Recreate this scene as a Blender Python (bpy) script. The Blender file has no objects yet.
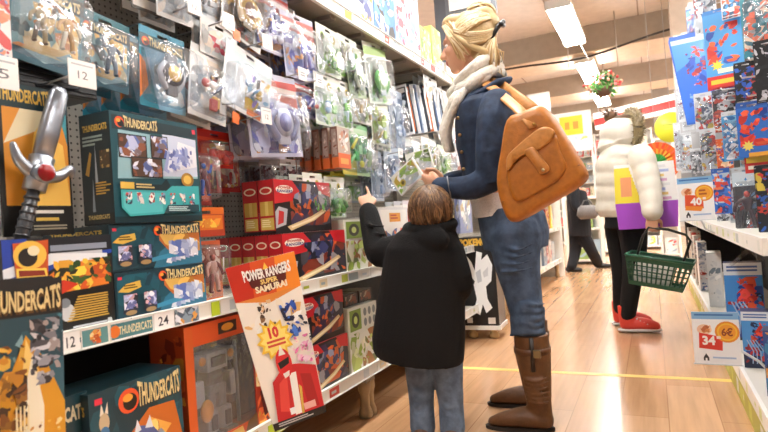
import bpy, bmesh, math, random
from mathutils import Vector, Matrix, Euler, noise
random.seed(7)
scene = bpy.context.scene
COL = scene.collection
# ------------------------------------------------------------------ camera
FPX, EYE = 560.0, 0.88
_a, _p, _r = math.radians(25.6), math.radians(1.0), math.radians(4.0)
CW = Vector((-math.sin(_a)*math.cos(_p), math.cos(_a)*math.cos(_p), math.sin(_p)))
_R0 = Vector((math.cos(_a), math.sin(_a), 0)); _U0 = _R0.cross(CW)
CR = _R0*math.cos(_r) - _U0*math.sin(_r)
CU = _U0*math.cos(_r) + _R0*math.sin(_r)
EYEV = Vector((0, 0, EYE))
def ray(px, py): return CW + CR*((px-384)/FPX) - CU*((py-216)/FPX)
def atx(px, py, x):
    d = ray(px, py); return EYEV + d*(x/d.x)
def aty(px, py, y):
    d = ray(px, py); return EYEV + d*(y/d.y)
def atz(px, py, z):
    d = ray(px, py); return EYEV + d*((z-EYE)/d.z)
cam = bpy.data.cameras.new('camera'); camo = bpy.data.objects.new('camera', cam); COL.objects.link(camo)
cam.sensor_width = 36; cam.lens = FPX/768*36; cam.clip_start = .05
m = Matrix((CR, CU, -CW)).transposed().to_4x4(); m.translation = EYEV; camo.matrix_world = m
cam.dof.use_dof = True; cam.dof.focus_distance = 2.3; cam.dof.aperture_fstop = 4.5
scene.camera = camo
# ------------------------------------------------------------------ colours
def h(s):
    out = []
    for i in (0, 2, 4):
        c = int(s[i:i+2], 16)/255
        out.append(c/12.92 if c <= .04045 else ((c+.055)/1.055)**2.4)
    return (out[0], out[1], out[2], 1)
# ------------------------------------------------------------------ materials
MATS = {}
def nmat(name):
    m = bpy.data.materials.new(name); m.use_nodes = True
    nt = m.node_tree; b = nt.nodes['Principled BSDF']; MATS[name] = m
    return m, nt, b
def attr_mat(name, rough, metal=0, bump=0, bscale=60, coat=0, vary=0, sheen=0, detail=3):
    m, nt, b = nmat(name)
    at = nt.nodes.new('ShaderNodeVertexColor'); at.layer_name = 'Col'
    b.inputs['Roughness'].default_value = rough; b.inputs['Metallic'].default_value = metal
    if coat: b.inputs['Coat Weight'].default_value = coat; b.inputs['Coat Roughness'].default_value = .12
    if sheen: b.inputs['Sheen Weight'].default_value = sheen
    col = at.outputs['Color']
    if bump or vary:
        tc = nt.nodes.new('ShaderNodeTexCoord'); no = nt.nodes.new('ShaderNodeTexNoise')
        no.inputs['Scale'].default_value = bscale; no.inputs['Detail'].default_value = detail
        nt.links.new(tc.outputs['Object'], no.inputs['Vector'])
        if bump:
            bu = nt.nodes.new('ShaderNodeBump'); bu.inputs['Strength'].default_value = bump; bu.inputs['Distance'].default_value = .01
            nt.links.new(no.outputs['Fac'], bu.inputs['Height']); nt.links.new(bu.outputs['Normal'], b.inputs['Normal'])
        if vary:
            mx = nt.nodes.new('ShaderNodeMix'); mx.data_type = 'RGBA'; mx.blend_type = 'MULTIPLY'; mx.inputs['Factor'].default_value = vary
            rp = nt.nodes.new('ShaderNodeValToRGB'); rp.color_ramp.elements[0].position = .35; rp.color_ramp.elements[1].position = .65
            rp.color_ramp.elements[0].color = (.45, .45, .45, 1); rp.color_ramp.elements[1].color = (1.25, 1.25, 1.25, 1)
            nt.links.new(no.outputs['Fac'], rp.inputs['Fac']); nt.links.new(col, mx.inputs['A']); nt.links.new(rp.outputs['Color'], mx.inputs['B'])
            col = mx.outputs['Result']
    nt.links.new(col, b.inputs['Base Color'])
    return m
attr_mat('printed_card', .38, coat=.25)
attr_mat('plastic', .28)
attr_mat('matte', .8)
attr_mat('paint', .45)
attr_mat('metal', .32, metal=.85)
attr_mat('leather', .42, bump=.18, bscale=55, vary=.25, detail=5)
attr_mat('boot_leather', .5, bump=.25, bscale=38, vary=.35, detail=5)
attr_mat('denim', .85, bump=.4, bscale=22, vary=.7, detail=7)
attr_mat('coat_wool', .95, bump=.25, bscale=160, vary=.2)
attr_mat('puffer', .55, bump=.25, bscale=28)
attr_mat('knit', .9, bump=.6, bscale=70, vary=.12)
attr_mat('skin', .5, bump=.04, bscale=120)
attr_mat('hair', .42, bump=.2, bscale=120)
attr_mat('foliage', .6)
attr_mat('concrete', .85, bump=.1, bscale=9, vary=.12, detail=6)
# clear packaging film
m, nt, b = nmat('clear_plastic')
out = nt.nodes['Material Output']; nt.nodes.remove(b)
tr = nt.nodes.new('ShaderNodeBsdfTransparent'); tr.inputs['Color'].default_value = (.93, .95, .97, 1)
gl = nt.nodes.new('ShaderNodeBsdfGlossy'); gl.inputs['Roughness'].default_value = .15
lw = nt.nodes.new('ShaderNodeLayerWeight'); lw.inputs['Blend'].default_value = .35
tc = nt.nodes.new('ShaderNodeTexCoord'); no = nt.nodes.new('ShaderNodeTexNoise'); no.inputs['Scale'].default_value = 22
bu = nt.nodes.new('ShaderNodeBump'); bu.inputs['Strength'].default_value = .36; bu.inputs['Distance'].default_value = .012
nt.links.new(tc.outputs['Object'], no.inputs['Vector']); nt.links.new(no.outputs['Fac'], bu.inputs['Height']); nt.links.new(bu.outputs['Normal'], gl.inputs['Normal'])
df = nt.nodes.new('ShaderNodeBsdfDiffuse'); df.inputs['Color'].default_value = (.9, .92, .96, 1)
ms = nt.nodes.new('ShaderNodeMixShader'); ms.inputs[0].default_value = .05
nt.links.new(tr.outputs[0], ms.inputs[1]); nt.links.new(df.outputs[0], ms.inputs[2])
m2 = nt.nodes.new('ShaderNodeMixShader'); ma = nt.nodes.new('ShaderNodeMath'); ma.operation = 'MULTIPLY_ADD'; ma.inputs[1].default_value = .28; ma.inputs[2].default_value = .035
nt.links.new(lw.outputs['Facing'], ma.inputs[0]); nt.links.new(ma.outputs[0], m2.inputs[0])
nt.links.new(ms.outputs[0], m2.inputs[1]); nt.links.new(gl.outputs[0], m2.inputs[2]); nt.links.new(m2.outputs[0], out.inputs['Surface'])
# lamp diffuser
def emis(name, col, s):
    m, nt, b = nmat(name); b.inputs['Emission Color'].default_value = col; b.inputs['Emission Strength'].default_value = s
    b.inputs['Base Color'].default_value = col
emis('lamp_glow', (1, .97, .93, 1), 44)
# wood-look floor
m, nt, b = nmat('plank_floor')
tc = nt.nodes.new('ShaderNodeTexCoord'); mp = nt.nodes.new('ShaderNodeMapping'); mp.inputs['Rotation'].default_value = (0, 0, math.pi/2)
br = nt.nodes.new('ShaderNodeTexBrick'); br.inputs['Scale'].default_value = 1; br.inputs['Brick Width'].default_value = 1.3; br.inputs['Row Height'].default_value = .19
br.inputs['Mortar Size'].default_value = .0022; br.inputs['Color1'].default_value = h('d0a67e'); br.inputs['Color2'].default_value = h('c2946b'); br.inputs['Mortar'].default_value = h('a87e5a')
br.offset = .37
mp2 = nt.nodes.new('ShaderNodeMapping'); mp2.inputs['Scale'].default_value = (14, .9, 1)
no = nt.nodes.new('ShaderNodeTexNoise'); no.inputs['Scale'].default_value = 2.2; no.inputs['Detail'].default_value = 7
rp = nt.nodes.new('ShaderNodeValToRGB'); rp.color_ramp.elements[0].color = (.62, .58, .55, 1); rp.color_ramp.elements[1].color = (1.12, 1.1, 1.08, 1)
rp.color_ramp.elements[0].position = .32; rp.color_ramp.elements[1].position = .66
mx = nt.nodes.new('ShaderNodeMix'); mx.data_type = 'RGBA'; mx.blend_type = 'MULTIPLY'; mx.inputs['Factor'].default_value = .45
L = nt.links.new
L(tc.outputs['Object'], mp.inputs['Vector']); L(mp.outputs[0], br.inputs['Vector']); L(tc.outputs['Object'], mp2.inputs['Vector']); L(mp2.outputs[0], no.inputs['Vector'])
L(no.outputs['Fac'], rp.inputs['Fac']); L(br.outputs['Color'], mx.inputs['A']); L(rp.outputs['Color'], mx.inputs['B']); L(mx.outputs['Result'], b.inputs['Base Color'])
b.inputs['Roughness'].default_value = .24; b.inputs['Coat Weight'].default_value = .35; b.inputs['Coat Roughness'].default_value = .1
# perforated back panel
m, nt, b = nmat('pegboard')
tc = nt.nodes.new('ShaderNodeTexCoord'); sp = nt.nodes.new('ShaderNodeSeparateXYZ'); L = nt.links.new
L(tc.outputs['Object'], sp.inputs[0])
def mth(op, a, bb=None):
    n = nt.nodes.new('ShaderNodeMath'); n.operation = op
    for i, v in enumerate((a, bb)):
        if v is None: continue
        if isinstance(v, (int, float)): n.inputs[i].default_value = v
        else: L(v, n.inputs[i])
    return n.outputs[0]
def cell(o): return mth('POWER', mth('SUBTRACT', mth('FRACT', mth('MULTIPLY', o, 45.0)), .5), 2)
dd = mth('SQRT', mth('ADD', cell(sp.outputs['Y']), cell(sp.outputs['Z'])))
hole = mth('LESS_THAN', dd, .17)
mx = nt.nodes.new('ShaderNodeMix'); mx.data_type = 'RGBA'; mx.inputs['A'].default_value = h('c3bdb2'); mx.inputs['B'].default_value = h('57534d')
L(hole, mx.inputs['Factor']); L(mx.outputs['Result'], b.inputs['Base Color']); b.inputs['Roughness'].default_value = .5
# ------------------------------------------------------------------ mesh builder
TXT = {}
def text_mesh(s, bold=0.0):
    k = (s, bold)
    if k not in TXT:
        cu = bpy.data.curves.new('t', 'FONT'); cu.body = s; cu.size = 1; cu.offset = bold; cu.resolution_u = 2; cu.fill_mode = 'FRONT'
        o = bpy.data.objects.new('t', cu); COL.objects.link(o)
        dg = bpy.context.evaluated_depsgraph_get(); me = o.evaluated_get(dg).to_mesh()
        vs = [(v.co.x, v.co.y) for v in me.vertices]; fs = [tuple(p.vertices) for p in me.polygons]
        nf = []
        for p, f in zip(me.polygons, fs): nf.append(f if p.normal.z > 0 else f[::-1])
        o.evaluated_get(dg).to_mesh_clear(); bpy.data.objects.remove(o); bpy.data.curves.remove(cu)
        x0 = min(v[0] for v in vs); x1 = max(v[0] for v in vs); y0 = min(v[1] for v in vs); y1 = max(v[1] for v in vs)
        TXT[k] = ([((x-x0)/(x1-x0), (y-y0)/(y1-y0)) for x, y in vs], nf)
    return TXT[k]
class MB:
    def __init__(s): s.v = []; s.f = []; s.c = []; s.s = []
    def face(s, pts, col, sm=False):
        n = len(s.v); s.v += [tuple(p) for p in pts]; s.f.append(tuple(range(n, n+len(pts)))); s.c.append(col); s.s.append(sm)
    def mesh(s, vs, fs, col, sm=False):
        n = len(s.v); s.v += [tuple(p) for p in vs]
        for f in fs: s.f.append(tuple(i+n for i in f)); s.c.append(col); s.s.append(sm)
    def box(s, x0, y0, z0, x1, y1, z1, col, b=0):
        if b:
            bm = bmesh.new(); bmesh.ops.create_cube(bm, size=1)
            for v in bm.verts: v.co = Vector(((x0+x1)/2+v.co.x*(x1-x0), (y0+y1)/2+v.co.y*(y1-y0), (z0+z1)/2+v.co.z*(z1-z0)))
            bmesh.ops.bevel(bm, geom=bm.edges[:], offset=b, segments=2, affect='EDGES', profile=.6)
            bm.verts.index_update(); s.mesh([v.co.copy() for v in bm.verts], [[v.index for v in f.verts] for f in bm.faces], col); bm.free(); return
        P = [(x0,y0,z0),(x1,y0,z0),(x1,y1,z0),(x0,y1,z0),(x0,y0,z1),(x1,y0,z1),(x1,y1,z1),(x0,y1,z1)]
        s.mesh(P, [(0,3,2,1),(4,5,6,7),(0,1,5,4),(1,2,6,5),(2,3,7,6),(3,0,4,7)], col)
    def loft(s, rings, col, caps=True, sm=True):
        n = len(rings[0]); vs = [p for r in rings for p in r]; fs = []
        for i in range(len(rings)-1):
            for j in range(n):
                k = (j+1) % n; fs.append((i*n+j, i*n+k, (i+1)*n+k, (i+1)*n+j))
        if caps: fs.append(tuple(range(n))[::-1]); fs.append(tuple(range((len(rings)-1)*n, len(rings)*n)))
        s.mesh(vs, fs, col, sm)
    def tube(s, pts, rad, col, n=8, flat=1.0, up=None, caps=True, sm=True):
        pts = [Vector(p) for p in pts]; rings = []
        if isinstance(rad, (int, float)): rad = [rad]*len(pts)
        u = None
        for i, p in enumerate(pts):
            t = (pts[min(i+1, len(pts)-1)]-pts[max(i-1, 0)]).normalized()
            if u is None:
                u = Vector(up) if up is not None else (Vector((0,0,1)) if abs(t.z) < .8 else Vector((1,0,0)))
            u = (u - t*u.dot(t)).normalized(); w = t.cross(u)
            rings.append([p + (u*math.cos(a)*rad[i]*flat + w*math.sin(a)*rad[i]) for a in [2*math.pi*k/n for k in range(n)]])
        s.loft(rings, col, caps, sm)
    def limb(s, pts, rad, col, n=14, flat=1.0, up=None, sub=4):
        # rounded tapered limb: Catmull-Rom through the joints, hemispherical ends
        P = [Vector(p) for p in pts]; out = []; ro = []
        for i in range(len(P)-1):
            p0, p1, p2, p3 = P[max(i-1,0)], P[i], P[i+1], P[min(i+2,len(P)-1)]
            for k in range(sub):
                t = k/sub
                out.append(.5*((2*p1)+(p2-p0)*t+(2*p0-5*p1+4*p2-p3)*t*t+(3*p1-p0-3*p2+p3)*t**3)); ro.append(rad[i]*(1-t)+rad[i+1]*t)
        out.append(P[-1]); ro.append(rad[-1])
        d0 = (out[0]-out[1]).normalized(); d1 = (out[-1]-out[-2]).normalized()
        pre = [(out[0]+d0*ro[0]*q, ro[0]*math.sqrt(max(1-q*q, .01))) for q in (.97, .8, .45)]
        post = [(out[-1]+d1*ro[-1]*q, ro[-1]*math.sqrt(max(1-q*q, .01))) for q in (.45, .8, .97)]
        s.tube([p for p, _ in pre]+out+[p for p, _ in post], [r for _, r in pre]+ro+[r for _, r in post], col, n, flat, up)
    def ball(s, c, r, col, nu=16, nv=10, rot=None):
        if isinstance(r, (int, float)): r = (r, r, r)
        c = Vector(c); vs = []; fs = []
        for i in range(nv+1):
            a = math.pi*i/nv
            for j in range(nu):
                b = 2*math.pi*j/nu; p = Vector((math.sin(a)*math.cos(b)*r[0], math.sin(a)*math.sin(b)*r[1], math.cos(a)*r[2]))
                if rot is not None: p = rot @ p
                vs.append(c+p)
        for i in range(nv):
            for j in range(nu):
                k = (j+1) % nu; fs.append((i*nu+j, (i+1)*nu+j, (i+1)*nu+k, i*nu+k))
        s.mesh(vs, fs, col, True)
    def oval(s, c, ax, ay, az, col, n=24): pass
    def elloft(s, specs, col, n=28, power=2.0):
        # specs: (centre, half-width vector, half-depth vector)
        rings = []
        for c, a, b in specs:
            c, a, b = Vector(c), Vector(a), Vector(b); r = []
            for k in range(n):
                t = 2*math.pi*k/n; ct, st = math.cos(t), math.sin(t)
                e = 2/power
                r.append(c + a*(math.copysign(abs(ct)**e, ct)) + b*(math.copysign(abs(st)**e, st)))
            rings.append(r)
        s.loft(rings, col)
    def prism(s, outline, y0, y1, col, side=None):
        # outline in (x, z), counter-clockwise seen from -y (front)
        n = len(outline); side = side or col
        s.face([(x, y0, z) for x, z in outline], col); s.face([(x, y1, z) for x, z in outline][::-1], col)
        for i in range(n):
            a, b = outline[i], outline[(i+1) % n]
            s.face([(a[0], y0, a[1]), (a[0], y1, a[1]), (b[0], y1, b[1]), (b[0], y0, b[1])], side)
    def lathe(s, c, prof, col, n=20):
        c = Vector(c); s.loft([[c+Vector((r*math.cos(2*math.pi*k/n), r*math.sin(2*math.pi*k/n), z)) for k in range(n)] for r, z in prof], col)
    def build(s, name, mat, parent=None, loc=None, weld=False):
        me = bpy.data.meshes.new(name); me.from_pydata(s.v, [], s.f)
        ca = me.color_attributes.new('Col', 'FLOAT_COLOR', 'CORNER')
        buf = []
        for f, c in zip(s.f, s.c): buf += list(c)*len(f)
        ca.data.foreach_set('color', buf); me.polygons.foreach_set('use_smooth', s.s); me.materials.append(MATS[mat]); me.update()
        o = bpy.data.objects.new(name, me); COL.objects.link(o)
        if parent is not None: o.parent = parent
        if loc is not None: o.location = loc
        return o
    def fuse(s, name, mat, col, parent=None, voxel=.008, smooth=6, cfun=None, subtract=None):
        # union every shell into ONE continuous skin
        me = bpy.data.meshes.new('tmp'); me.from_pydata(s.v, [], s.f); o = bpy.data.objects.new('tmp', me); COL.objects.link(o)
        bm = bmesh.new(); bm.from_mesh(me); bmesh.ops.recalc_face_normals(bm, faces=bm.faces[:]); bm.to_mesh(me); bm.free()
        r = o.modifiers.new('r', 'REMESH'); r.mode = 'VOXEL'; r.voxel_size = voxel
        sm = o.modifiers.new('s', 'SMOOTH'); sm.iterations = smooth; sm.factor = .5
        dg = bpy.context.evaluated_depsgraph_get(); m2 = bpy.data.meshes.new_from_object(o.evaluated_get(dg))
        bpy.data.objects.remove(o); bpy.data.meshes.remove(me)
        m2.name = name
        ca = m2.color_attributes.new('Col', 'FLOAT_COLOR', 'POINT')
        buf = []
        for v in m2.vertices: buf += list(cfun(v.co) if cfun else col)
        ca.data.foreach_set('color', buf); m2.polygons.foreach_set('use_smooth', [True]*len(m2.polygons))
        m2.materials.clear(); m2.materials.append(MATS[mat])
        q = bpy.data.objects.new(name, m2); COL.objects.link(q)
        if parent is not None: q.parent = parent
        return q
# flat print on a face: u to the right, v up, both 0..1
class Art:
    def __init__(s, mb, o, U, V, lift=.00004):
        s.mb = mb; s.o = Vector(o); s.U = Vector(U); s.V = Vector(V); s.n = s.U.cross(s.V).normalized(); s.k = 1; s.lift = lift
        s.w = s.U.length; s.hh = s.V.length
    def pt(s, u, v): return s.o + s.U*u + s.V*v + s.n*(s.lift*s.k)
    def poly(s, pts, col):
        s.mb.face([s.pt(min(max(u, 0), 1), min(max(v, 0), 1)) for u, v in pts], col); s.k += 1
    def rect(s, a, b, c, d, col): s.poly([(a, b), (c, b), (c, d), (a, d)], col)
    def ell(s, cx, cy, rx, ry, col, n=18):
        s.poly([(cx+rx*math.cos(2*math.pi*k/n), cy+ry*math.sin(2*math.pi*k/n)) for k in range(n)], col)
    def disc(s, cx, cy, r, col): s.ell(cx, cy, r*min(s.w, s.hh)/s.w, r*min(s.w, s.hh)/s.hh, col)
    def star(s, cx, cy, r, col, n=11, inn=.72):
        m = min(s.w, s.hh); s.poly([(cx+(r if k % 2 == 0 else r*inn)*m/s.w*math.cos(math.pi*k/n), cy+(r if k % 2 == 0 else r*inn)*m/s.hh*math.sin(math.pi*k/n)) for k in range(2*n)], col)
    def band(s, pts, wd, col):
        # thick polyline
        for (a, b), (c, d) in zip(pts, pts[1:]):
            t = Vector(((c-a)*s.w, (d-b)*s.hh)); 
            if t.length < 1e-6: continue
            t.normalize(); nx, ny = -t.y*wd/s.w, t.x*wd/s.hh
            s.poly([(a-nx, b-ny), (c-nx, d-ny), (c+nx, d+ny), (a+nx, b+ny)], col)
    def text(s, t, x0, y0, x1, y1, col, bold=.02, slant=0, arch=0):
        vs, fs = text_mesh(t, bold); P = []
        for x, y in vs:
            yy = y*(1+arch*(2*x-1)**2) - 0
            P.append(s.pt(min(max(x0+(x1-x0)*(x+slant*(y-.5)), 0), 1), min(max(y0+(y1-y0)*yy, 0), 1)))
        s.mb.mesh(P, fs, col); s.k += 1
    def blobs(s, x0, y0, x1, y1, pal, n, size=.2, seed=1, sharp=False):
        rd = random.Random(seed); n0 = n; n = int(n*2.3)
        for i in range(n):
            if i == n0: size *= .5
            if i == int(n0*1.8): size *= .65
            cx, cy = rd.uniform(x0, x1), rd.uniform(y0, y1); r = size*rd.uniform(.4, 1)*min(x1-x0, y1-y0)*1.2; q = rd.randint(5, 8); ph = rd.random()*6
            asp = rd.uniform(.6, 1.7); a = rd.uniform(-1, 1)
            pts = []; jt = rd.uniform(.8, 1.2)
            for k in range(q):
                t = ph+2*math.pi*k/q; rr = r*rd.uniform(.55, 1.1); dx, dy = rr*math.cos(t)*asp, rr*math.sin(t)/asp
                u, v = cx+(dx*math.cos(a)-dy*math.sin(a)), cy+(dx*math.sin(a)+dy*math.cos(a))*s.w/s.hh
                pts.append((min(max(u, x0), x1), min(max(v, y0), y1)))
            c = pal[(i if i < n0 else rd.randrange(99)) % len(pal)]; s.poly(pts, (min(c[0]*jt, 1), min(c[1]*jt, 1), min(c[2]*jt, 1), 1))
    def lines(s, x0, y0, x1, y1, n, col, seed=1, fill=.55):
        rd = random.Random(seed); st = (y1-y0)/n
        for i in range(n): s.rect(x0, y1-st*(i+fill), x0+(x1-x0)*rd.uniform(.6, 1), y1-st*i, col)
# ------------------------------------------------------------------ scene objects
def short(t, n=9):
    w = t.split(',')[0].split(); return ' '.join(w[:n])
def tag(o, label=None, cat=None, group=None, kind=None):
    if label: o['label'] = label
    if cat: o['category'] = cat
    if group: o['group'] = group
    if kind: o['kind'] = kind
    return o
def empty(name, loc=(0,0,0), rz=0, tilt=0):
    o = bpy.data.objects.new(name, None); COL.objects.link(o); o.empty_display_size = .05
    place(o, loc, rz, tilt); return o
def place(o, loc, rz=0, tilt=0, lean=0):
    o.matrix_world = Matrix.Translation(loc) @ Matrix.Rotation(math.radians(rz), 4, 'Z') @ Matrix.Rotation(math.radians(tilt), 4, 'Y') @ Matrix.Rotation(math.radians(lean), 4, 'X')
def dup(o, loc, rz=0, tilt=0, label=None, group=None, lean=0):
    def cp(a, par):
        c = a.copy(); COL.objects.link(c); c.parent = par
        for ch in list(a.children): cp(ch, c)
        return c
    r = cp(o, None); place(r, loc, rz, tilt, lean)
    if label: r['label'] = label
    if group: r['group'] = group
    return r
ALLCH = {}
LEFT, RIGHT = 90, -90
def rectL(x0, y0, x1, y1, X):
    cx, cy = (x0+x1)/2, (y0+y1)/2
    a, b, c, d, e = atx(x0, cy, X), atx(x1, cy, X), atx(cx, y1, X), atx(cx, y0, X), atx(cx, cy, X)
    return Vector((X, (a.y+b.y)/2, c.z)), b.y-a.y, d.z-c.z
def rectF(x0, y0, x1, y1, Y):
    cx, cy = (x0+x1)/2, (y0+y1)/2
    a, b, c, d = aty(x0, cy, Y), aty(x1, cy, Y), aty(cx, y1, Y), aty(cx, y0, Y)
    return Vector(((a.x+b.x)/2, Y, c.z)), b.x-a.x, d.z-c.z
# ================================================================== SETTING
WHITE, BLACK, GREY = h('f2f1ee'), h('141416'), h('8d8d8f')
mb = MB(); mb.box(-9, -4, -.1, 9, 26, 0, WHITE); tag(mb.build('floor', 'plank_floor'), kind='structure')
mb = MB(); mb.box(-9, -4, 3.92, 9, 26, 4.0, h('c8c1bb'))
for k in range(-9, 9):      # panel joints of the ceiling slabs
    mb.box(k*1.2, -4, 3.914, k*1.2+.02, 26, 3.925, h('8d7f77'))
tag(mb.build('ceiling', 'concrete'), kind='structure')
mb = MB(); mb.box(-9, 26, 0, 9, 26.2, 3.92, h('d8d2ca')); tag(mb.build('wall_back', 'concrete'), kind='structure')
mb = MB(); mb.box(9, -4, 0, 9.2, 26, 3.92, h('c9c2ba')); tag(mb.build('wall_right', 'concrete'), kind='structure')
mb = MB(); mb.box(-9.2, -4, 0, -9, 26, 3.92, h('c9c2ba')); tag(mb.build('wall_left', 'concrete'), kind='structure')
for k, (y0, y1) in enumerate([(9.75, 10.75), (13.0, 13.9), (16.6, 17.6), (20.5, 21.5)]):
    mb = MB(); mb.box(-9, y0, 3.5, 9, y1, 3.93, h('9a8c7c')); mb.box(-9, y0+.02, 3.495, 9, y1-.02, 3.5, h('cfc4b4'))  # less lit front and brighter underside of the beam put into the colours
    tag(mb.build('trim_%d' % (k+1), 'concrete'), kind='structure')
def column(n, r, Y, col, dep):
    p, w, hh = r; mb = MB(); mb.box(p.x-w/2, Y, 0, p.x+w/2, Y+dep, 3.92, col); tag(mb.build('trim_%d' % n, 'concrete'), kind='structure')
column(5, rectF(672, -10, 700, 90, 8.9), 8.9, h('b8ab9c'), .4)
column(6, rectF(651, 50, 668, 110, 15), 15, h('8f8880'), .35)
# taped line across the aisle
mb = MB(); mb.box(-1.55, 3.19, 0, .36, 3.235, .0012, h('e2c46a'))
tag(mb.build('floor_tape', 'paint'), 'thin yellow tape line stuck across the wooden aisle floor', 'tape')

# lamps
def lamp(x, y, lab, ln=1.68, grp='strip lights along the aisle'):
    r = tag(empty('ceiling_light', (x, y, 3.36)), lab, 'light', grp)
    mb = MB(); mb.box(-.15, -ln/2, .05, .15, ln/2, .11, h('e8e6e2'), b=.012); mb.box(-.15, -ln/2-.02, 0, .15, -ln/2, .11, h('dedcd8')); mb.box(-.15, ln/2, 0, .15, ln/2+.02, .11, h('dedcd8'))
    mb.build('housing', 'paint', r)
    mb = MB(); mb.box(-.135, -ln/2, -.005, .135, ln/2, .048, WHITE, b=.01); mb.build('diffuser', 'lamp_glow', r)
    mb = MB()
    for q in (-ln/2+.15, ln/2-.15): mb.tube([(0, q, .11), (0, q, .56)], .006, h('55504c'), 6)
    mb.build('hanging_rod', 'metal', r)
for y, t in [(7.9, 'nearest glowing strip light in the row above the aisle'), (10.75, 'second glowing strip light in the row above the aisle'), (13.45, 'third glowing strip light, small, behind the hanging plant'),
             (16.2, 'farthest glowing strip light at the end of the row')]:
    lamp(-.86, y, t)
for y in (5.15, 2.4, -.35): lamp(-.86, y, 'strip light of the aisle row hung overhead out of view')
for x in (1.55, 4.0, -4.4):  # nearest right-hand row added out of view to front-light the left shelf
    for y in (2.4, 5.15, 7.9, 10.75, 13.45, 16.2, 19.0, 23.0): lamp(x, y, 'unseen strip light added over a neighbouring aisle to light the shop', grp='strip lights of the neighbouring aisles')  # lamps at the far end added to brighten the back of the shop
mb = MB(); A_, B_ = aty(498, 71, 9.55), aty(672, 29, 9.55)
mb.tube([A_+Vector((-.25, .18, .12))]+[A_ + (B_-A_)*t + Vector((0, 0, -.10*math.sin(math.pi*t)+.02*math.sin(9*t))) for t in [i/14 for i in range(15)]]+[B_+Vector((.3, .2, .1))], .017, h('3a3431'), 6)
tag(mb.build('cable', 'matte'), 'dark electric cable slung across below the first ceiling beam', 'cable')

# ------------------------------------------------------------------ shelving
XL = -1.2
rdm = random.Random(5)
def rail_print(A, y0, y1, seed, pal):
    rd = random.Random(seed); u = .02; ln = y1-y0
    while u < .97:
        w = rd.uniform(.035, .09)/ln
        if rd.random() < .55: A.rect(u, .12, min(u+w, .99), .88, rd.choice(pal)); 
        if rd.random() < .4: A.rect(u+w*.2, .35, min(u+w*.7, .99), .6, rd.choice(pal))
        u += w+rd.uniform(.005, .06)/ln
RP = [h('c9463c'), h('e9e7df'), h('c2cf4e'), h('cfd8dd'), h('e2d3b0'), h('9fb3b8'), h('d8d8d4')]
def bay_left(y0, y1, lab, top=True, seed=1, pal=RP, mid=True):
    r = tag(empty('gondola_bay', (-1.64, (y0+y1)/2, 0)), lab, 'shelving', 'bays of the left-hand shelving'); ly = (y1-y0)/2; g = .0015; d = .44
    mb = MB(); mb.box(-.03, -ly+g, .69, -.005, ly-g, 2.35, WHITE); mb.build('back_panel', 'pegboard', r)
    mb = MB(); mb.box(-.03, -ly+g, .001, -.005, ly-g, .688, h('1c1b1b')); mb.build('shade_panel', 'paint', r)  # dark sheet stands in for under-shelf shade and blocks light from behind
    for s in (-1, 1):
        yy = s*(ly-.022)
        mb = MB(); mb.box(-.005, yy-.02, .02, .022, yy+.02, 2.35, h('b5b0a8')); mb.build('upright', 'paint', r)
        mb = MB(); mb.box(.02, yy-.02, .16, .40, yy+.02, .2, h('b5aa98')); mb.lathe((.375, yy, 0), [(.03, 0), (.034, .01), (.03, .03), (.022, .05), (.022, .1), (.03, .13), (.03, .165)], h('b99d74')); mb.build('foot', 'paint', r)
    def shelf(nm, z, th, dd, col, sd):
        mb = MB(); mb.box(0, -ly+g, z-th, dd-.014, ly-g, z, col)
        if nm == 'top_shelf':
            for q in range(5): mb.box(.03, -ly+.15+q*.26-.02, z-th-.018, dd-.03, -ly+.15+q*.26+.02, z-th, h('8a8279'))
        s = mb.build(nm, 'paint', r)
        mb = MB(); zb, zt = z-th-.006, z+.012; mb.box(dd-.012, -ly+g, zb, dd, ly-g, zt, h('f1f0ea')); mb.box(dd, -ly+g, zt-.004, dd+.004, ly-g, zt, h('e2e4e0')); mb.box(dd, -ly+g, zb, dd+.004, ly-g, zb+.003, h('e2e4e0'))
        A = Art(mb, (dd, -ly+g, zb+.004), (0, 2*ly-2*g, 0), (0, 0, zt-zb-.008)); rail_print(A, 0, 2*ly, sd, pal)
        mb.build('price_rail', 'printed_card', s)
    shelf('base_shelf', .245, .035, d, h('d9d4c8'), seed*3+1)
    if mid: shelf('shelf', .682, .032, d, h('d9d4c8'), seed*3+2)
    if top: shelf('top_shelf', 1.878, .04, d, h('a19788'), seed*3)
    return r
TEAL = [h('2f6f7d'), h('e9e7df'), h('c98f3a'), h('2b4a54'), h('dfe4e2')]
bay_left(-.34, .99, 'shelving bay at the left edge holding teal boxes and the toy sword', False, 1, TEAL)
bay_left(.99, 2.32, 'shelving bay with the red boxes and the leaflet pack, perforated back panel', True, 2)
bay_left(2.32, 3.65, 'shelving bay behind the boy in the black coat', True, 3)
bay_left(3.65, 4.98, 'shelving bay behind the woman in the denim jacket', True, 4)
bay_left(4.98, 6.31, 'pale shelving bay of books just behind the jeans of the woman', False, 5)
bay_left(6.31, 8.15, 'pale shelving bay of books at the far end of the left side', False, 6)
mb = MB(); mb.box(-1.66, 8.155, 0, -1.17, 8.20, 2.25, h('e9e8e2')); mb.box(-1.67, 8.15, 2.25, -1.16, 8.21, 2.28, h('d5d3cc'))
tag(mb.build('end_panel', 'paint'), 'white end panel closing the left shelving at its far end', 'panel')
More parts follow.
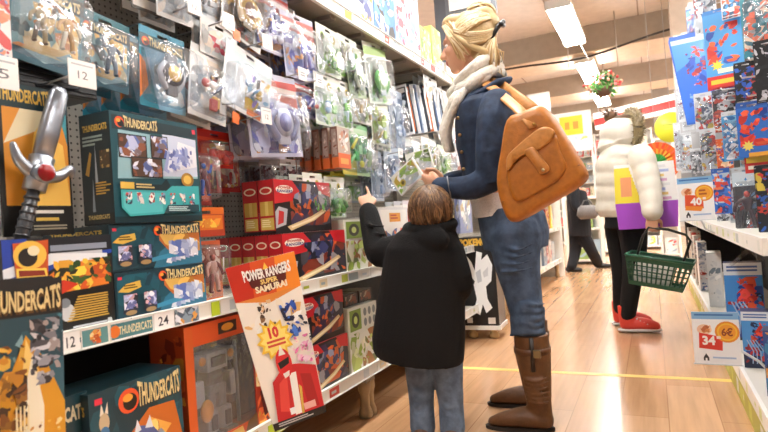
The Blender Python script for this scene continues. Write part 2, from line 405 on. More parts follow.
# right-hand shelving
XR = .29
def bay_right(y0, y1, lab, seed):
    r = tag(empty('gondola_bay', (XR, (y0+y1)/2, 0)), lab, 'shelving', 'bays of the right-hand shelving'); ly = (y1-y0)/2; g = .0015
    mb = MB(); mb.box(.5, -ly+g, .1, .525, ly-g, 2.12, h('1f1e1f')); mb.build('back_panel', 'paint', r)
    mb = MB(); mb.box(.47, -ly+g, 0, .5, -ly+.045, 2.12, h('9a968f')); mb.build('upright', 'paint', r)
    mb = MB(); mb.box(.0, -ly+g, 0, .02, ly-g, .1, h('b9b64a')); A = Art(mb, (0, ly-g, .01), (0, -2*ly, 0), (0, 0, .085)); rail_print(A, 0, 2*ly, seed+40, [h('cdd05a'), h('e8e8e0'), h('b8bb48')]); mb.build('kick_plate', 'paint', r)
    for nm, z, th in (('base_shelf', .155, .04), ('shelf', .752, .03)):
        mb = MB(); mb.box(.014, -ly+g, z-th, .49, ly-g, z, h('d5d3cb')); s = mb.build(nm, 'paint', r)
        mb = MB(); mb.box(-.002, -ly+g, z-th-.012, .012, ly-g, z+.012, h('f3f3ef')); A = Art(mb, (-.002, ly-g, z-th-.008), (0, -2*ly, 0), (0, 0, th+.016)); rail_print(A, 0, 2*ly, seed+(7 if nm == 'shelf' else 9), [h('dfe6a8'), h('e4e9e4'), h('d2dc8a'), h('f0efe8'), h('b8c4c2')]); mb.build('price_rail', 'printed_card', s)
bay_right(2.0, 3.2, 'right-hand shelving bay at the right edge of the picture', 11)
bay_right(3.2, 4.4, 'right-hand shelving bay behind the sign marked 34', 12)
bay_right(4.4, 5.6, 'right-hand shelving bay behind the sign marked 40', 13)
bay_right(5.6, 6.8, 'farthest right-hand shelving bay, next to the wire basket of the woman', 14)
mb = MB(); mb.box(.30, 6.805, 0, .80, 6.835, .74, h('151516')); mb.box(.30, 6.805, .76, .80, 6.835, 2.12, h('a9aaad'))
tag(mb.build('end_panel', 'paint'), 'grey panel closing the far end of the right shelving', 'panel')
# price labels slid into the left rail
def shelf_label(x0, x1, txt, lab, bg='f4f4f2', fg='2a2d36', Z=.668, art=None, hh=.042):
    a, b = atx(x0, 300, XL), atx(x1, 300, XL)
    # solve along the rail: use the ray of the pixel with the rail height
    def yy(px):
        lo, hi = .3, 9
        for _ in range(50):
            mid = (lo+hi)/2; v = Vector((XL, mid, Z))-EYEV; q = 384+FPX*v.dot(CR)/v.dot(CW)
            if q < px: lo = mid
            else: hi = mid
        return lo
    y0, y1 = yy(x0), yy(x1); w = y1-y0
    mb = MB(); mb.box(-w/2, 0, -hh/2, w/2, .0015, hh/2, h(bg)); A = Art(mb, (-w/2, 0, -hh/2), (w, 0, 0), (0, 0, hh))
    if art: art(A)
    if txt: A.text(txt, .2, .22, .72, .8, h(fg), .01)
    o = mb.build('price_label', 'printed_card'); place(o, (XL+.0030, (y0+y1)/2, Z), LEFT); tag(o, lab, 'label', 'labels in the left price rail')
def cat_art(A):
    A.rect(.03, .05, .97, .95, h('5c8f93')); A.blobs(.3, .1, .7, .9, [h('e9a04a'), h('c95a24'), h('f0d9a0')], 9, .35, 3)
def word_art(A):
    A.rect(.01, .05, .99, .95, h('47808a')); A.disc(.09, .5, .36, h('e0762a')); A.text('THUNDERCATS', .18, .25, .97, .75, h('e9dcae'), .02)
def pic_art(A):
    A.rect(.0, .0, 1, 1, h('7d8b94')); A.blobs(0, 0, 1, 1, [h('dfe3ea'), h('49586a'), h('e0a04a'), h('8aa0b4')], 10, .3, 8)
shelf_label(62, 79, '12', 'white shelf label printed 12 in the left price rail')
shelf_label(80.5, 108, None, 'teal shelf strip with an orange face patch right of the label 12', art=cat_art)
shelf_label(110, 152, None, 'teal shelf strip lettered with the gold brand word', art=word_art)
shelf_label(153.5, 173, '24', 'white shelf label printed 24 in the left price rail')
shelf_label(174, 198, None, 'picture strip in the price rail right of the label 24', art=pic_art)
shelf_label(211, 219, None, 'lime green blank label in the price rail under the orange pack', bg='b9cf2e')
shelf_label(220, 229, None, 'white blank label in the price rail between two lime ones', bg='f6f6f6')
shelf_label(236, 252, None, 'lime green blank label beside the leaflet pack in the upper rail', bg='b9cf2e')
shelf_label(268, 284, None, 'lime green blank label in the lowest left price rail', bg='b3c62f', Z=.222)
# ================================================================== PRODUCTS
def toy(mb, kind, c, w, hh, d, pal, seed=1):
    """a moulded toy filling about w x hh around centre c (front faces -y)"""
    rd = random.Random(seed); c = Vector(c); P = pal
    if kind == 'figure':
        s = hh
        mb.elloft([(c+Vector((0,0,-.1*s)), (.085*s,0,0), (0,.055*s,0)), (c+Vector((0,0,.0)), (.075*s,0,0), (0,.05*s,0)), (c+Vector((0,0,.13*s)), (.125*s,0,0), (0,.07*s,0)), (c+Vector((0,0,.2*s)), (.11*s,0,0), (0,.06*s,0)), (c+Vector((0,0,.24*s)), (.04*s,0,0), (0,.04*s,0))], P[0], 12)
        mb.ball(c+Vector((0,-.01*s,.31*s)), (.065*s,.06*s,.08*s), P[1], 10, 8)
        mb.ball(c+Vector((0,.005*s,.34*s)), (.07*s,.06*s,.06*s), P[2 % len(P)], 10, 6)
        for q in (-1, 1):
            mb.limb([c+Vector((q*.06*s,0,-.1*s)), c+Vector((q*.1*s,-.02*s,-.28*s)), c+Vector((q*.12*s,0,-.45*s))], [.06*s,.05*s,.045*s], P[(0 if q > 0 else 2) % len(P)], 8, sub=2)
            mb.ball(c+Vector((q*.12*s,-.03*s,-.47*s)), (.045*s,.07*s,.03*s), P[2 % len(P)], 8, 6)
            up = q*rd.choice((-1, 1))
            mb.limb([c+Vector((q*.12*s,0,.18*s)), c+Vector((q*.22*s,-.02*s,.08*s if up > 0 else .16*s)), c+Vector((q*.25*s,-.05*s,-.08*s if up > 0 else .34*s))], [.045*s,.04*s,.035*s], P[(1+q) % len(P)], 8, sub=2)
        mb.tube([c+Vector((.25*s,-.06*s,-.2*s)), c+Vector((.3*s,-.06*s,.3*s))], .014*s, P[-1], 6)
    elif kind == 'vehicle':
        mb.box(c.x-w*.42, c.y-d*.3, c.z-hh*.18, c.x+w*.42, c.y+d*.3, c.z+hh*.1, P[0], b=hh*.04)
        mb.box(c.x-w*.2, c.y-d*.22, c.z+hh*.08, c.x+w*.25, c.y+d*.22, c.z+hh*.3, P[1], b=hh*.04)
        for q in (-.3, .0, .3):
            mb.tube([c+Vector((q*w, -d*.38, -hh*.2)), c+Vector((q*w, d*.38, -hh*.2))], hh*.15, P[2 % len(P)], 12)
        mb.tube([c+Vector((.1*w,-d*.2,.2*hh)), c+Vector((.45*w,-d*.3,.32*hh))], hh*.04, P[-1], 8)
    elif kind == 'gadget':
        mb.tube([c+Vector((0,d*.2,0)), c+Vector((0,-d*.25,0))], min(w, hh)*.3, P[0], 16)
        mb.tube([c+Vector((0,-d*.2,0)), c+Vector((0,-d*.32,0))], min(w, hh)*.2, P[1], 16)
        mb.box(c.x-w*.16, c.y-d*.12, c.z-hh*.46, c.x+w*.16, c.y+d*.12, c.z+hh*.42, P[2 % len(P)], b=w*.03)
        for q in (-1, 1): mb.limb([c+Vector((q*w*.2,0,hh*.2)), c+Vector((q*w*.38,-.01*w,0)), c+Vector((q*w*.2,0,-hh*.3))], [w*.07]*3, P[-1], 8, sub=2)
    elif kind == 'creature':
        mb.ball(c+Vector((0,0,-hh*.08)), (w*.26, d*.25, hh*.26), P[0], 12, 8); mb.ball(c+Vector((0,-d*.1,hh*.25)), (w*.2, d*.2, hh*.16), P[1], 12, 8)
        for q in (-1, 1):
            mb.limb([c+Vector((q*w*.2,0,0)), c+Vector((q*w*.4,-d*.1,-hh*.05)), c+Vector((q*w*.36,-d*.15,-hh*.25))], [w*.09, w*.08, w*.1], P[2 % len(P)], 8, sub=2)
            mb.limb([c+Vector((q*w*.15,0,-hh*.25)), c+Vector((q*w*.2,-d*.05,-hh*.44))], [w*.1, w*.12], P[0], 8, sub=2)
            mb.tube([c+Vector((q*w*.1,0,hh*.36)), c+Vector((q*w*.2,0,hh*.48))], [w*.05, w*.01], P[-1], 6)
    elif kind == 'pair':
        for q in (-1, 1): toy(mb, 'figure', c+Vector((q*w*.26, 0, rd.uniform(-.06, .06)*hh)), w*.5, hh*.8, d, [P[(i+(q > 0)) % len(P)] for i in range(len(P))], seed+q)
    elif kind == 'loose':
        for i in range(7):
            p = c+Vector((rd.uniform(-.36, .36)*w, rd.uniform(-.15, .15)*d, rd.uniform(-.4, .4)*hh)); r = min(w, hh)
            if i % 3 == 0: mb.box(p.x-r*.12, p.y-d*.15, p.z-r*.16, p.x+r*.12, p.y+d*.15, p.z+r*.16, P[i % len(P)], b=r*.02)
            elif i % 3 == 1: mb.ball(p, (r*.14, d*.25, r*.12), P[i % len(P)], 10, 7)
            else: mb.tube([p+Vector((-r*.2, 0, -r*.15)), p+Vector((r*.2, 0, r*.2))], r*.05, P[i % len(P)], 8)
def pack(name, w, hh, d, card, art, kind, pal, lab, cat, grp, loc, rz=LEFT, tilt=0, header=.24, seed=1, back=True, lean=0):
    """hanging blister pack: printed card, clear shell, toy inside; origin bottom centre of the front"""
    r = tag(empty(name, loc), lab, cat, grp); place(r, loc, rz, tilt, lean)
    mb = MB(); sl = min(w*.16, .02); t = d+.0015
    mb.box(-w/2, d, 0, w/2, t, hh-.022, card)
    mb.box(-w/2, d, hh-.022, -sl, t, hh-.012, card); mb.box(sl, d, hh-.022, w/2, t, hh-.012, card)
    mb.box(-w/2, d, hh-.012, w/2, t, hh, card)
    A = Art(mb, (-w/2, d, 0), (w, 0, 0), (0, 0, hh-.023)); art(A) if art else None
    mb.build('backing_card', 'printed_card', r)
    if kind:
        zt = hh*(1-header); c = Vector((0, 0, (zt+.012)/2)); a = w/2*.93; b = (zt-.016)/2
        mb = MB(); mb.elloft([(c+Vector((0, d-.0006, 0)), (a, 0, 0), (0, 0, b)), (c+Vector((0, d*.25, 0)), (a*.92, 0, 0), (0, 0, b*.94)), (c+Vector((0, d*.04, 0)), (a*.86, 0, 0), (0, 0, b*.9)), (c, (a*.78, 0, 0), (0, 0, b*.84))], WHITE, 28, 8)
        mb.build('clear_blister', 'clear_plastic', r)
        mb = MB(); toy(mb, kind, c+Vector((0, d*.55, 0)), a*1.5, b*1.6, d*.7, pal, seed); mb.build('toy', 'plastic', r)
    return r
PACKN = {}
def hang(rc, X, name, lab, card, art, kind, pal, cat='toy pack', grp=None, d=.045, n=0, gap=.012, tilt=0, yaw=0, header=.24, seed=1, blab=None, grp2=None):
    loc, w, hh = rectL(*rc, X)
    r = pack(name, w, hh, d, card, art, kind, pal, lab, cat, grp, loc, LEFT+yaw, tilt, header, seed)
    for i in range(n):
        st = d+.003+gap
        q = loc+Vector((-(i+1)*st, 0, 0))
        dup(r, q, LEFT+yaw, tilt, ('second on the hook behind the ', 'third on the hook behind the ', 'fourth on the hook behind the ')[i]+short(lab, 10), grp or 'packs hung behind their likes')
        if not grp: r['group'] = 'packs hung behind their likes'
    return r
def carton(name, w, hh, d, col, lab, cat, grp, loc, rz=LEFT, front=None, side=None, tilt=0, mat='printed_card', topc=None, other=None):
    mb = MB(); e = min(.0012, d*.1)
    mb.box(-w/2, 0, 0, w/2, d, hh, col, b=e)
    mb.box(-w/2+.004, .003, hh, w/2-.004, d*.45, hh+.0006, topc or col)            # tucked top flap
    if front: front(Art(mb, (-w/2, 0, 0), (w, 0, 0), (0, 0, hh)))
    if side: side(Art(mb, (-w/2, d, 0), (0, -d, 0), (0, 0, hh)))
    if other: other(Art(mb, (w/2, 0, 0), (0, d, 0), (0, 0, hh)))
    o = mb.build(name, mat); place(o, loc, rz, tilt); return tag(o, lab, cat, grp)
# ------------------------------------------------------------------ print designs
GOLD, CREAM, ORNG, RED = h('d8b44e'), h('eee7d6'), h('e7742a'), h('c8242a')
BLUE, DTEAL, TEAL_, LTEAL = h('3a5fae'), h('12323c'), h('1d6473'), h('56b2bd')
SILV, LAV, DK = h('b9bec8'), h('8fa0cf'), h('15171b')
def brand(A, x0, y0, x1, y1, emblem=True, col=None):
    if emblem:
        s = (y1-y0); cx = x0+(s*.6)*A.hh/A.w; A.disc(cx, (y0+y1)/2, s*.62*A.hh/min(A.w, A.hh), h('e2562a')); A.disc(cx+.012, (y0+y1)/2-.01, s*.42*A.hh/min(A.w, A.hh), h('1a1210')); A.ell(cx-.01, (y0+y1)/2+s*.16, s*.3*A.hh/A.w, s*.2, h('f0a33a'))
        x0 = cx+s*.55*A.hh/A.w
    A.text('THUNDERCATS', x0+.006, y0-.012, x1+.006, y1-.012, h('3a2410'), .045, arch=.35); A.text('THUNDERCATS', x0, y0, x1, y1, col or h('e2cf96'), .03, arch=.35)
def art_tc(A, seed=1, dark=False):
    A.rect(0, 0, 1, 1, h('1f6a78') if not dark else h('173c47')); A.poly([(0, 0), (1, 0), (1, .16), (.5, .1), (0, .2)], h('135062'))
    A.poly([(.05, .2), (.5, .05), (.95, .2), (.95, .8), (.05, .8)], h('8fb0b6')); A.blobs(.05, .15, .95, .8, [h('d9b36a'), h('c07a3a'), h('7ea6ad'), h('e3d3a2'), h('31535c')], 14, .4, seed)
    A.rect(0, .8, 1, 1, h('15414d')); brand(A, .08, .83, .94, .93)
def art_white(A, seed=1, pal=None, hd='f4f4f2'):
    A.rect(0, 0, 1, 1, h('e6ebee')); A.rect(0, .76, 1, 1, h(hd)); A.blobs(.04, .05, .96, .95, pal or [h('dfe6ea'), h('c7d2d8'), h('f8f8f6'), h('e9ddd0'), h('b9c5ce')], 14, .3, seed)
def art_red(A, seed=1):
    A.rect(0, 0, 1, 1, h('d02f26')); A.rect(0, .86, 1, .97, h('e9522e')); A.blobs(.1, .1, .9, .8, [h('ea6a3a'), h('b91d20'), h('f0b64a'), h('f5eade')], 9, .35, seed); A.ell(.62, .86, .28, .05, h('47702e'))
def art_purple(A, seed=1):
    A.rect(0, 0, 1, 1, h('ccd0e8')); A.poly([(0, .72), (.35, .8), (1, .66), (1, 1), (0, 1)], h('e0635d')); A.poly([(0, .86), (1, .8), (1, .9), (0, .95)], h('f2e3df')); A.blobs(.05, .05, .95, .72, [h('6a6fc0'), h('aab2e0'), h('e8eaf6'), h('4e58a8'), h('e09a52'), h('c4c8e8')], 18, .32, seed)
def art_green(A, seed=1):
    A.rect(0, 0, 1, 1, h('e2ecdc')); A.rect(0, .78, 1, 1, h('f4f4ee')); A.disc(.26, .88, .085, h('7fa63c')); A.disc(.26, .88, .045, h('1f2a18')); A.disc(.72, .88, .1, h('cdbb4c')); A.disc(.72, .88, .05, h('3a3a20')); A.blobs(.05, .04, .95, .74, [h('b5d69a'), h('e6efe6'), h('8cc05e'), h('ccdbe0'), h('4c8a3a')], 14, .32, seed)
def art_pr(A, seed=1):
    A.rect(0, 0, 1, 1, h('1d1b1d')); A.blobs(.25, .12, .98, .95, [h('3c2c50'), h('2b3557'), h('4a4a52'), h('7a3324'), h('cc5c2a'), h('28283a'), h('9a9aa2')], 20, .3, seed)
    A.poly([(0, .55), (.34, .62), (.42, .8), (.3, 1), (0, 1)], h('c9202a')); A.poly([(.72, 1), (.8, .78), (1, .7), (1, 1)], h('c9202a'))
    A.ell(.17, .82, .14, .08, h('f1ead9')); A.text('POWER', .07, .83, .28, .88, h('b22a22'), .04); A.text('RANGERS', .05, .76, .3, .82, h('3a3a80'), .04)
    A.poly([(.18, .12), (.6, .3), (.86, .46), (.9, .4), (.66, .22), (.24, .04)], h('d9c08c')); A.poly([(.24, .12), (.6, .26), (.84, .4), (.86, .38), (.62, .22), (.26, .09)], h('f0e2bd'))
    A.poly([(.0, .1), (.16, .16), (.2, .45), (.06, .5), (0, .4)], h('b6b6bc')); A.poly([(.03, .16), (.12, .2), (.14, .4), (.06, .43)], h('c63030'))
    A.blobs(.3, .45, .75, .8, [h('39406e'), h('d06a34'), h('1e2030'), h('8a92b0')], 9, .35, seed+3)
def side_pr(A):
    A.rect(0, 0, 1, 1, h('b71d24')); A.rect(0, 0, 1, .06, h('2a1414')); A.ell(.5, .8, .4, .07, h('f0e2c4')); A.ell(.5, .8, .3, .045, h('c6372a'))
    A.rect(.08, .34, .92, .6, h('cda548')); A.rect(.08, .08, .92, .3, h('d6b65a')); A.lines(.16, .12, .84, .27, 4, h('f1e3ae'), 3); A.rect(.4, .34, .6, .6, h('e2c46c'))
def art_small_tc(A, seed=1):
    A.rect(0, 0, 1, 1, h('12333f')); A.blobs(.02, .05, .98, .95, [h('1c4f5f'), h('143a48'), h('1a5666')], 10, .4, seed)
    A.poly([(.42, .0), (1, .0), (1, .62), (.75, .7), (.5, .35)], h('2e7391')); A.blobs(.5, .3, .98, .75, [h('c88a3a'), h('e0b860'), h('b8672a')], 6, .45, seed+2)
    for q in range(7): A.poly([(.56+q*.055, .1+q*.02), (.62+q*.055, .06+q*.02), (.7+q*.035, .42+q*.03), (.64+q*.035, .46+q*.03)], [h('dfe5ee'), h('8a9ac6'), h('b9c4dc')][q % 3])
    A.blobs(.6, .2, .95, .6, [h('5a70b4'), h('e6eaf4'), h('9aa6c8')], 9, .22, seed+4); A.poly([(.3, .12), (.72, .22), (.6, .3), (.3, .2)], h('3a8bb0'))
    brand(A, .44, .74, .97, .92)
    A.poly([(.02, .62), (.1, .76), (.24, .8), (.25, .66), (.12, .58)], GOLD); A.lines(.08,.64,.24,.74,2,h('5a4618'),3)
    for k, x in enumerate((.06, .26)):
        A.poly([(x, .16), (x+.14, .14), (x+.15, .54), (x+.02, .56)], h('2b2c3a')); A.blobs(x+.01, .24, x+.14, .54, [h('b9bfe0'), h('6a70a8'), h('c9a0a8'), h('e4e4ee')], 8, .4, seed+k+7); A.ell(x+.075, .16, .055, .05, h('a8895a'))
    A.rect(.02, .86, .06, .92, h('d8344a'))
def art_big_tc(A):
    A.rect(0, 0, 1, 1, h('134b57')); A.rect(.0, .0, 1, .06, h('0d2f38')); A.poly([(.05, .4), (.97, .44), (.97, .82), (.08, .84)], h('8fb9c4'))
    A.poly([(.5, .44), (.97, .46), (.97, .84), (.55, .86), (.62, .6)], h('c9d4ea')); A.poly([(.68, .5), (.97, .56), (.96, .76), (.74, .8)], h('e9edf6'))
    A.poly([(.02, .84), (.98, .86), (.98, .95), (.02, .97)], h('173039')); brand(A, .05, .87, .5, .95); A.rect(.93, .9, .97, .945, h('d8344a'))
    for x0, y0, x1, y1, s in ((.08, .6, .36, .8, 2), (.42, .62, .6, .82, 5), (.2, .43, .52, .6, 9)):
        A.rect(x0-.01, y0-.01, x1+.01, y1+.01, h('0f2229')); A.rect(x0, y0, x1, y1, h('51382a')); A.blobs(x0, y0, x1, y1, [h('b7bfe0'), h('7a6a70'), h('dfe2f0'), h('8a5238'), h('5a6aa8')], 9, .4, s)
    for q in range(8):
        A.poly([(.54+q*.045, .5+.014*q), (.6+q*.045, .47+.014*q), (.66+q*.035, .66+.01*q), (.6+q*.035, .7+.01*q)], [h('9aa6d2'), h('dfe4f2'), h('6f7cb8')][q % 3])
    A.blobs(.58, .5, .9, .72, [h('8c98cc'), h('c4cce6'), h('5d68a4')], 8, .25, 12)
    A.poly([(.04, .35), (.5, .36), (.56, .42), (.6, .36), (.6, .30), (.08, .3)], h('0e262d')); A.rect(.06, .31, .2, .37, GOLD); A.lines(.22,.31,.46,.36,2,h('c9b57a'),3)
    A.ell(.82, .42, .08, .07, h('96702a')); A.ell(.82, .42, .05, .045, h('d7b254'))
    A.poly([(.06, .3), (.55, .3), (.62, .35), (.96, .36), (.96, .1), (.5, .08), (.14, .06), (.06, .14)], h('3ba9ae')); A.poly([(.08, .28), (.5, .28), (.5, .1), (.14, .08), (.08, .15)], h('53bcc0'))
    for k in range(7): A.blobs(.1+k*.12, .17, .17+k*.12, .28, [h('e8e4de'), h('c0504a'), h('8aa4c8'), h('3a4a5a')], 5, .5, k)
    A.poly([(.5, .08), (.94, .1), (.94, .17), (.55, .16)], h('16404a')); A.lines(.56, .1, .9, .15, 3, h('b9d6d8'), 4)
def side_tc(A):
    A.rect(0, 0, 1, 1, h('0f2229')); A.rect(0, .88, 1, 1, h('15343d')); A.text('THUNDERCATS', .1, .84, .9, .9, GOLD, .03)
    A.lines(.08, .7, .75, .8, 3, h('93a7a0'), 2); A.poly([(.12, .46), (.3, .66), (.36, .64), (.24, .44)], h('b88c36')); A.poly([(.44, .38), (.48, .72), (.53, .38)], h('a7b3bb')); A.poly([(.3, .12), (.36, .42), (.4, .12)], h('8a9aa4'))
    A.rect(.62, .5, .94, .66, h('4a3a24')); A.blobs(.62, .5, .94, .66, [h('b5904a'), h('6a4a2a'), h('d9c48a')], 6, .4, 4); A.lines(.45, .26, .95, .38, 5, h('c29a3c'), 8); A.rect(.0, 0, 1, .1, h('081418')); A.text('THUNDERCATS', .15, .05, .85, .09, h('cdb36a'), .03)
def art_blue_orange(A):
    A.rect(0, 0, 1, 1, h('10100f')); A.poly([(0, .5), (0, 1), (1, 1), (1, .8), (.5, .72)], h('2444a8')); A.poly([(.3, .8), (1, .84), (1, 1), (.2, 1)], h('15181f')); A.rect(.4, .86, .95, .92, h('8a94a6')); A.rect(.4, .78, .9, .84, h('c8cdd4')); A.poly([(0, .62), (.45, .74), (.95, .72), (.95, .8), (.4, .84), (0, .72)], h('e9edf2'))
    A.poly([(.3, .42), (.95, .46), (.98, .76), (.5, .72), (.35, .6)], h('e9822c')); A.blobs(.42, .44, .98, .76, [h('f3b03a'), h('c6541e'), h('23401f'), h('3c5a2a'), h('f4d04c'), h('2a2a18')], 20, .26, 5)
    A.poly([(.12, .34), (.4, .38), (.64, .5), (.5, .56), (.2, .5)], h('d1391f')); A.poly([(.02, .44), (.3, .42), (.46, .52), (.2, .58), (.02, .56)], h('2b7a3c')); A.ell(.52, .22, .07, .09, h('c7ccd2')); A.ell(.5, .32, .05, .05, h('7d868f'))
    A.poly([(.1, .56), (.36, .56), (.38, .98), (.08, .96)], h('c6521d')); A.ell(.22, .84, .14, .14, h('eec04e')); A.ell(.2, .82, .08, .09, h('1d1613')); A.ell(.25, .88, .05, .05, h('f2e4c0')); A.poly([(.1,.62),(.36,.6),(.35,.7),(.1,.72)],h('f3d05a')); A.poly([(.12,.64),(.34,.63),(.33,.68),(.12,.7)],h('8a2a1a'))
    rd = random.Random(4)
    for k in range(10): A.rect(.62-.02*k*.6, .36-.026*k, .93-.02*rd.random(), .375-.026*k, h('caa348'))
    A.rect(.56, .05, .9, .07, h('cfd4da')); A.poly([(.9, .03), (.96, .03), (.95, .09), (.91, .09)], h('c9ced2'))
def art_tank(A):
    A.rect(0, 0, 1, 1, h('123a46')); A.blobs(0, 0, 1, 1, [h('1c5564'), h('174a58'), h('0f3440')], 9, .4, 2)
    A.poly([(.1, .15), (.35, .1), (.7, .3), (.98, .35), (.9, .7), (.6, .72), (.3, .5)], h('c96a22')); A.poly([(.3, .3), (.6, .3), (.85, .5), (.6, .64)], h('f0b04c')); A.blobs(.2, .2, .7, .6, [h('e88a2e'), h('f6d27a'), h('b54f1a')], 9, .3, 6)
    A.poly([(.06, .02), (.2, .2), (.5, .42), (.72, .5), (.9, .3), (.86, .02)], h('8d96ae')); 
    for q in range(6): A.poly([(.1+q*.1, .03), (.18+q*.1, .03), (.3+q*.09, .3+.02*q), (.22+q*.09, .32+.02*q)], [h('d6dbe6'), h('a5aec2'), h('eceff4')][q % 3])
    A.poly([(.3, .36), (.36, .5), (.48, .6), (.62, .56), (.72, .44), (.6, .34)], h('55639c')); A.poly([(.42, .54), (.46, .66), (.5, .56)], h('dfe3ee')); A.poly([(.54, .56), (.6, .66), (.63, .54)], h('dfe3ee')); A.poly([(.4, .44), (.5, .52), (.6, .5), (.56, .42)], h('3a4680'))
    A.ell(.72, .1, .1, .12, h('3a3f4c')); A.ell(.72, .1, .05, .06, h('9aa2b0'))
    brand(A, .28, .76, .97, .93); A.ell(.13, .74, .05, .08, h('c9b490')); A.poly([(.09, .8), (.11, .9), (.13, .82)], h('e8e0d0')); A.poly([(.14, .82), (.17, .9), (.17, .8)], h('e8e0d0')); A.ell(.13, .66, .045, .05, h('3b73a2')); A.rect(.05, .9, .12, .95, h('d8344a')); A.lines(.05, .4, .22, .58, 5, h('8fb0b8'), 3)
def side_dteal(A): A.rect(0, 0, 1, 1, h('102c35')); A.text('THUNDERCATS', .12, .82, .9, .9, GOLD, .03); A.blobs(.1, .1, .9, .75, [h('8d98a8'), h('4a5a78'), h('6a5a48')], 10, .3, 3)
def art_ben(A, seed=1):
    A.rect(0, 0, 1, 1, h('e9eade')); A.blobs(.02, .04, .98, .6, [h('b7c96a'), h('8fa83c'), h('d9dfb2'), h('6e7a40'), h('e6e4cc'), h('a06a34')], 18, .3, seed); A.rect(.04, .64, .42, .96, h('7c9a34')); A.ell(.23, .8, .13, .12, h('2c3a16')); A.ell(.23, .8, .06, .06, h('cfe07a'))
    for q in range(6): A.ell(.56+.16*(q % 3), .88-.16*(q//3), .055, .065, h('7f8a86'))
def art_robot_card(A):
    A.rect(0, 0, 1, 1, h('b9491d')); A.blobs(0, 0, 1, 1, [h('c9571f'), h('9a3414'), h('d86a28')], 9, .4, 4)
    A.rect(.68, .02, .98, .98, h('a8321c')); A.blobs(.68, .05, .98, .97, [h('d94a2a'), h('e8a43c'), h('7a1f1c'), h('ef7a30'), h('4a4a70'), h('f1d9a2'), h('c32a2a')], 34, .42, 9)
    A.poly([(.0, .86), (.62, .9), (.64, 1), (0, 1)], h('d3521f')); A.rect(.34, .9, .54, .98, h('2c1a10')); A.ell(.44, .94, .06, .03, h('e8a23a'))
# ================================================================== LEFT SHELF CARTONS
def onshelf(rc, X, z):
    loc, w, hh = rectL(*rc, X); loc.z = z+.0008; return loc, w, hh
ZS, ZB, ZT = .682, .245, 1.878
# stack: two slim boxes, then the big one on top
l1, w1, h1 = onshelf((115, 268, 206, 318), -1.225, ZS); h1 = .124
carton('toy_box', w1, h1, .26, h('14323c'), 'lower of two slim dark teal vehicle boxes stacked above the label 24', 'box', None, l1, front=lambda A: art_small_tc(A, 3), side=side_dteal)
l2, w2, h2 = onshelf((114, 222, 204, 268), -1.225, ZS); w2 = w1; l2 = l1+Vector((-.004, -.004, h1+.002)); h2 = .122
carton('toy_box', w2, h2, .26, h('14323c'), 'upper of two slim dark teal vehicle boxes, under the big teal box', 'box', None, l2, front=lambda A: art_small_tc(A, 3), side=side_dteal)
l3, w3, h3 = rectL(112, 110, 199, 222, -1.222); l3.z = l2.z+h2+.002
carton('toy_box', w3, 1.222-l3.z, .115, h('123f4a'), 'big teal playset box standing on the two slim boxes, showing a grey robot', 'box', None, l3, front=art_big_tc, side=side_tc)
l4, w4, h4 = onshelf((3, 236, 113, 318), -1.222, ZS)
carton('toy_box', w4, .905-ZS, .13, h('131312'), 'blue and orange dinosaur-coloured box with gold text lines, left of the slim teal boxes', 'box', None, l4, front=art_blue_orange)
l5, w5, h5 = onshelf((89, 362, 183, 470), -1.205, ZB)
carton('toy_box', w5, .29, .16, h('133843'), 'teal box with a grey tank on orange, under the label 24', 'box', None, l5, front=art_tank, side=side_dteal)
l6, w6, h6 = onshelf((60, 362, 88, 470), -1.232, ZB)
carton('toy_box', w6, .295, .12, h('133843'), 'narrow teal box half hidden behind the cat card at lower left', 'box', None, l6, front=lambda A: (A.rect(0, 0, 1, 1, h('163f4b')), A.text('CATS', .15, .8, .9, .92, h('d9d2b4'), .04), A.blobs(.05, .08, .95, .7, [h('b9c0cc'), h('55627a'), h('8c94a6'), h('2a3a48')], 12, .4, 4)))
# orange window box with the robot
l7, w7, h7 = onshelf((187, 330, 286, 445), -1.215, ZB); hb = .385; D = .14
r = tag(empty('robot_box', l7), 'orange window box with a big grey robot behind clear plastic', 'toy box'); place(r, l7, LEFT)
mb = MB(); w = w7; mb.box(-w/2, D-.004, 0, w/2, D, hb, h('1d0f0c')); mb.box(-w/2, 0, 0, -w/2+.004, D, hb, h('c04a1c')); mb.box(w/2-.004, 0, 0, w/2, D, hb, h('b8401a')); mb.box(-w/2, 0, 0, w/2, D, .004, h('b8401a')); mb.box(-w/2, 0, hb-.004, w/2, D, hb, h('c9501e'))
xs = w*.17   # front frame: left bar, top bar, bottom bar, wide right panel
def fr(a, b, c, d_, col): mb.box(-w/2+a*w, -.0005, b*hb, -w/2+c*w, .0025, d_*hb, col)
fr(0, 0, .07, 1, h('cf5a20')); fr(.07, .84, .64, 1, h('d2521e')); fr(.07, 0, .64, .1, h('c84c1c')); fr(.64, 0, 1, 1, h('a8321c'))
A = Art(mb, (-w/2+.64*w, -.0005, 0), (.36*w, 0, 0), (0, 0, hb)); A.blobs(.02, .02, .98, .98, [h('d94a2a'), h('e8a43c'), h('7a1f1c'), h('ef7a30'), h('4a4a70'), h('f1d9a2'), h('c32a2a'), h('e0683a')], 46, .3, 9); A.poly([(.1, .3), (.5, .36), (.6, .12), (.2, .08)], h('5a1512')); A.star(.45, .2, .16, h('f0d9a8'), 7, .5)
A = Art(mb, (-w/2, -.0005, 0), (w, 0, 0), (0, 0, hb)); A.rect(.3, .88, .48, .97, h('3a2014')); A.ell(.39, .925, .06, .03, h('e8a23a')); A.poly([(.12,.02),(.5,.03),(.48,.09),(.12,.08)],h('e6bf6a')); A.poly([(.5, .0), (.64, .0), (.64, .14), (.54, .1)], h('6a4a2a'))
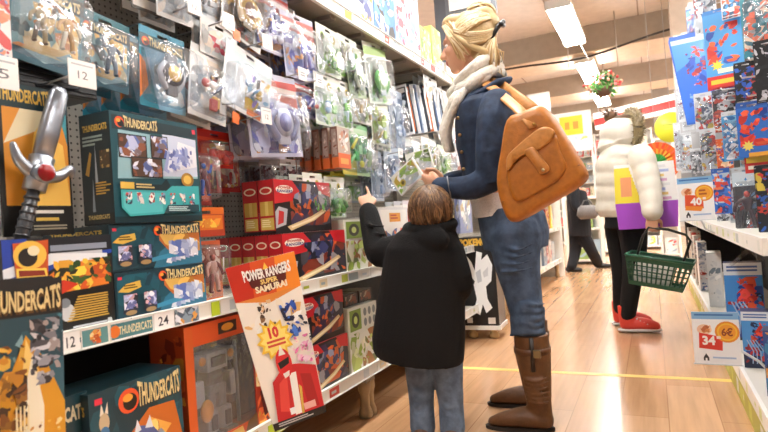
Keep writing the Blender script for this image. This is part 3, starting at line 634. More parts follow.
A = Art(mb, (-w/2, D, 0), (0, -D, 0), (0, 0, hb)); A.blobs(.05, .05, .95, .95, [h('d8622a'), h('8a2a12'), h('e8a03c')], 12, .3, 3)
mb.build('printed_tray', 'printed_card', r)
mb = MB(); mb.box(-w/2+.07*w, .003, .1*hb, -w/2+.64*w, .0036, .84*hb, WHITE); mb.build('window', 'clear_plastic', r)
c = Vector((-w*.145, D*.48, hb*.49)); g1, g2, g3, g4 = h('a9aeb6'), h('4c5159'), h('d28a2c'), h('7d848e'); mb = MB()
def rb(x0, z0, x1, z1, y0, y1, col, b=.005): mb.box(c.x+x0, c.y+y0, c.z+z0, c.x+x1, c.y+y1, c.z+z1, col, b=b)
rb(-.045, .035, .045, .095, -.035, .03, g1, .008); rb(-.03, .05, .03, .08, -.042, -.03, g2, .003); rb(-.03, -.01, .03, .035, -.025, .025, g2); rb(-.036, -.035, .036, -.008, -.03, .03, g4)
rb(-.016, .1, .016, .128, -.022, .018, h('6f8a5e'), .006); rb(-.012, .108, .012, .116, -.026, -.018, h('e0c040'), .002)
for q in (-1, 1):
    X0 = q*.062; mb.tube([c+Vector((X0, -.03, .075)), c+Vector((X0, .03, .075))], .024, g4, 14); mb.tube([c+Vector((X0, -.034, .075)), c+Vector((X0, -.03, .075))], .013, g3, 12)
    mb.limb([c+Vector((q*.066, 0, .06)), c+Vector((q*.076, -.005, .02))], [.014, .013], g2, 10); rb(q*.076-.02, -.06, q*.076+.02, .018, -.03, .02, g1, .006); rb(q*.076-.014, -.085, q*.076+.014, -.06, -.026, .012, g2, .005)
    rb(q*.024-.017, -.085, q*.024+.017, -.03, -.024, .02, g4); rb(q*.03-.022, -.15, q*.03+.022, -.082, -.034, .02, g1, .006); rb(q*.03-.012, -.14, q*.03+.012, -.095, -.04, -.03, g2, .003); rb(q*.034-.025, -.165, q*.034+.025, -.148, -.05, .025, g2, .005)
mb.ball(c+Vector((-.068, -.045, -.07)), (.026, .012, .034), g3, 14, 8); mb.tube([c+Vector((.085, -.03, -.15)), c+Vector((.085, -.03, .11))], .006, g4, 8)
mb.build('toy_robot', 'plastic', r)
# red boxes on the shelf: three rows, each box with its neighbours behind it
def prrow(rc, z, n, dep, labs, hh=None, seed=2):
    loc, w, h0 = rectL(*rc, -1.215); loc.z = z+.0008; hh = hh or h0
    for i in range(n):
        carton('action_figure_box', w, hh, dep-.002, h('8f1a1f'), labs[i], 'box', 'red and black figure boxes', loc+Vector((-dep*i, 0, 0)), front=lambda A: art_pr(A, seed), side=side_pr)
    return loc, w, hh
ordn = ['frontmost', 'second from the front', 'third from the front', 'fourth from the front', 'rearmost']
la, wa, ha = prrow((283, 238, 346, 284), ZS, 5, .062, ['red and black toy box in the layer behind the leaflet pack, '+o for o in ordn], .193)
loc, w, h0 = rectL(279, 190, 327, 238, -1.225)
for i in range(2):
    carton('action_figure_box', wa*.86, .2, .07, h('8f1a1f'), ['red and black sword toy box lying on top of the layer, the front one', 'red and black sword toy box on top of the layer, the rear one'][i], 'box', 'red and black figure boxes', Vector((-1.235-.073*i, la.y-.035, ZS+ha+.003)), front=lambda A: art_pr(A, 6), side=side_pr)
ys = [rectL(303, 300, 349, 380, -1.21)[0].y]
lb, wb, hbx = rectL(304, 330, 349, 385, -1.21)
carton('action_figure_box', wb, .19, .16, h('8f1a1f'), 'lower of two red and black sword toy boxes on the base shelf', 'box', 'red and black figure boxes', Vector((-1.212, lb.y, ZB+.001)), front=lambda A: art_pr(A, 8), side=side_pr)
carton('action_figure_box', wb, .185, .16, h('8f1a1f'), 'upper of two red and black sword toy boxes on the base shelf', 'box', 'red and black figure boxes', Vector((-1.218, lb.y-.006, ZB+.193)), front=lambda A: art_pr(A, 6), side=side_pr)
# green and white boxes
lg, wg, hg = rectL(349, 300, 378, 365, -1.212)
carton('toy_box', wg, .285, .12, h('dfe2cc'), 'tall green and white alien toy box on the base shelf beside the black coat', 'box', None, Vector((-1.212, lg.y, ZB+.001)), front=lambda A: art_ben(A, 4))
for i, y_ in enumerate((lg.y-.05, lg.y+.09)):
    carton('toy_box', .13, .055, .12, h('33261f'), ('small brown box lying on the tall green and white box, left', 'small brown box lying on the tall green and white box, right')[i], 'box', None, Vector((-1.24, y_, ZB+.289)), front=lambda A: A.blobs(.1, .1, .9, .9, [h('5a4238'), h('8a4a32'), h('b09a80')], 6, .4, 3))
lh, wh, hh_ = rectL(334, 215, 374, 272, -1.215)
carton('toy_box', wh, .235, .12, h('dfe2cc'), 'wide pale green alien toy box on the shelf below the pointing hand', 'box', None, Vector((-1.218, la.y+wa/2+wh/2+.008, ZS+.001)), front=lambda A: art_ben(A, 9))
def art_story(A):
    A.rect(0, 0, 1, 1, h('dcdedf')); A.rect(.06, .04, .94, .96, h('eeeeea')); A.rect(.34, .74, .72, .9, h('e09a34')); A.lines(.38,.77,.68,.87,2,h('b23a2a'),3); A.blobs(.12, .1, .9, .62, [h('c0472c'), h('e3b26a'), h('7a4a30'), h('d8d2c6'), h('c86a3a'), h('4a6a9a')], 12, .28, 6)
ls, ws, hs = rectL(380, 198, 409, 262, -1.22)
carton('toy_box', ws, .29, .1, h('e2e2de'), 'white storybook toy box with an orange title, above the sleeve of the boy', 'box', None, Vector((-1.222, ls.y, ZS+.001)), front=art_story)
carton('toy_box', .16, .27, .1, h('c3332c'), 'red box just left of the hair of the boy', 'box', None, Vector((-1.222, ls.y+ws/2+.09, ZS+.001)), front=lambda A: (A.rect(0, 0, 1, 1, h('cf3a30')), A.blobs(.1, .1, .9, .9, [h('e86a4a'), h('f3e6dc'), h('a01f22')], 7, .3, 2)))
# top shelf boxes (seen from below)
def top(x0, y0, x1, y1, lab, col, pal, X=-1.215, seed=1, d=.2):
    loc, w, hh = rectL(x0, y0, x1, y1, X); hh = max(.18, loc.z+hh-ZT); loc.z = ZT+.001
    def art(A): A.rect(0, 0, 1, 1, h(col)); A.blobs(.03, .03, .97, .97, [h(c) for c in pal], 20, .26, seed); A.rect(0, 0, 1, .05, h(pal[0]))
    carton('toy_box', w-.006, hh, d, h(col), lab, 'box', None, loc, front=art, other=art)
top(300, -60, 330, 0, 'white and lilac box at the near end of the top shelf', 'e6e4ee', ['f4f2f4', 'c9bfe0', 'd8d4e6'], seed=1)
top(331, -50, 352, 8, 'white box on the top shelf left of the dark blue one', 'f0eef2', ['e6e2ee', 'b8a8d8', 'dcd8e8'], seed=2)
top(353, -40, 372, 18, 'box with dark blue and gold art on the top shelf', 'c9d2e6', ['2a3a6e', 'b8903e', '6f84c0', 'ece6d6', '3a4a88'], seed=3)
top(373, -30, 393, 30, 'bright blue box with a black patch on the top shelf', '3a86c8', ['1b1d26', '5aa2dc', '2a64ae', 'e8e2cc', '16181f'], seed=4)
top(394, -20, 407, 40, 'pale blue box with a red streak on the top shelf', 'a9c9e6', ['d8384a', 'dfe9f2', '7aa8d8', 'e0566a'], seed=5)
top(408, -6, 419, 50, 'pale blue and red box at the far end of the tall top-shelf row', 'b4d2ea', ['d2485a', '8ab6dc', 'e4eef4'], seed=6)
for i, (a, b) in enumerate([(421, 431), (432, 441)]):
    top(a, 30, b, 62, ('small lime green pack on the top shelf in front of the face', 'second lime green pack on the top shelf nearest the face')[i], 'bcd06a', ['d6e28e', '7aa03a', 'e8ecc8', 'c0cc4a'], seed=7+i, d=.1)
# ================================================================== LEFT HANGING PACKS
def hook(px, py, X, num, lab, w=.055, hh=.05, both=True, sz=None):
    p = atx(px, py, X); r = tag(empty('display_hook', (0, 0, 0)), lab, 'hook', 'wire display hooks with price plates'); r.location = (-1.632, p.y, p.z)
    ln = X+1.632
    mb = MB(); mb.tube([(0, 0, .0), (ln*.7, 0, 0), (ln-.01, 0, .006)], .003, h('9a9a9c'), 6); mb.box(-.004, -.02, -.015, .003, .02, .02, h('88888a')); mb.build('rod', 'metal', r)
    s = sz or 1; mb = MB(); mb.box(ln-.004, -w/2*s, -hh/2*s, ln-.001, w/2*s, hh/2*s, h('f4f4f4')); 
    A = Art(mb, (ln-.001, -w/2*s, -hh/2*s), (0, w*s, 0), (0, 0, hh*s)); (A.text(num, .32, .3, .68, .6, h('6a6c75'), .0) if num else A.lines(.2,.25,.8,.65,2,h('9a9ca4'),2)); A.rect(.1, .8, .9, .86, h('b8bcc4'))
    mb.build('price_plate', 'printed_card', r)
    return r
FIGP = [h('8a7a5a'), h('b8905a'), h('5a4a3a'), h('c9c2b0')]
FIGG = [h('6f7f8f'), h('c7a05a'), h('3a4a5a'), h('b9c2cc')]
CLR = [h('d8dce0'), h('b05050'), h('5a6a88'), h('c9a45a'), h('e8e8ea')]
PUR = [h('6a70c4'), h('d8daf0'), h('3f4890'), h('e0a050')]
GRN = [h('6ab04a'), h('e6ece2'), h('3a7a34'), h('b8d890')]
# ---- top left
hang((-30, -60, 12, 60), -1.2, 'toy_pack', 'red and white card at the far upper left corner, above the label 5', h('d8d4d4'), lambda A: (A.rect(0, 0, 1, 1, h('e2dede')), A.blobs(.4, 0, 1, 1, [h('c04a4a'), h('8aa0c8'), h('f0ecea'), h('d88a6a')], 14, .4, 3)), None, None, d=.01)
hook(4, 72, -1.175, '5', 'wire hook with a white price plate printed 5 at the left edge', hh=.068, w=.06)
t2 = hang((20, -34, 95, 61), -1.225, 'figure_pack', 'large clear teal blister pack with a tan figure, above the black tray', h('1f6a78'), lambda A: art_tc(A, 2), 'pair', FIGP, d=.07, n=1, tilt=7, header=.17, seed=3)
hang((91, 10, 141, 83), -1.26, 'figure_pack', 'teal blister pack with an orange emblem, second from the left on top', h('1f6a78'), lambda A: art_tc(A, 5), 'figure', FIGG, d=.06, n=1, tilt=5, header=.2, seed=5)
t4 = hang((157, 27, 201, 106), -1.225, 'figure_pack', 'teal and sky-blue blister pack with a dark mechanical toy, front of its row', h('4a9fc0'), lambda A: (A.rect(0, 0, 1, 1, h('8dbdd8')), A.poly([(0, 0), (.4, 0), (.1, .8), (0, .8)], h('2a8aa0')), A.poly([(0, .1), (.18, .3), (.12, .6), (0, .7)], h('e2812e')), A.blobs(.3, .1, 1, .8, [h('a9bfcc'), h('dfe4e6'), h('6f8a98')], 9, .3, 3), A.rect(0, .82, 1, 1, h('1d5260')), brand(A, .05, .85, .95, .95)), 'gadget', [h('3a3c46'), h('c9a23a'), h('7a7f8a'), h('b8bcc8')], d=.075, n=3, gap=.004, tilt=3, header=.18)
mb = MB(); p, w, hh = rectL(14, 55, 96, 92, -1.33)
r = tag(empty('hook_tray', p), 'black plastic display tray hung on the panel below the large teal pack', 'tray'); place(r, p, LEFT)
mb.box(-w/2, 0, .0, w/2, .02, hh*.9, h('17171a'), b=.003); mb.box(-w/2, .02, 0, w/2, .3, .02, h('1d1d20'), b=.003); mb.box(-w/2, .28, 0, w/2, .3, hh, h('1d1d20'))
for q in range(5): mb.box(-w/2+.01, -.004, hh*.12+q*hh*.16, w/2-.01, 0, hh*.18+q*hh*.16, h('26262a'))
mb.build('tray_body', 'plastic', r); mb = MB(); mb.tube([(-w*.3, -.012, hh*.05), (w*.2, -.01, hh*.18), (w*.42, -.012, hh*.5)], .004, h('3a3a3e'), 6); mb.build('wire_clip', 'metal', r)
hook(83, 74, -1.18, '12', 'wire hook with a slanted white price plate beside the black tray', w=.07, hh=.062)
# ---- clear white packs
art_w = lambda s: (lambda A: art_white(A, s))
hang((170, -50, 204, 16), -1.23, 'toy_pack', 'clear pack cut by the top edge behind the uppermost price plate', h('dfe3e6'), art_w(3), 'loose', [h('8a8f98'), h('c9a06a'), h('d8dce0'), h('3a3c40')], d=.06, n=1)
hang((137, -60, 166, 9), -1.30, 'toy_pack', 'dark grey pack hung high at the top edge left of the price plate', h('4a4844'), lambda A: (A.rect(0, 0, 1, 1, h('57544f')), A.rect(.05, .05, .95, .2, h('d8d8d4'))), None, None, d=.03, n=1)
hook(195, 6, -1.2, '12', 'wire hook with a white price plate in the top row, leftmost')
art_wcol = lambda A: (A.rect(0, 0, 1, 1, h('eef1f3')), A.rect(0, .8, 1, 1, h('cfe4ea')), A.blobs(.45, .1, .98, .78, [h('c9a63a'), h('7aa8c8'), h('dfe6ee'), h('8f7ac0'), h('e0b85a'), h('5a7a9a')], 14, .3, 4), A.rect(.5, .02, .8, .12, h('e78a5a')))
hang((199, 45, 236, 117), -1.225, 'toy_pack', 'long clear white pack with small red parts, left of the white card with yellow toys', h('e6eaec'), lambda A: (art_white(A, 8), A.blobs(.2, .62, .95, .74, [h('b0303a'), h('3a2a40'), h('d8a04a')], 7, .4, 2)), 'loose', CLR, d=.055, n=2, tilt=8, header=.3, seed=2)
hang((231, 47, 277, 112), -1.2, 'toy_pack', 'white pack with yellow and blue toys, tilted, above its price plate', h('e9eef0'), art_wcol, 'loose', [h('c9a63a'), h('88aed0'), h('e8e8ec'), h('3a3c44')], d=.05, n=2, tilt=12, header=.3, seed=6)
hang((204, 22, 240, 58), -1.255, 'toy_pack', 'white header card with a pink print behind the clear white packs', h('eceff1'), lambda A: (art_white(A, 12), A.blobs(.2, .2, .9, .7, [h('d8b0b8'), h('c0485a'), h('e8e8ec')], 7, .3, 5)), None, None, d=.02, n=1, tilt=5)
hang((203, -40, 230, 14), -1.24, 'toy_pack', 'pale clear pack at the top edge between two price plates', h('dde2e6'), art_w(14), 'loose', CLR, d=.05, n=1, seed=9)
hang((229, -40, 268, 36), -1.22, 'toy_pack', 'white edged pack with gold and brown toys at the top edge', h('e9e9e6'), lambda A: (A.rect(0, 0, 1, 1, h('ecebe6')), A.rect(.06, .04, .8, .96, h('8a7458')), A.blobs(.06, .04, .8, .96, [h('c99a3a'), h('5a3a2a'), h('d8b870'), h('b0503a'), h('6a6a60')], 18, .3, 3)), 'gadget', [h('c9a23a'), h('8a5a3a'), h('7a6a50'), h('d8c08a')], d=.05, n=1, tilt=14)
hook(229, 21, -1.19, '12', 'wire hook with a white price plate above the white pack with yellow toys')
hook(268, 42, -1.18, '12', 'wire hook with a white price plate beside the red and purple pack')
hook(267, 116, -1.185, '12', 'wire hook with a white price plate under the tilted white pack', hh=.055)
mb = MB(); 
for i, (px, py, lab) in enumerate([(237, 35, 'small orange price flag clipped beside the white plate near the top'), (236, 118, 'small orange price flag hung below the clear white packs')]):
    p = atx(px, py, -1.195); mb = MB(); mb.box(-.016, 0, -.018, .016, .002, .018, h('e8722c')); mb.tube([(0, .003, .018), (0, .01, .05), (0, .06, .055)], .002, h('999999'), 5); o = mb.build('price_flag', 'printed_card'); place(o, p, LEFT, 8); tag(o, lab, 'price flag')
# ---- purple and pink packs
art_p = lambda s: (lambda A: art_purple(A, s))
hang((266, -14, 300, 50), -1.215, 'toy_pack', 'lilac pack with a pink top at the top edge, behind the white price plate', h('c9cbe6'), art_p(2), 'loose', PUR, d=.055, n=2, seed=3)
hang((297, 14, 328, 76), -1.2, 'toy_pack', 'blue and lilac pack with an orange dot, pink header, in the second row', h('c9cde8'), art_p(5), 'figure', PUR, d=.06, n=2, header=.22, seed=6, tilt=-4)
hang((266, 72, 316, 154), -1.195, 'toy_pack', 'big lilac clear pack with a red and white header, largest of the lilac ones', h('cdd1e8'), lambda A: (art_purple(A, 7), A.blobs(.05, .82, .5, .98, [h('c02a30'), h('7a1a22'), h('e86a5a')], 6, .4, 4)), 'gadget', [h('b8bdd6'), h('6a70b0'), h('d9dcec'), h('8a90b8')], d=.075, n=2, tilt=-5, header=.24, seed=2)
hang((306, 80, 330, 116), -1.23, 'toy_pack', 'small lilac and red pack to the right of the big lilac pack', h('b9b6d8'), art_p(9), 'loose', [h('5a60b8'), h('c8453a'), h('d8d8ee')], d=.05, n=2, seed=8)
hook(303, 74, -1.185, None, 'wire hook with a white price plate below the blue and lilac pack')
hook(320, 81, -1.185, None, 'wire hook with a white price plate left of the green and white pack')
# ---- green and white packs
art_g = lambda s: (lambda A: art_green(A, s))
hang((327, 26, 349, 73), -1.2, 'toy_pack', 'pale green clear pack under the top shelf, leftmost of the green ones', h('e4ebe2'), art_g(2), 'loose', GRN, d=.05, n=3, seed=2)
hang((348, 36, 366, 78), -1.215, 'toy_pack', 'second pale green clear pack under the top shelf', h('dfe8e4'), art_g(4), 'loose', [h('a9c4cc'), h('6ab04a'), h('e8ecec'), h('3a5a4a')], d=.05, n=3, seed=5)
hang((325, 73, 345, 124), -1.205, 'toy_pack', 'white green pack with two round eyes on its header, below the leftmost green one', h('e9eee6'), art_g(6), 'loose', [h('8fb4d8'), h('e6eef4'), h('6ab04a'), h('cfe0d0')], d=.05, n=3, seed=4)
hang((345, 80, 361, 128), -1.21, 'toy_pack', 'narrow white green pack with round eyes, left of the long green pair', h('e6ece2'), art_g(8), 'figure', [h('7fc05a'), h('4a8a3a'), h('c8dce8'), h('e9e9e0')], d=.05, n=3, seed=3)
hang((358, 48, 374, 96), -1.2, 'toy_pack', 'left long green striped pack, of the pair near the top shelf', h('c8d6b4'), lambda A: (A.rect(0, 0, 1, 1, h('b9c9a8')), A.rect(0, .8, 1, 1, h('e6ead8')), A.blobs(.05, .05, .95, .75, [h('6a8a54'), h('d4dccb'), h('3a4a3a'), h('8fae6a')], 10, .3, 3)), 'gadget', [h('5a6a58'), h('a8c88a'), h('9aa89a'), h('d8e0d0')], d=.05, n=2, tilt=-9)
hang((377, 44, 398, 102), -1.2, 'toy_pack', 'right long green striped pack, with a white label', h('dfe8da'), lambda A: (A.rect(0, 0, 1, 1, h('dce6d8')), A.rect(.1, .3, .8, .5, WHITE), A.blobs(.05, .02, .95, .4, [h('6ab84a'), h('a8d88a'), h('dfeedd')], 8, .3, 3), A.rect(0, .86, 1, 1, h('9fc66a'))), 'gadget', [h('7fbf5a'), h('dfe8e0'), h('b8c8c8'), h('4a9a3a')], d=.05, n=2, tilt=-9)
hook(341, 63, -1.185, None, 'wire hook with a white plate below the pale green packs'); hook(360, 70, -1.185, None, 'wire hook with a white plate left of the long green pair')
# ---- orange figure row
loc, w, hh = rectL(338, 128, 350, 168, -1.2)
art_o = lambda A: (A.rect(0, 0, 1, 1, h('b9a898')), A.rect(0, .0, 1, .36, h('e0662a')), A.blobs(.1, .4, .9, .95, [h('d8cfc4'), h('8a5a44'), h('c98a6a'), h('e8e0d8')], 9, .3, 3), A.rect(.15, .1, .8, .24, h('f0a04a')))
side_o = lambda A: (A.rect(0, 0, 1, 1, h('8f6a5c')), A.rect(0, 0, 1, .26, h('d86a34')), A.rect(.15, .3, .85, .94, h('b09a90')), A.blobs(.15, .3, .85, .94, [h('8a5a4a'), h('d8c8bc'), h('6a3a34')], 5, .3, 2))
for i in range(6):
    carton('figure_box', w, hh, .034, h('8f5a48'), 'slim brown figure box with an orange base, '+['front one of the row', 'second of the row', 'third of the row', 'fourth of the row', 'fifth of the row', 'rearmost of the row'][i], 'box', 'orange based figure boxes', loc+Vector((-.047*i, 0, 0)), front=art_o, side=side_o)
loc, w, hh = rectL(327, 160, 345, 186, -1.235)
# ---- red packs on the panel
hang((208, 129, 243, 166), -1.33, 'figure_pack', 'red card pack with a green oval header, upper of the red packs', h('d02f26'), lambda A: art_red(A, 3), 'creature', [h('c82a22'), h('e8cfa8'), h('c82a22'), h('f2ece2')], d=.05, n=1, header=.3, seed=2)
hang((224, 140, 247, 191), -1.42, 'figure_pack', 'tall red card pack right of and behind the upper red pack', h('d5342a'), lambda A: art_red(A, 6), 'figure', [h('e8e2da'), h('d84a3a'), h('b81f1f'), h('f0c8a0')], d=.04, n=1, header=.25, seed=4)
hang((199, 150, 224, 204), -1.27, 'figure_pack', 'clear pack with a dark red figure in a blue cap', h('8a3430'), lambda A: (A.rect(0, 0, 1, 1, h('9a4038')), A.blobs(.05, .05, .95, .95, [h('c0553a'), h('5a2426'), h('d8a080'), h('7a3a40')], 12, .3, 3)), 'figure', [h('6a2a3a'), h('2458b8'), h('2458b8'), h('c9a080')], d=.06, header=.06, seed=3)
hang((200, 206, 236, 236), -1.255, 'figure_pack', 'clear pack with an orange printed base below the blue cap figure', h('e0722c'), lambda A: (A.rect(0, 0, 1, 1, h('b8442a')), A.rect(.02, .3, .95, .95, h('e57a2e')), A.blobs(.1, .4, .9, .8, [h('f3c04c'), h('f09a3a')], 8, .3, 3)), None, None, d=.05)
hang((206, 240, 236, 303), -1.24, 'figure_pack', 'clear tall pack with a pale figure and orange base, beside the slim teal boxes', h('c9603a'), lambda A: (A.rect(0, 0, 1, 1, h('b8604a')), A.rect(.0, 0, 1, .36, h('e2742c')), A.blobs(.05, .1, .95, .35, [h('f3b84c'), h('f0cf7a')], 7, .3, 2), A.blobs(.05, .4, .95, .95, [h('c98a74'), h('9a3a30'), h('e0c4b4')], 9, .3, 5)), 'figure', [h('d0a090'), h('b8503a'), h('8a3a30'), h('e8d8cc')], d=.06, header=.05, seed=6)
# ---- alien packs above the red boxes
for i, (rc, lab, hd) in enumerate([((314, 172, 333, 216), 'left white topped alien pack with green toy, above the pale green box', 4), ((335, 176, 354, 217), 'right white topped alien pack with green toy, above the pale green box', 7)]):
    hang(rc, -1.215, 'toy_pack', lab, h('eaf0e4'), (lambda s: lambda A: art_green(A, s))(hd), 'creature', GRN, d=.05, n=2, header=.26, seed=hd)
hang((354, 176, 377, 200), -1.3, 'toy_pack', 'short clear green pack above the pointing finger', h('cfe0c8'), art_g(11), 'loose', GRN, d=.05, n=1, seed=4)
hang((352, 122, 378, 174), -1.215, 'toy_pack', 'bright green toy pack with yellow base, in the middle of the panel', h('7fcf7a'), lambda A: (A.rect(0, 0, 1, 1, h('b8e0b0')), A.rect(0, 0, .5, .45, h('d8cf4a')), A.blobs(.1, .4, 1, .9, [h('3fb85a'), h('8fd88a'), h('dff0dc'), h('2a9a4a')], 10, .35, 3)), 'loose', [h('3fc05a'), h('d8d84a'), h('8fe09a'), h('2f9a48')], d=.055, n=2, seed=3)
hang((362, 94, 379, 122), -1.205, 'toy_pack', 'tan and white pack hung over the bright green one', h('d8d2c4'), lambda A: (A.rect(0, 0, 1, 1, h('dcd8cc')), A.blobs(.05, .05, .95, .95, [h('b89a5a'), h('f0eee6'), h('8aa05a'), h('a8a8a0')], 10, .3, 8)), 'loose', [h('c9b48a'), h('e8e8e0'), h('9ab86a')], d=.05, n=2, seed=1)
hang((380, 100, 397, 144), -1.21, 'toy_pack', 'white and lime pack right of the tan and white one', h('e2e8d8'), lambda A: (A.rect(0, 0, 1, 1, h('dfe6d4')), A.blobs(.05, .05, .95, .95, [h('a8c84a'), h('f2f2ee'), h('b8a06a'), h('c8d8e0')], 10, .3, 4)), 'loose', [h('b8d06a'), h('f0f0ec'), h('c0a870')], d=.05, n=2, seed=7)
for i, (rc, lab) in enumerate([((380, 150, 391, 200), 'left grey blue clear pack above the boy'), ((393, 148, 408, 190), 'right grey blue clear pack above the boy'), ((398, 90, 412, 150), 'pale blue clear pack beside the fanned magazines')]):
    hang(rc, -1.22, 'toy_pack', lab, h('b4c2d4'), lambda A: (A.rect(0, 0, 1, 1, h('b9c7d8')), A.blobs(.05, .05, .95, .95, [h('8fa2bc'), h('dce4ee'), h('6a7c98')], 9, .3, 4)), 'loose', [h('8fa4c4'), h('d8e0ec'), h('5a6c8c')], d=.05, n=2, seed=i+2)
hook(401, 153, -1.19, None, 'wire hook with a white plate below the pale blue pack'); hook(416, 150, -1.19, None, 'wire hook with a white plate below the fanned magazines')
# magazines fanned edge-on
cols = ['f2f2f2', '3a4452', 'e6e9ee', '8a98b0', 'f6f6f6', '2c3440', 'c9703a', 'f0f0f0', '46648c', 'eceef0', '30343c', 'f4f4f4']
for i, c in enumerate(cols):
    p = atx(414+i*3.1, 136-i*.5, -1.22); mb = MB(); ln, hh = .16, .30
    mb.box(-ln/2, -.004, 0, ln/2, .004, hh, h(c), b=.001); A = Art(mb, (-ln/2, -.004, 0), (ln, 0, 0), (0, 0, hh)); A.rect(.05, .05, .95, .95, h(cols[(i+5) % 12])); A.blobs(.1, .1, .9, .8, [h('dfe3ea'), h('6a7890'), h('d0885a'), h('24282f')], 10, .3, i); A.rect(.08, .84, .92, .93, h('f4f4f4'))
    o = mb.build('magazine', 'printed_card'); place(o, Vector((-1.285, p.y-.02, p.z+.0)), 4+i*1.2, -7)
    tag(o, '%s cover magazine, %s in the fan under the top shelf' % (['white', 'slate', 'pale grey', 'blue grey', 'bright white', 'navy', 'orange', 'off white', 'mid blue', 'light grey', 'charcoal', 'plain white'][i], ['first', 'second', 'third', 'fourth', 'fifth', 'sixth', 'seventh', 'eighth', 'ninth', 'tenth', 'eleventh', 'twelfth'][i]), 'magazine', 'magazines fanned on the left wall')
for i, (rc, c, lab) in enumerate([((428, 78, 441, 130), 'e8ecee', 'clear white pack on the panel in front of the scarf'), ((440, 90, 452, 140), 'dfe4e4', 'pale pack half hidden behind the scarf'), ((446, 196, 458, 232), '2a2a2c', 'black pack with a gold chain print left of the white shirt'), ((462, 190, 474, 233), '8f9cc8', 'lilac blue pack just left of the white shirt'), ((475, 150, 486, 190), 'b8c4b4', 'pale green pack behind the forearm')]):
    pal = {2: [h('d0b878'), h('e8dcb8'), h('3a3428')]}.get(i, [h('f4f6f6'), h('a8b4c0'), h('c8b48a')])
    hang(rc, -1.22, 'toy_pack', lab, h(c), (lambda c, pal, i: lambda A: (A.rect(0, 0, 1, 1, h(c)), A.blobs(.1, .05, .9, .95, pal, 10, .25, i)))(c, pal, i), None, None, d=.02, n=2)
for i, (rc, c, pal, lab) in enumerate([((412, 140, 426, 166), 'dfe6e0', ['a8c87a', 'f4f4f0', '6a8a9a'], 'left white and green pack below the fanned magazines'), ((428, 138, 442, 168), 'e6eae8', ['c8d4dc', 'b8a04a', '7aa84a'], 'right white and green pack below the fanned magazines'),
    ((410, 200, 424, 232), 'd8dde2', ['8fa2bc', 'c8404a', 'f0f0f0'], 'pale blue pack behind the head of the boy'), ((444, 146, 458, 180), 'cfdcc0', ['8ac04a', 'e8ece0', '4a7a34'], 'lime pack between the scarf and the forearm'), ((455, 128, 468, 176), 'dfe2e6', ['a8b4c4', 'f4f4f4', 'b8503a'], 'pale grey pack hidden mostly by the denim sleeve'),
    ((426, 205, 440, 240), 'b8c4d0', ['6a7c98', 'e8ecf0', 'c8a04a'], 'slate pack low on the panel beside the hair of the boy'), ((383, 128, 397, 150), 'e2e6e0', ['a8b49a', 'f4f4f0', '8a9aa8'], 'small white pack above the grey blue ones'), ((364, 138, 380, 172), 'd8e2e0', ['7fb86a', 'a8c8d8', 'f0f0ee'], 'pale pack with green specks right of the bright green one'),
    ((288, 158, 304, 184), 'b8a8a4', ['7a2a30', 'd8ccc8', '3a2a2e'], 'left small dark red pack under the lilac one'), ((305, 160, 322, 186), 'a89894', ['8a3a34', 'e0d4d0', '3a3034'], 'right small dark red pack under the lilac one'), ((268, 158, 286, 182), 'a8a4a4', ['c8c8cc', '5a2a30', '8a8a90'], 'small grey pack hung below the big lilac one')]):
    hang(rc, -1.23 if i < 8 else -1.36, 'toy_pack', lab, h(c), (lambda c, pal, i: lambda A: (A.rect(0, 0, 1, 1, h(c)), A.rect(0, .8, 1, 1, h('f2f2ee')), A.blobs(.06, .04, .94, .9, [h(x) for x in pal], 14, .28, i)))(c, pal, i), 'loose', [h(x) for x in pal], d=.04, n=2, seed=i)
# ---- sword pack and the card on the far left
hang((-14, 100, 15, 235), -1.3, 'toy_pack', 'white and red clear pack at the left edge beside the sword pack', h('dad6d4'), lambda A: (A.rect(0, 0, 1, 1, h('e0dcd8')), A.blobs(.1, .02, .95, .5, [h('b8402a'), h('d87a3a'), h('5a2a2a'), h('e8e0d8')], 14, .35, 3), A.blobs(.1, .5, .95, .95, [h('c8ccd6'), h('8fa4c8'), h('f0f0f0')], 9, .35, 4)), 'loose', [h('c8402c'), h('e0803a'), h('d8d4d0'), h('8a2a24')], d=.05)
loc, w, hh = rectL(14, 96, 84, 234, -1.235)
loc.z = .913; hh = 1.262-loc.z
r = tag(empty('sword_pack', loc), 'yellow and black card pack holding a silver toy sword with a red gem', 'toy pack'); place(r, loc, LEFT, 0, 0)
mb = MB(); mb.box(-w/2, .05, 0, w/2, .056, hh, h('14110f')); A = Art(mb, (-w/2, .05, 0), (w, 0, 0), (0, 0, hh))
A.rect(0, 0, 1, 1, h('12110f')); A.rect(0, .84, 1, 1, h('0f3038')); A.poly([(.06, .2), (.97, .2), (.97, .62), (.86, .84), (.06, .84)], h('d9912c')); A.poly([(.3, .2), (.97, .2), (.9, .62), (.5, .74)], h('efc25a')); A.poly([(.06, .6), (.3, .84), (.7, .84), (.5, .7)], h('e8ddb8')); A.poly([(.86, .84), (.97, .62), (.97, .84)], h('3b8f9c'))
A.text('THUNDERCATS', .02, .88, .72, .97, GOLD, .03, arch=.2); A.rect(.88, .9, .96, .95, h('d8344a')); A.lines(.4,.13,.86,.17,1,h('e8e8e2'),2); A.lines(.44,.08,.78,.12,1,GOLD,2); A.lines(.4, .03, .9, .07, 2, h('a09a86'), 2)
mb.build('backing_card', 'printed_card', r)
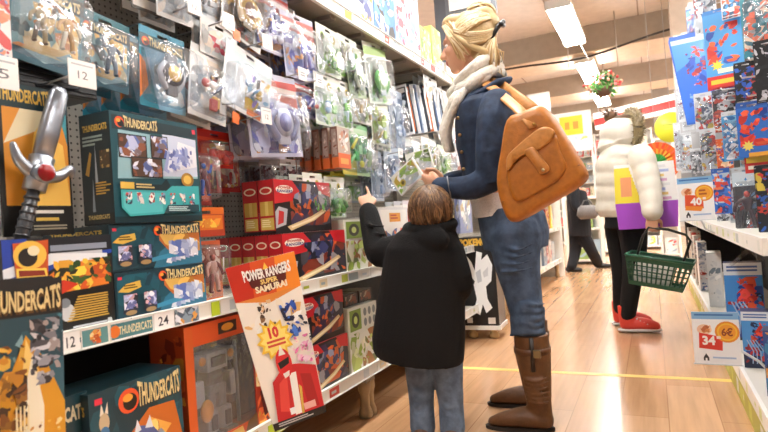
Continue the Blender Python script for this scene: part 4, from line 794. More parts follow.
# toy sword: blade up, guard with gem, dark grip; leaning to the right
dr = Vector((.30, 0, .95)).normalized(); o0 = Vector((-w*.12, .018, hh*.40)); SS = .8
sd = Vector((dr.z, 0, -dr.x))
mb = MB(); P = lambda a, b, y=0: o0+dr*a*SS+sd*b*SS+Vector((0, y, 0))
sw = h('9aa0aa')
mb.elloft([(P(.04, 0), sd*.022, Vector((0, .012, 0))), (P(.13, 0), sd*.024, Vector((0, .013, 0))), (P(.255, 0), sd*.021, Vector((0, .012, 0))), (P(.275, 0), sd*.013, Vector((0, .008, 0)))], sw, 16, 3)
b1 = mb.build('blade', 'metal', r)
mb = MB(); mb.tube([P(-.05, 0), P(.05, 0)], [.024, .027], sw, 14); mb.limb([P(.0, -.02), P(.02, -.06), P(.055, -.085)], [.017, .012, .007], sw, 10); mb.limb([P(.0, .02), P(.015, .06), P(.05, .09), P(.03, .1)], [.017, .013, .01, .005], sw, 10); mb.tube([P(0, 0, -.012), P(0, 0, -.03)], [.026, .023], h('8d949e'), 18)
gd = mb.build('guard', 'metal', r); mb = MB(); mb.ball(P(0, 0, -.03), (.02, .010, .02), h('8a0f18'), 16, 10); mb.build('gem', 'plastic', gd)
mb = MB(); mb.tube([P(-.05, 0), P(-.15, 0), P(-.2, 0)], [.013, .015, .013], h('4a4d52'), 12)
for q in range(6): mb.tube([P(-.07-.022*q, 0), P(-.076-.022*q, 0)], .0165, h('2f3236'), 12)
mb.build('grip', 'plastic', r)
# ---- the two packs in front of the rail
def art_cats(A):
    A.rect(0, 0, 1, 1, h('2b5f70')); A.rect(0, .8, 1, 1, h('14171b')); A.poly([(0, .62), (1, .55), (1, .8), (0, .8)], h('1f4a59')); A.blobs(.0, .5, 1, .8, [h('3f7a8a'), h('7ba2ac'), h('2a5564')], 10, .3, 2)
    A.poly([(0, 0), (1, 0), (1, .3), (.75, .55), (.5, .7), (.3, .5), (0, .45)], h('d99b26')); A.poly([(.2, .1), (.55, .2), (.7, .45), (.5, .68), (.42, .4)], h('f2d27a')); A.poly([(.42, .3), (.58, .6), (.72, .3), (.7, 0), (.5, 0)], h('f4edd4'))
    A.blobs(.55, .42, .95, .78, [h('8c8f9a'), h('c6c8d0'), h('4f5058'), h('a8a0a0'), h('2a2c34')], 20, .32, 5); A.blobs(.1, .2, .5, .66, [h('7a4a20'), h('c98a2c'), h('3a2414'), h('e6b84c'), h('9a6a2a')], 20, .32, 7); A.blobs(.0, .0, 1, .22, [h('e8b640'), h('c88a24'), h('f3e0a0'), h('8a5a1c')], 14, .3, 4)
    for q in range(4): A.poly([(.34+q*.045, .2), (.37+q*.045, .2), (.36+q*.05, .33), (.34+q*.05, .33)], h('f0dfae'))
    A.text('THUNDERCATS', .015, .815, .97, .925, h('5a3c14'), .05, arch=.3); A.text('THUNDERCATS', .0, .83, .955, .94, h('e2cd92'), .03, arch=.3)
loc, w, hh = rectL(-18, 278, 59, 470, -1.10)
r = tag(empty('toy_card', loc), 'tall yellow and teal brand card hung in front of the left price rail', 'toy pack'); place(r, loc, LEFT-6, 2)
mb = MB(); t = .012; o_ = [(-w/2, 0), (w/2, 0), (w/2, hh-.02), (w/2-.02, hh), (-w/2, hh)]; mb.prism(o_, 0, t, h('12161a'))
A = Art(mb, (-w/2, 0, 0), (w, 0, 0), (0, 0, hh-.004)); art_cats(A); mb.build('printed_card', 'printed_card', r)
mb = MB(); mb.box(-.02, t, hh-.05, .02, t+.002, hh-.005, h('d9dcdc')); mb.tube([(0, t, hh-.02), (0, t+.06, hh-.02), (0, t+.085, hh-.05)], .0025, h('b8b8ba'), 6); mb.build('hanger', 'metal', r)
def art_leaf(A):
    A.rect(0, 0, 1, 1, h('efe8dc')); A.rect(0, .79, 1, 1, h('d9541f')); A.poly([(0, .79), (.28, .79), (.34, 1), (0, 1)], h('c22d18')); A.poly([(.62, .79), (1, .79), (1, 1), (.7, 1)], h('ee8a2a')); A.poly([(.0, .79), (.5, .74), (1, .79)], h('e08a3a'))
    A.blobs(.02, .42, .98, .76, [h('f7f3ea'), h('eadfca'), h('f2c27a')], 8, .3, 3)
    A.poly([(.28, .85), (.5, .8), (.8, .85), (.84, .94), (.24, .94)], h('5a1d16'))
    A.text('POWER RANGERS', .2, .89, .9, .95, h('f2f0ea'), .04, arch=.2); A.text('SUPER', .42, .855, .68, .885, h('f3d27a'), .04); A.text('SAMURAI', .32, .81, .8, .85, h('f5e6c4'), .045); A.poly([(.5, .94), (.54, .98), (.58, .94)], h('f1c54a'))
    A.blobs(.28, .6, .5, .76, [h('4a3a30'), h('d8b48a'), h('8a6a4a'), h('2a2a30')], 9, .34, 4); A.blobs(.6, .5, .86, .74, [h('2a55b0'), h('1b3a86'), h('4a7ad0'), h('1a2440')], 12, .34, 6)
    A.blobs(.86, .4, 1, .62, [h('22304a'), h('6a7a90')], 5, .3, 5); A.star(.42, .52, .3, h('f0c43a'), 12, .72); A.star(.42, .52, .24, h('f8e27a'), 12, .74); A.text('10', .34, .53, .5, .6, h('d83a3a'), .05); A.lines(.28,.47,.58,.52,2,h('d04a3a'),2)
    A.blobs(.66, .32, .98, .5, [h('e07ab0'), h('f0b0d0'), h('c85a9a'), h('f6d6e6')], 12, .34, 8)
    A.poly([(.1, .04), (.98, .04), (.98, .3), (.7, .34), (.46, .36), (.2, .28)], h('c5222a')); A.poly([(.44, .05), (.56, .05), (.62, .3), (.5, .3)], h('f2efe9')); A.poly([(.2, .1), (.36, .08), (.46, .3), (.3, .26)], h('e0473f')); A.poly([(.7, .06), (.9, .06), (.86, .26), (.68, .28)], h('a5161f'))
    A.ell(.46, .37, .13, .09, h('d0252b')); A.poly([(.36, .38), (.56, .4), (.54, .36), (.38, .34)], h('15151a')); A.poly([(.4, .31), (.52, .32), (.5, .29), (.42, .28)], h('efeae2')); A.poly([(.4, .42), (.46, .48), (.52, .42)], h('efeae2')); A.poly([(.62, .22), (.66, .2), (.6, .04), (.56, .04)], GOLD)
    A.rect(0, 0, 1, .045, h('121216')); A.lines(.1, .01, .9, .035, 2, h('b8b8b8'), 3); A.rect(.36, .06, .46, .1, h('f0f0f0')); A.rect(.62,.06,.84,.1,h('e8b0a8'))
pc_ = atx(283, 340, -1.06); dep_ = (pc_-EYEV).dot(CW); w, hh = 70*dep_/FPX, 168*dep_/FPX
r = tag(empty('leaflet_pack'), 'tall orange and white leaflet pack hung before the rail, red suit at its foot', 'toy pack'); loc = pc_-Vector((math.sin(math.radians(48)), -math.cos(math.radians(48)), 0))*0-Vector((-.0, .0, hh*.5)); loc += Vector((math.cos(math.radians(50)), math.sin(math.radians(50)), 0))*.028; place(r, loc, 50, -9)
mb = MB(); n = 12; vs = []; 
for j in range(n+1):
    v = j/n; z = hh*v; wl = -w*(.5-.16*(1-v)); wr = w*(.5-.06*(1-v)); yb = 0
    vs.append((wl, wr, yb, z))
lift = .0005
class BendArt(Art):
    def pt(s, u, v):
        f = v*n; j = min(int(f), n-1); f -= j; a, b = vs[j], vs[j+1]
        L_ = [a[i]*(1-f)+b[i]*f for i in range(4)]
        return Vector((L_[0]+(L_[1]-L_[0])*u, -L_[2]-s.lift*s.k, L_[3]))
for a, b in zip(vs, vs[1:]):
    mb.face([(a[0], -a[2], a[3]), (a[1], -a[2], a[3]), (b[1], -b[2], b[3]), (b[0], -b[2], b[3])], h('efe8dc')); mb.face([(a[1], .006-a[2], a[3]), (a[0], .006-a[2], a[3]), (b[0], .006-b[2], b[3]), (b[1], .006-b[2], b[3])], h('d8d2c8'))
    mb.face([(a[0], .006-a[2], a[3]), (a[0], -a[2], a[3]), (b[0], -b[2], b[3]), (b[0], .006-b[2], b[3])], h('d8d2c8')); mb.face([(a[1], -a[2], a[3]), (a[1], .006-a[2], a[3]), (b[1], .006-b[2], b[3]), (b[1], -b[2], b[3])], h('d8d2c8'))
for a, fl in ((vs[0], 1), (vs[-1], -1)): mb.face([(a[0], -a[2], a[3]), (a[0], .006-a[2], a[3]), (a[1], .006-a[2], a[3]), (a[1], -a[2], a[3])][::fl], h('d8d2c8'))
art_leaf(BendArt(mb, (-w/2, 0, 0), (w, 0, 0), (0, 0, hh))); mb.build('printed_leaflet', 'printed_card', r)
mb = MB(); mb.box(-.025, .006, hh-.05, .025, .008, hh-.005, h('d9dcdc')); mb.tube([(0, .008, hh-.03), (.02, .06, hh-.03), (.06, .13, hh-.05)], .0025, h('b8b8ba'), 6); mb.build('hanger', 'metal', r)
# ================================================================== RIGHT SIDE
SP = [h('c3281f'), h('e2562f'), h('2348a0'), h('13244f'), h('d8433a'), h('4a8ad0')]
def art_hero(A, seed=1, sky='3a86d0'):
    A.rect(0, 0, 1, 1, h(sky)); A.rect(0, .84, 1, 1, h('dfe6ee')); A.lines(.08, .87, .9, .96, 2, h('4a6aa8'), 2)
    A.poly([(0, 0), (1, 0), (1, .3), (.6, .2), (0, .26)], h('1d2a4a'))
    A.blobs(.3, .12, .98, .82, SP, 16, .34, seed); A.blobs(.05, .02, .6, .5, [h('b02420'), h('1d3c8c'), h('8a1f2a')], 8, .36, seed+5); A.blobs(.4, .5, .9, .82, [h('cf3324'), h('e0503a')], 4, .4, seed+8)
    for q in range(4): A.band([(.15+q*.1, .5), (.35+q*.12, .3), (.3+q*.15, .08)], .004*A.w/.2, h('9ab4d8'))
def art_mixed(s, base, pal):
    return lambda A: (A.rect(0, 0, 1, 1, h(base)), A.blobs(.02, .02, .98, .98, [h(c) for c in pal], 26, .3, s))
def hangR(rc, Y, name, lab, art, kind, pal, rz=-18, d=.03, n=0, tilt=0, seed=1, cat='toy pack', header=.2, card='d0d4da', grp=None):
    loc, w, hh = rectF(*rc, Y)
    w /= math.cos(math.radians(rz))
    r = pack(name, w, hh, d, h(card), art, kind, pal, lab, cat, grp, loc, rz, tilt, header, seed)
    for i in range(n):
        q = loc+Vector((.004*(i+1), (d+.02)*(i+1), 0)); dup(r, q, rz, tilt, ('second behind the ', 'third behind the ')[i]+short(lab, 12), grp or 'packs behind their likes on the right'); 
    if n and not grp: r['group'] = 'packs behind their likes on the right'
    # the wire it hangs on, from the back panel
    top = loc+Vector((0, d+.001, hh-.017)); hk = tag(empty('display_hook', (.788, top.y+.012, top.z)), 'wire hook carrying the '+short(lab, 12), 'hook', 'wire hooks of the right-hand panel')
    mb = MB(); L_ = .788-top.x+.03; mb.tube([(0, 0, 0), (-L_*.6, 0, .0), (-L_, -.004, .006)], .0032, h('b9b9bb'), 6); mb.build('rod', 'metal', hk)
    return r
R_ = hangR
P1 = ['c8302a', '2a55b0', 'd8dce2', '3a3c48', 'e09a3a', '8a3a3a', 'b9c2cc']; P2 = ['d8dde4', 'a8b0ba', '6a707a', 'e6e8ec', 'b04a4a', '4a5a78']; P3 = ['2f6fd0', 'd0402a', 'e86a3a', '1d3f90', 'f0c040', 'e8e8ea']
# blue poster pack turned to the aisle
loc, w, hh = rectF(676, 22, 712, 124, 5.2)
mb = MB(); t = .008; o_ = [(-w*.3, 0), (w*.55, 0), (w*.5, hh*.82), (w*.42, hh*.9), (-w*.62, hh*.9), (-w*.66, hh*.86)]
mb.prism(o_, 0, t, h('2a62c8'))
class SkewArt(Art):
    def pt(s, u, v):
        x0 = -w*.3+(-w*.34)*v; x1 = w*.55-w*.08*v
        return Vector((x0+(x1-x0)*u, -s.lift*s.k, hh*.9*v))
A = SkewArt(mb, (-w/2, 0, 0), (w, 0, 0), (0, 0, hh*.85)); A.rect(0.02, .02, .95, .95, h('2f6fd8')); A.poly([(.02, .6), (.5, .7), (.95, .5), (.95, .95), (.02, .95)], h('4a94e6')); A.rect(.02, .9, .95, .95, h('bcd8f2'))
A.blobs(.3, .4, .9, .8, [h('1d3fa0'), h('c22f2a'), h('2850b8'), h('9a2a3a')], 16, .3, 3); A.blobs(.5, .6, .95, .85, [h('b83428'), h('d8503a')], 6, .3, 5); A.blobs(.2, .05, .9, .35, [h('1b3c9a'), h('2a5ac0'), h('b8403a'), h('7aa8e0')], 12, .3, 7); A.blobs(.4, .42, .7, .56, [h('e6a8b8'), h('e08a9a')], 3, .3, 2)
o = mb.build('hanging_poster', 'printed_card'); place(o, loc, -10); tag(o, 'blue poster card with a red and navy print on the right panel', 'poster')
mb = MB()
hk = tag(empty('display_hook', (.788, loc.y+.02, loc.z+hh*.9)), 'long wire arm carrying the blue poster card', 'hook', 'wire hooks of the right-hand panel'); mb.tube([(0, 0, 0), (-(.788-loc.x)-w*.5, 0, 0)], .004, h('c9c9cb'), 6); mb.build('rod', 'metal', hk)
R_((704, 6, 742, 86), 3.7, 'toy_pack', 'blue and orange pack with a red foot and yellow star, next to the blue poster', lambda A: (A.rect(0, 0, 1, 1, h('4a9ad8')), A.rect(0, .0, 1, .16, h('d03028')), A.rect(.1, .05, .9, .11, h('e8c23a')), A.blobs(.05, .3, .9, .85, [h('d8452c'), h('e8683a'), h('c8302a'), h('2a50a8')], 14, .36, 4), A.star(.3, .3, .18, h('f0d04a'), 8, .5), A.rect(.3, .19, .95, .25, h('f0ead0'))), None, None, rz=-14, n=1, card='3a80c8')
R_((741, -20, 775, 52), 3.0, 'toy_pack', 'orange and teal pack at the top right, above the dark clear pack', art_mixed(4, '3a8a9a', ['e86a3a', '2a6a7a', 'd8dce0', 'c8443a', 'f0d8c0', '4a5a64']), 'loose', [h('e2603a'), h('2a7a8a'), h('d8d8d8')], rz=-16, n=1, card='4a8a98')
R_((720, -26, 744, 14), 3.6, 'toy_pack', 'red and white pack cut by the top edge on the right panel', art_mixed(7, 'd8dce2', ['c8402c', 'e8785a', '4a90c8', 'f0f0f2', '3a5a7a']), None, None, rz=-14, n=1)
R_((693, -12, 716, 34), 4.6, 'toy_pack', 'silver clear pack above the blue poster', art_mixed(3, 'd6dce2', P2), 'loose', [h('d8dce4'), h('3a70c0'), h('b8c0c8')], n=1, rz=-12)
R_((755, 38, 778, 100), 2.55, 'toy_pack', 'black pack in a clear sleeve at the right edge, upper', art_mixed(5, '1a1a1e', ['101014', '26262c', 'c8c8d0', '1a1a20']), None, None, rz=-12, n=1, card='16161a', d=.02)
R_((737, 100, 768, 156), 2.75, 'toy_pack', 'blue and red pack at the right edge with a yellow star print', lambda A: (A.rect(0, 0, 1, 1, h('2f6fc8')), A.blobs(.05, .2, .98, .95, [h('d8402a'), h('e8603a'), h('1d4aa0'), h('c03028')], 14, .36, 4), A.star(.3, .22, .22, h('e8d66a'), 9, .55), A.rect(.3, .0, 1, .08, h('e8a83a'))), None, None, rz=-14, n=1, card='2a5ab0')
R_((744, 148, 776, 172), 2.8, 'toy_pack', 'short red and yellow pack under the blue star pack', lambda A: (A.rect(0, 0, 1, 1, h('d0302a')), A.rect(.05, .55, .95, .95, h('e9c23e')), A.rect(.1, .2, .9, .4, h('f2e8d8'))), None, None, rz=-14, card='c82a24')
R_((733, 166, 760, 237), 3.0, 'figure_pack', 'tall clear pack with a dark figure and red triangle, standing over the right lip', lambda A: (A.rect(0, 0, 1, 1, h('2a2a34')), A.rect(0, .78, 1, 1, h('c9d8e2')), A.poly([(.3, .1), (.9, .14), (.85, .4)], h('c22c2a')), A.blobs(.1, .1, .9, .75, [h('8a2a30'), h('3a3a4a'), h('b8bcc6'), h('5a7a9a')], 10, .3, 3), A.blobs(.1, .8, .9, .95, [h('4a8ac0'), h('e8eef2')], 5, .4, 2)), 'figure', [h('3a2a34'), h('b03a34'), h('22242c'), h('c8b890')], rz=-16, n=1, d=.05, card='b9c4cc', seed=3)
R_((757, 164, 780, 240), 2.55, 'toy_pack', 'dark pack with a yellow and blue foot at the right edge above the lip', art_mixed(9, '1d1f26', ['2a2c34', 'd8c04a', '2a5ab0', '16181e', 'c03a30']), None, None, rz=-12, card='1a1a20', n=1)
R_((712, 168, 730, 214), 3.75, 'toy_pack', 'blue pack with a red print, right of the sign marked 40', art_mixed(5, '2a62b8', ['d0402c', '1d3c80', 'e07a4a', '3a78d0', 'b8c8d8']), None, None, rz=-12, n=1, card='2a5aa8')
R_((716, 138, 732, 168), 3.85, 'toy_pack', 'small orange and blue pack above the blue one right of the sign 40', art_mixed(6, 'd8602c', ['e8843a', '2a70c0', 'f0c8a0', 'b03a24']), None, None, rz=-12, n=1, card='d8602c')
R_((722, 110, 741, 160), 3.3, 'toy_pack', 'light blue pack with white stripes in the middle of the right panel', art_mixed(8, '4a9ad0', ['e8eef2', '2a6aa8', 'd8d8dc', 'b0443a', '7ab8e0']), 'loose', [h('3a8ad0'), h('e8e8ec'), h('2a3a5a')], rz=-14, n=1)
R_((700, 128, 716, 172), 4.3, 'toy_pack', 'grey and yellow pack above the sign marked 40', art_mixed(3, 'c8ccd2', ['d8b84a', '5a5a62', 'c8443a', 'e8e8ea', '8a909a', '3a3c44']), 'loose', [h('b8bcc4'), h('d0b04a'), h('7a2a2a')], rz=-12, n=1)
R_((694, 92, 712, 130), 4.6, 'toy_pack', 'clear pack with red and grey pieces under the foot of the blue poster', art_mixed(4, 'd0d4da', ['c03a34', '6a707a', 'e6e8ec', '3a4a6a', 'b8a04a']), 'loose', [h('c03a34'), h('c8ccd2'), h('3a3c44')], rz=-12, n=1)
R_((712, 88, 736, 112), 3.9, 'toy_pack', 'dark clear pack crossed by bare wires on the right panel', art_mixed(6, '3a3a40', ['8a8e96', 'd8dadf', '26262a', 'a84a40']), None, None, rz=-12, n=1, card='55565c')
R_((734, 60, 757, 98), 3.1, 'toy_pack', 'black pack with a blue corner below the orange and teal pack', art_mixed(2, '1c1c22', ['26262e', '2a58b8', '121216', 'c8403a', '3a6ad0']), None, None, rz=-14, n=1, card='1a1a20')
for i, (x0, y0, x1, y1) in enumerate([(682, 30, 694, 74), (680, 80, 692, 128), (679, 132, 692, 172), (676, 70, 683, 120), (688, 0, 698, 26), (674, 122, 681, 170)]):
    nm = ['uppermost silvery clear pack beside the blue poster', 'middle silvery clear pack of the far right column', 'lowest silvery clear pack of the far right column', 'thin silvery clear pack far behind the blue poster', 'silvery clear pack at the top of the column', 'thin silvery clear pack above the sign marked 40'][i]
    R_((x0, y0, x1, y1), 5.9+.2*(i % 3), 'toy_pack', nm, art_mixed(i+2, 'd9dee3', [['e6e9ec', 'b8c0c8', '8a929c', 'c8a04a', 'b04a44'], ['e6e9ec', 'c8ccd2', '9aa0aa', '7a3a44']][i % 2]), 'loose', [h('d8dce2'), h('a8aeb8'), h('c05a4a')], rz=-8, n=2, d=.05, seed=i)
for i, (px, py, Y) in enumerate([(722, 90, 3.2), (724, 96, 3.25), (726, 101, 3.3), (750, 60, 2.7), (742, 78, 2.8), (748, 96, 2.7)]):
    p = aty(px, py, Y); hk = tag(empty('display_hook', (.788, p.y, p.z)), ['top one of three bare wires crossing the right panel', 'middle one of three bare wires crossing the right panel', 'lowest of three bare wires crossing the right panel', 'bare wire above the black pack at the right edge', 'bare wire between the black packs at right', 'bare wire just above the star pack at right'][i], 'hook', 'wire hooks of the right-hand panel')
    mb = MB(); mb.tube([(0, 0, 0), (-(.788-p.x), 0, 0), (-(.788-p.x)-.005, 0, .012)], .0035, h('d9d9db'), 6); mb.build('rod', 'metal', hk)
ncol = ['silver', 'red', 'blue', 'white', 'orange', 'grey', 'navy', 'pale']
extra = [(686, 4, 702, 40, 5.4, 'blue', 'under the top edge left of the orange pack'), (716, 30, 738, 70, 4.4, 'silver', 'between the blue poster and the teal pack'), (728, 14, 750, 48, 4.0, 'white', 'just left of the orange and teal pack'), (706, 100, 722, 132, 5.0, 'red', 'under the wires in the far row'), (690, 148, 704, 176, 5.2, 'grey', 'just above the sign marked 40'), (724, 66, 742, 96, 4.2, 'navy', 'behind the bare wires'), (728, 176, 740, 226, 3.9, 'white', 'between the blue pack and the dark figure pack'), (700, 60, 716, 92, 5.6, 'orange', 'peeping out behind the blue poster foot'), (745, 206, 758, 238, 3.5, 'red', 'behind the dark figure pack over the lip'), (716, 206, 732, 222, 4.4, 'grey', 'low above the right lip'), (690, 60, 704, 92, 6.1, 'silver', 'behind the blue poster'), (752, 96, 770, 130, 3.3, 'navy', 'behind the blue star pack'), (740, 150, 756, 176, 3.4, 'pale', 'under the light blue striped pack'), (684, 178, 694, 210, 6.3, 'red', 'far along the lip behind the sign marked 40'), (758, 0, 776, 36, 3.2, 'red', 'in the top right corner'), (696, 40, 710, 64, 5.9, 'pale', 'far behind the blue poster')]
epal = {'silver': ['e6e9ec', 'b8c0c8', '8a929c'], 'red': ['c8302a', 'e8683a', 'f0d8c0'], 'blue': ['2a62b8', '4a9ad8', 'd0402c'], 'white': ['f0f0f0', 'b04a44', 'c8d4dc'], 'orange': ['e8843a', 'f0c04a', 'c8302a'], 'grey': ['8a8e96', 'd8dadf', '4a4c54'], 'navy': ['1d3c80', '2a58b8', 'c8403a'], 'pale': ['cfe0ea', '8ab6dc', 'e6c0b0']}
for i, (x0, y0, x1, y1, Y, c, wh_) in enumerate(extra):
    R_((x0, y0, x1, y1), Y, 'toy_pack', '%s toy pack %s' % (c, wh_), art_mixed(i+20, epal[c][0], epal[c]+['26262c', 'e8e8ea', epal[c][1]]), ['loose', 'figure', None][i % 3], [h(q) for q in epal[c]], rz=-14, n=1, seed=i)
# boxes on the right base shelf
def boxR(rc, Y, z, d, lab, art, col, rz=0, side=None):
    loc, w, hh = rectF(*rc, Y); hh = loc.z+hh-z; loc.z = z+.0008; loc.x = max(loc.x, .312+w/2)
    return carton('toy_box', w, hh, d, h(col), lab, 'box', None, loc, rz, front=art, side=side)
boxR((719, 263, 757, 330), 3.42, .155, .1, 'blue box with a red hero print, upper one beside the sign marked 34', lambda A: art_hero(A, 3), '24366a', rz=-6)
boxR((741, 312, 770, 380), 2.86, .155, .1, 'blue box with a red hero print, lower one behind the sign marked 34', lambda A: art_hero(A, 7, '4a96d8'), '24366a', rz=-6)
boxR((766, 332, 800, 420), 2.45, .155, .1, 'orange and blue box at the lower right edge', art_mixed(4, '2a4a8a', ['d8823a', 'e8a85a', '3a8ab8', '1d2a4a', 'e6e2d8']), '2a3a6a', rz=-10)
boxR((704, 253, 719, 300), 4.5, .155, .22, 'white box behind the blue hero boxes on the right base shelf', lambda A: (A.rect(0, 0, 1, 1, h('e6e8ea')), A.blobs(.1, .1, .9, .9, [h('c8ccd2'), h('d8dade'), h('7a8a9a'), h('f4f4f4')], 8, .3, 3)), 'dfe1e4', rz=-4)
boxR((697, 242, 706, 285), 5.3, .155, .2, 'silver and blue box farther along the right base shelf', art_mixed(5, 'c9ced4', ['8a98b0', 'e6e8ec', '4a6a9a', 'b8443a']), 'c9ced4')
for i, (x0, y0, x1, y1, Y) in enumerate([(690, 236, 697, 268, 5.7), (680, 232, 690, 258, 6.2), (684, 228, 693, 252, 6.5)]):
    boxR((x0, y0, x1, y1), Y, .155, .2, ['narrow red and grey box past the silver one at right', 'brown and white box near the wire basket at right', 'small far box right behind the basket handle'][i], art_mixed(i+6, 'b8b0a8', ['c8443a', 'e6e2dc', '6a4a3a', '4a5a7a', 'd8c8b0']), 'b0a8a0')
mb = MB(); p = aty(748, 262, 3.35)
mb.tube([p+Vector((-.07, 0, -.02)), p+Vector((.02, .01, .06)), p+Vector((.07, .02, .0)), p+Vector((.075, .02, -.09))], [.02, .03, .025, .012], WHITE, 10, flat=.4)
o = mb.build('plastic_wrap', 'clear_plastic'); tag(o, 'crumpled clear plastic wrap lying on the upper blue hero box', 'plastic wrap'); o.location = (0, .06, .0)
# signs that stick out into the aisle
def sign(rc, Y, price, sup, coin, lab, arm, red, colr, org):
    loc, w, hh = rectF(*rc, Y); r = tag(empty('price_sign', loc), lab, 'sign'); place(r, loc, -3)
    mb = MB(); mb.box(-w/2, 0, 0, w/2, .004, hh, h('f3f4f6')); A = Art(mb, (-w/2, 0, 0), (w, 0, 0), (0, 0, hh))
    A.rect(.0, .86, 1, 1, h('7fb2dc')); A.lines(.06, .9, .9, .96, 1, h('3a70b0'), 2)
    A.ell(.26, .66, .16, .1, h('f0c8a8')); A.blobs(.12, .58, .4, .74, [h('d8874a'), h('b8643a'), h('f0d8b8')], 5, .4, 2)
    A.poly(red, h('d8392c') if colr else h('e2552e'))
    if org: A.poly(org, h('ee8f2e'))
    A.disc(.74, .62, .26, h('e8902a')); A.disc(.74, .62, .215, h('f4c03a')); A.disc(.74, .62, .18, h('ee9f30'))
    (A.text(coin, .62, .54, .86, .7, h('8a3a1c'), .03) if coin else A.lines(.6, .54, .86, .7, 2, h('a8541c'), 3)); x0, y0, x1, y1 = price[1]; A.text(price[0], x0, y0, x1, y1, h('f8f4f0'), .04); A.lines(x1+.03, y1-.1, x1+.12, y1, 1, h('f8e4dc'), 2)
    A.poly([(.2, .06), (.2, .12), (.26, .2), (.32, .12), (.32, .06), (.28, .06), (.28, .11), (.24, .11), (.24, .06)], h('2a2a30')); A.lines(.4, .08, .9, .14, 1, h('a8c0e0'), 2)
    mb.build('panel', 'printed_card', r)
    mb = MB(); mb.box(-w/2-.004, -.002, -.004, w/2+.004, .006, 0, h('c8ccd0')); mb.tube(arm(w, hh), .005, h('d8dadc'), 6); mb.build('holder', 'paint', r)
sign((693, 312, 740, 364), 2.62, ('34', (.2, .36, .48, .54)), None, '6€', 'white price sign with 34 on a red patch, low by the blue boxes', lambda w, hh: [(w/2-.01, .006, hh*.3), (w/2+.06, .03, hh*.05), (w/2+.10, .05, -.04)], [(.12, .3), (.62, .26), (.64, .52), (.14, .6)], 1, None)
sign((678, 177, 714, 220), 3.35, ('40', (.34, .34, .66, .52)), None, None, 'white price sign with 40 on an orange patch, clipped to the upper right shelf lip', lambda w, hh: [(w*.1, .006, 0), (w*.13, .03, -.06), (w*.35, .04, -.09), (.29-.0+w*.0, .05, -.115)] if 0 else [(w*.1, .006, 0), (w*.2, .03, -.05), (w*.45, .06, -.075)], [(.18, .3), (.7, .26), (.7, .56), (.2, .6)], 0, [(.18, .24), (.62, .2), (.7, .3), (.2, .34)])
# ================================================================== FAR STORE
def far_box(name, rc, Y, d, col, lab, cat, art=None, grp=None, rz=0, floor=False):
    loc, w, hh = rectF(*rc, Y)
    if floor: hh = loc.z+hh; loc.z = .001
    return carton(name, w, hh, d, h(col), lab, cat, grp, loc, rz, front=art)
# books on the far left shelves
rb = random.Random(11)
ORD2 = 'first second third fourth fifth sixth seventh eighth ninth tenth eleventh twelfth thirteenth fourteenth fifteenth sixteenth seventeenth eighteenth nineteenth twentieth twenty-first twenty-second twenty-third twenty-fourth twenty-fifth'.split()
bc = ['e8e6e0', 'd8d2c8', 'c84a3c', 'f2f0ea', 'b8c4cc', 'e0d8b8', '8a98a8', 'e6c85a', 'dfe4e6', 'a8443c']
cn = {'e8e6e0': 'cream', 'd8d2c8': 'stone', 'c84a3c': 'red', 'f2f0ea': 'white', 'b8c4cc': 'pale blue', 'e0d8b8': 'straw', '8a98a8': 'slate', 'e6c85a': 'yellow', 'dfe4e6': 'ice white', 'a8443c': 'brick red'}
for lv, z, nm in ((0, ZB, 'base shelf'), (1, ZS, 'middle shelf'), (2, 1.16, 'upper ledge')):
    y = 5.02; k = 0
    if lv == 2:
        mb = MB(); mb.box(-1.61, 5.0, 1.12, -1.24, 8.14, 1.15, h('efeee8')); mb.box(-1.24, 5.0, 1.10, -1.225, 8.14, 1.165, h('f4f4f0')); tag(mb.build('ledge', 'paint'), 'white upper book ledge on the far left shelving', 'shelf')
    while y < 7.95:
        w = rb.uniform(.1, .24); hh = rb.uniform(.22, .34); c = rb.choice(bc); k += 1
        pal = [rb.choice(bc) for _ in range(4)]
        carton('book', w, hh, .03, h(c), '%s picture book, %s from the near end of the far left %s' % (cn[c], ORD2[k-1], nm), 'book', 'books on the far left '+nm, Vector((-1.25-.03*rb.random(), y+w/2, z+.001)), front=(lambda c, pal, k: lambda A: (A.rect(0, 0, 1, 1, h(c)), A.blobs(.1, .1, .9, .9, [h(x) for x in pal], 6, .3, k)))(c, pal, k))
        y += w+.012
# black cardboard display with a white shape
loc, w, hh = rectF(461, 237, 496, 322, 4.0); loc.z = .10; hh = aty(478, 237, 4.0).z-.1
r = tag(empty('floor_display', loc), 'black cardboard display with a white winged shape and gold lettering, behind the boy', 'display'); place(r, loc, 3)
mb = MB(); mb.box(-w/2, 0, 0, w/2, .25, hh, h('17171a')); A = Art(mb, (-w/2, 0, 0), (w, 0, 0), (0, 0, hh))
A.text('POKEMON', .04, .9, .96, .985, h('d8a83a'), .06); 
A.poly([(.3, .16), (.42, .3), (.36, .46), (.16, .5), (.1, .66), (.2, .8), (.34, .72), (.42, .62), (.5, .84), (.66, .82), (.62, .74), (.8, .8), (.92, .68), (.86, .5), (.7, .44), (.72, .3), (.84, .2), (.66, .14), (.58, .24), (.48, .12)], h('eceef0'))
A.poly([(.44, .6), (.58, .64), (.6, .5), (.48, .48)], h('b9bec6')); A.poly([(.3, .56), (.4, .5), (.36, .46), (.24, .5)], h('2a2a2e')); A.poly([(.64, .6), (.8, .66), (.78, .56), (.66, .54)], h('c8ccd2')); A.rect(.1, .03, .26, .09, h('e8e8e8')); A.rect(.7, .02, .9, .09, h('d8d0c8'))
mb.build('printed_board', 'printed_card', r); mb = MB(); mb.box(-w/2-.01, -.01, -.03, w/2+.01, .26, 0, h('e6e4de')); mb.build('tray', 'paint', r)
for q in (-.6, .6):
    mb = MB(); mb.lathe((q*w/2, .05, -.0992), [(.02, 0), (.034, .01), (.036, .035), (.02, .05), (.02, .07)], h('c8a878')); mb.build('foot', 'paint', r)
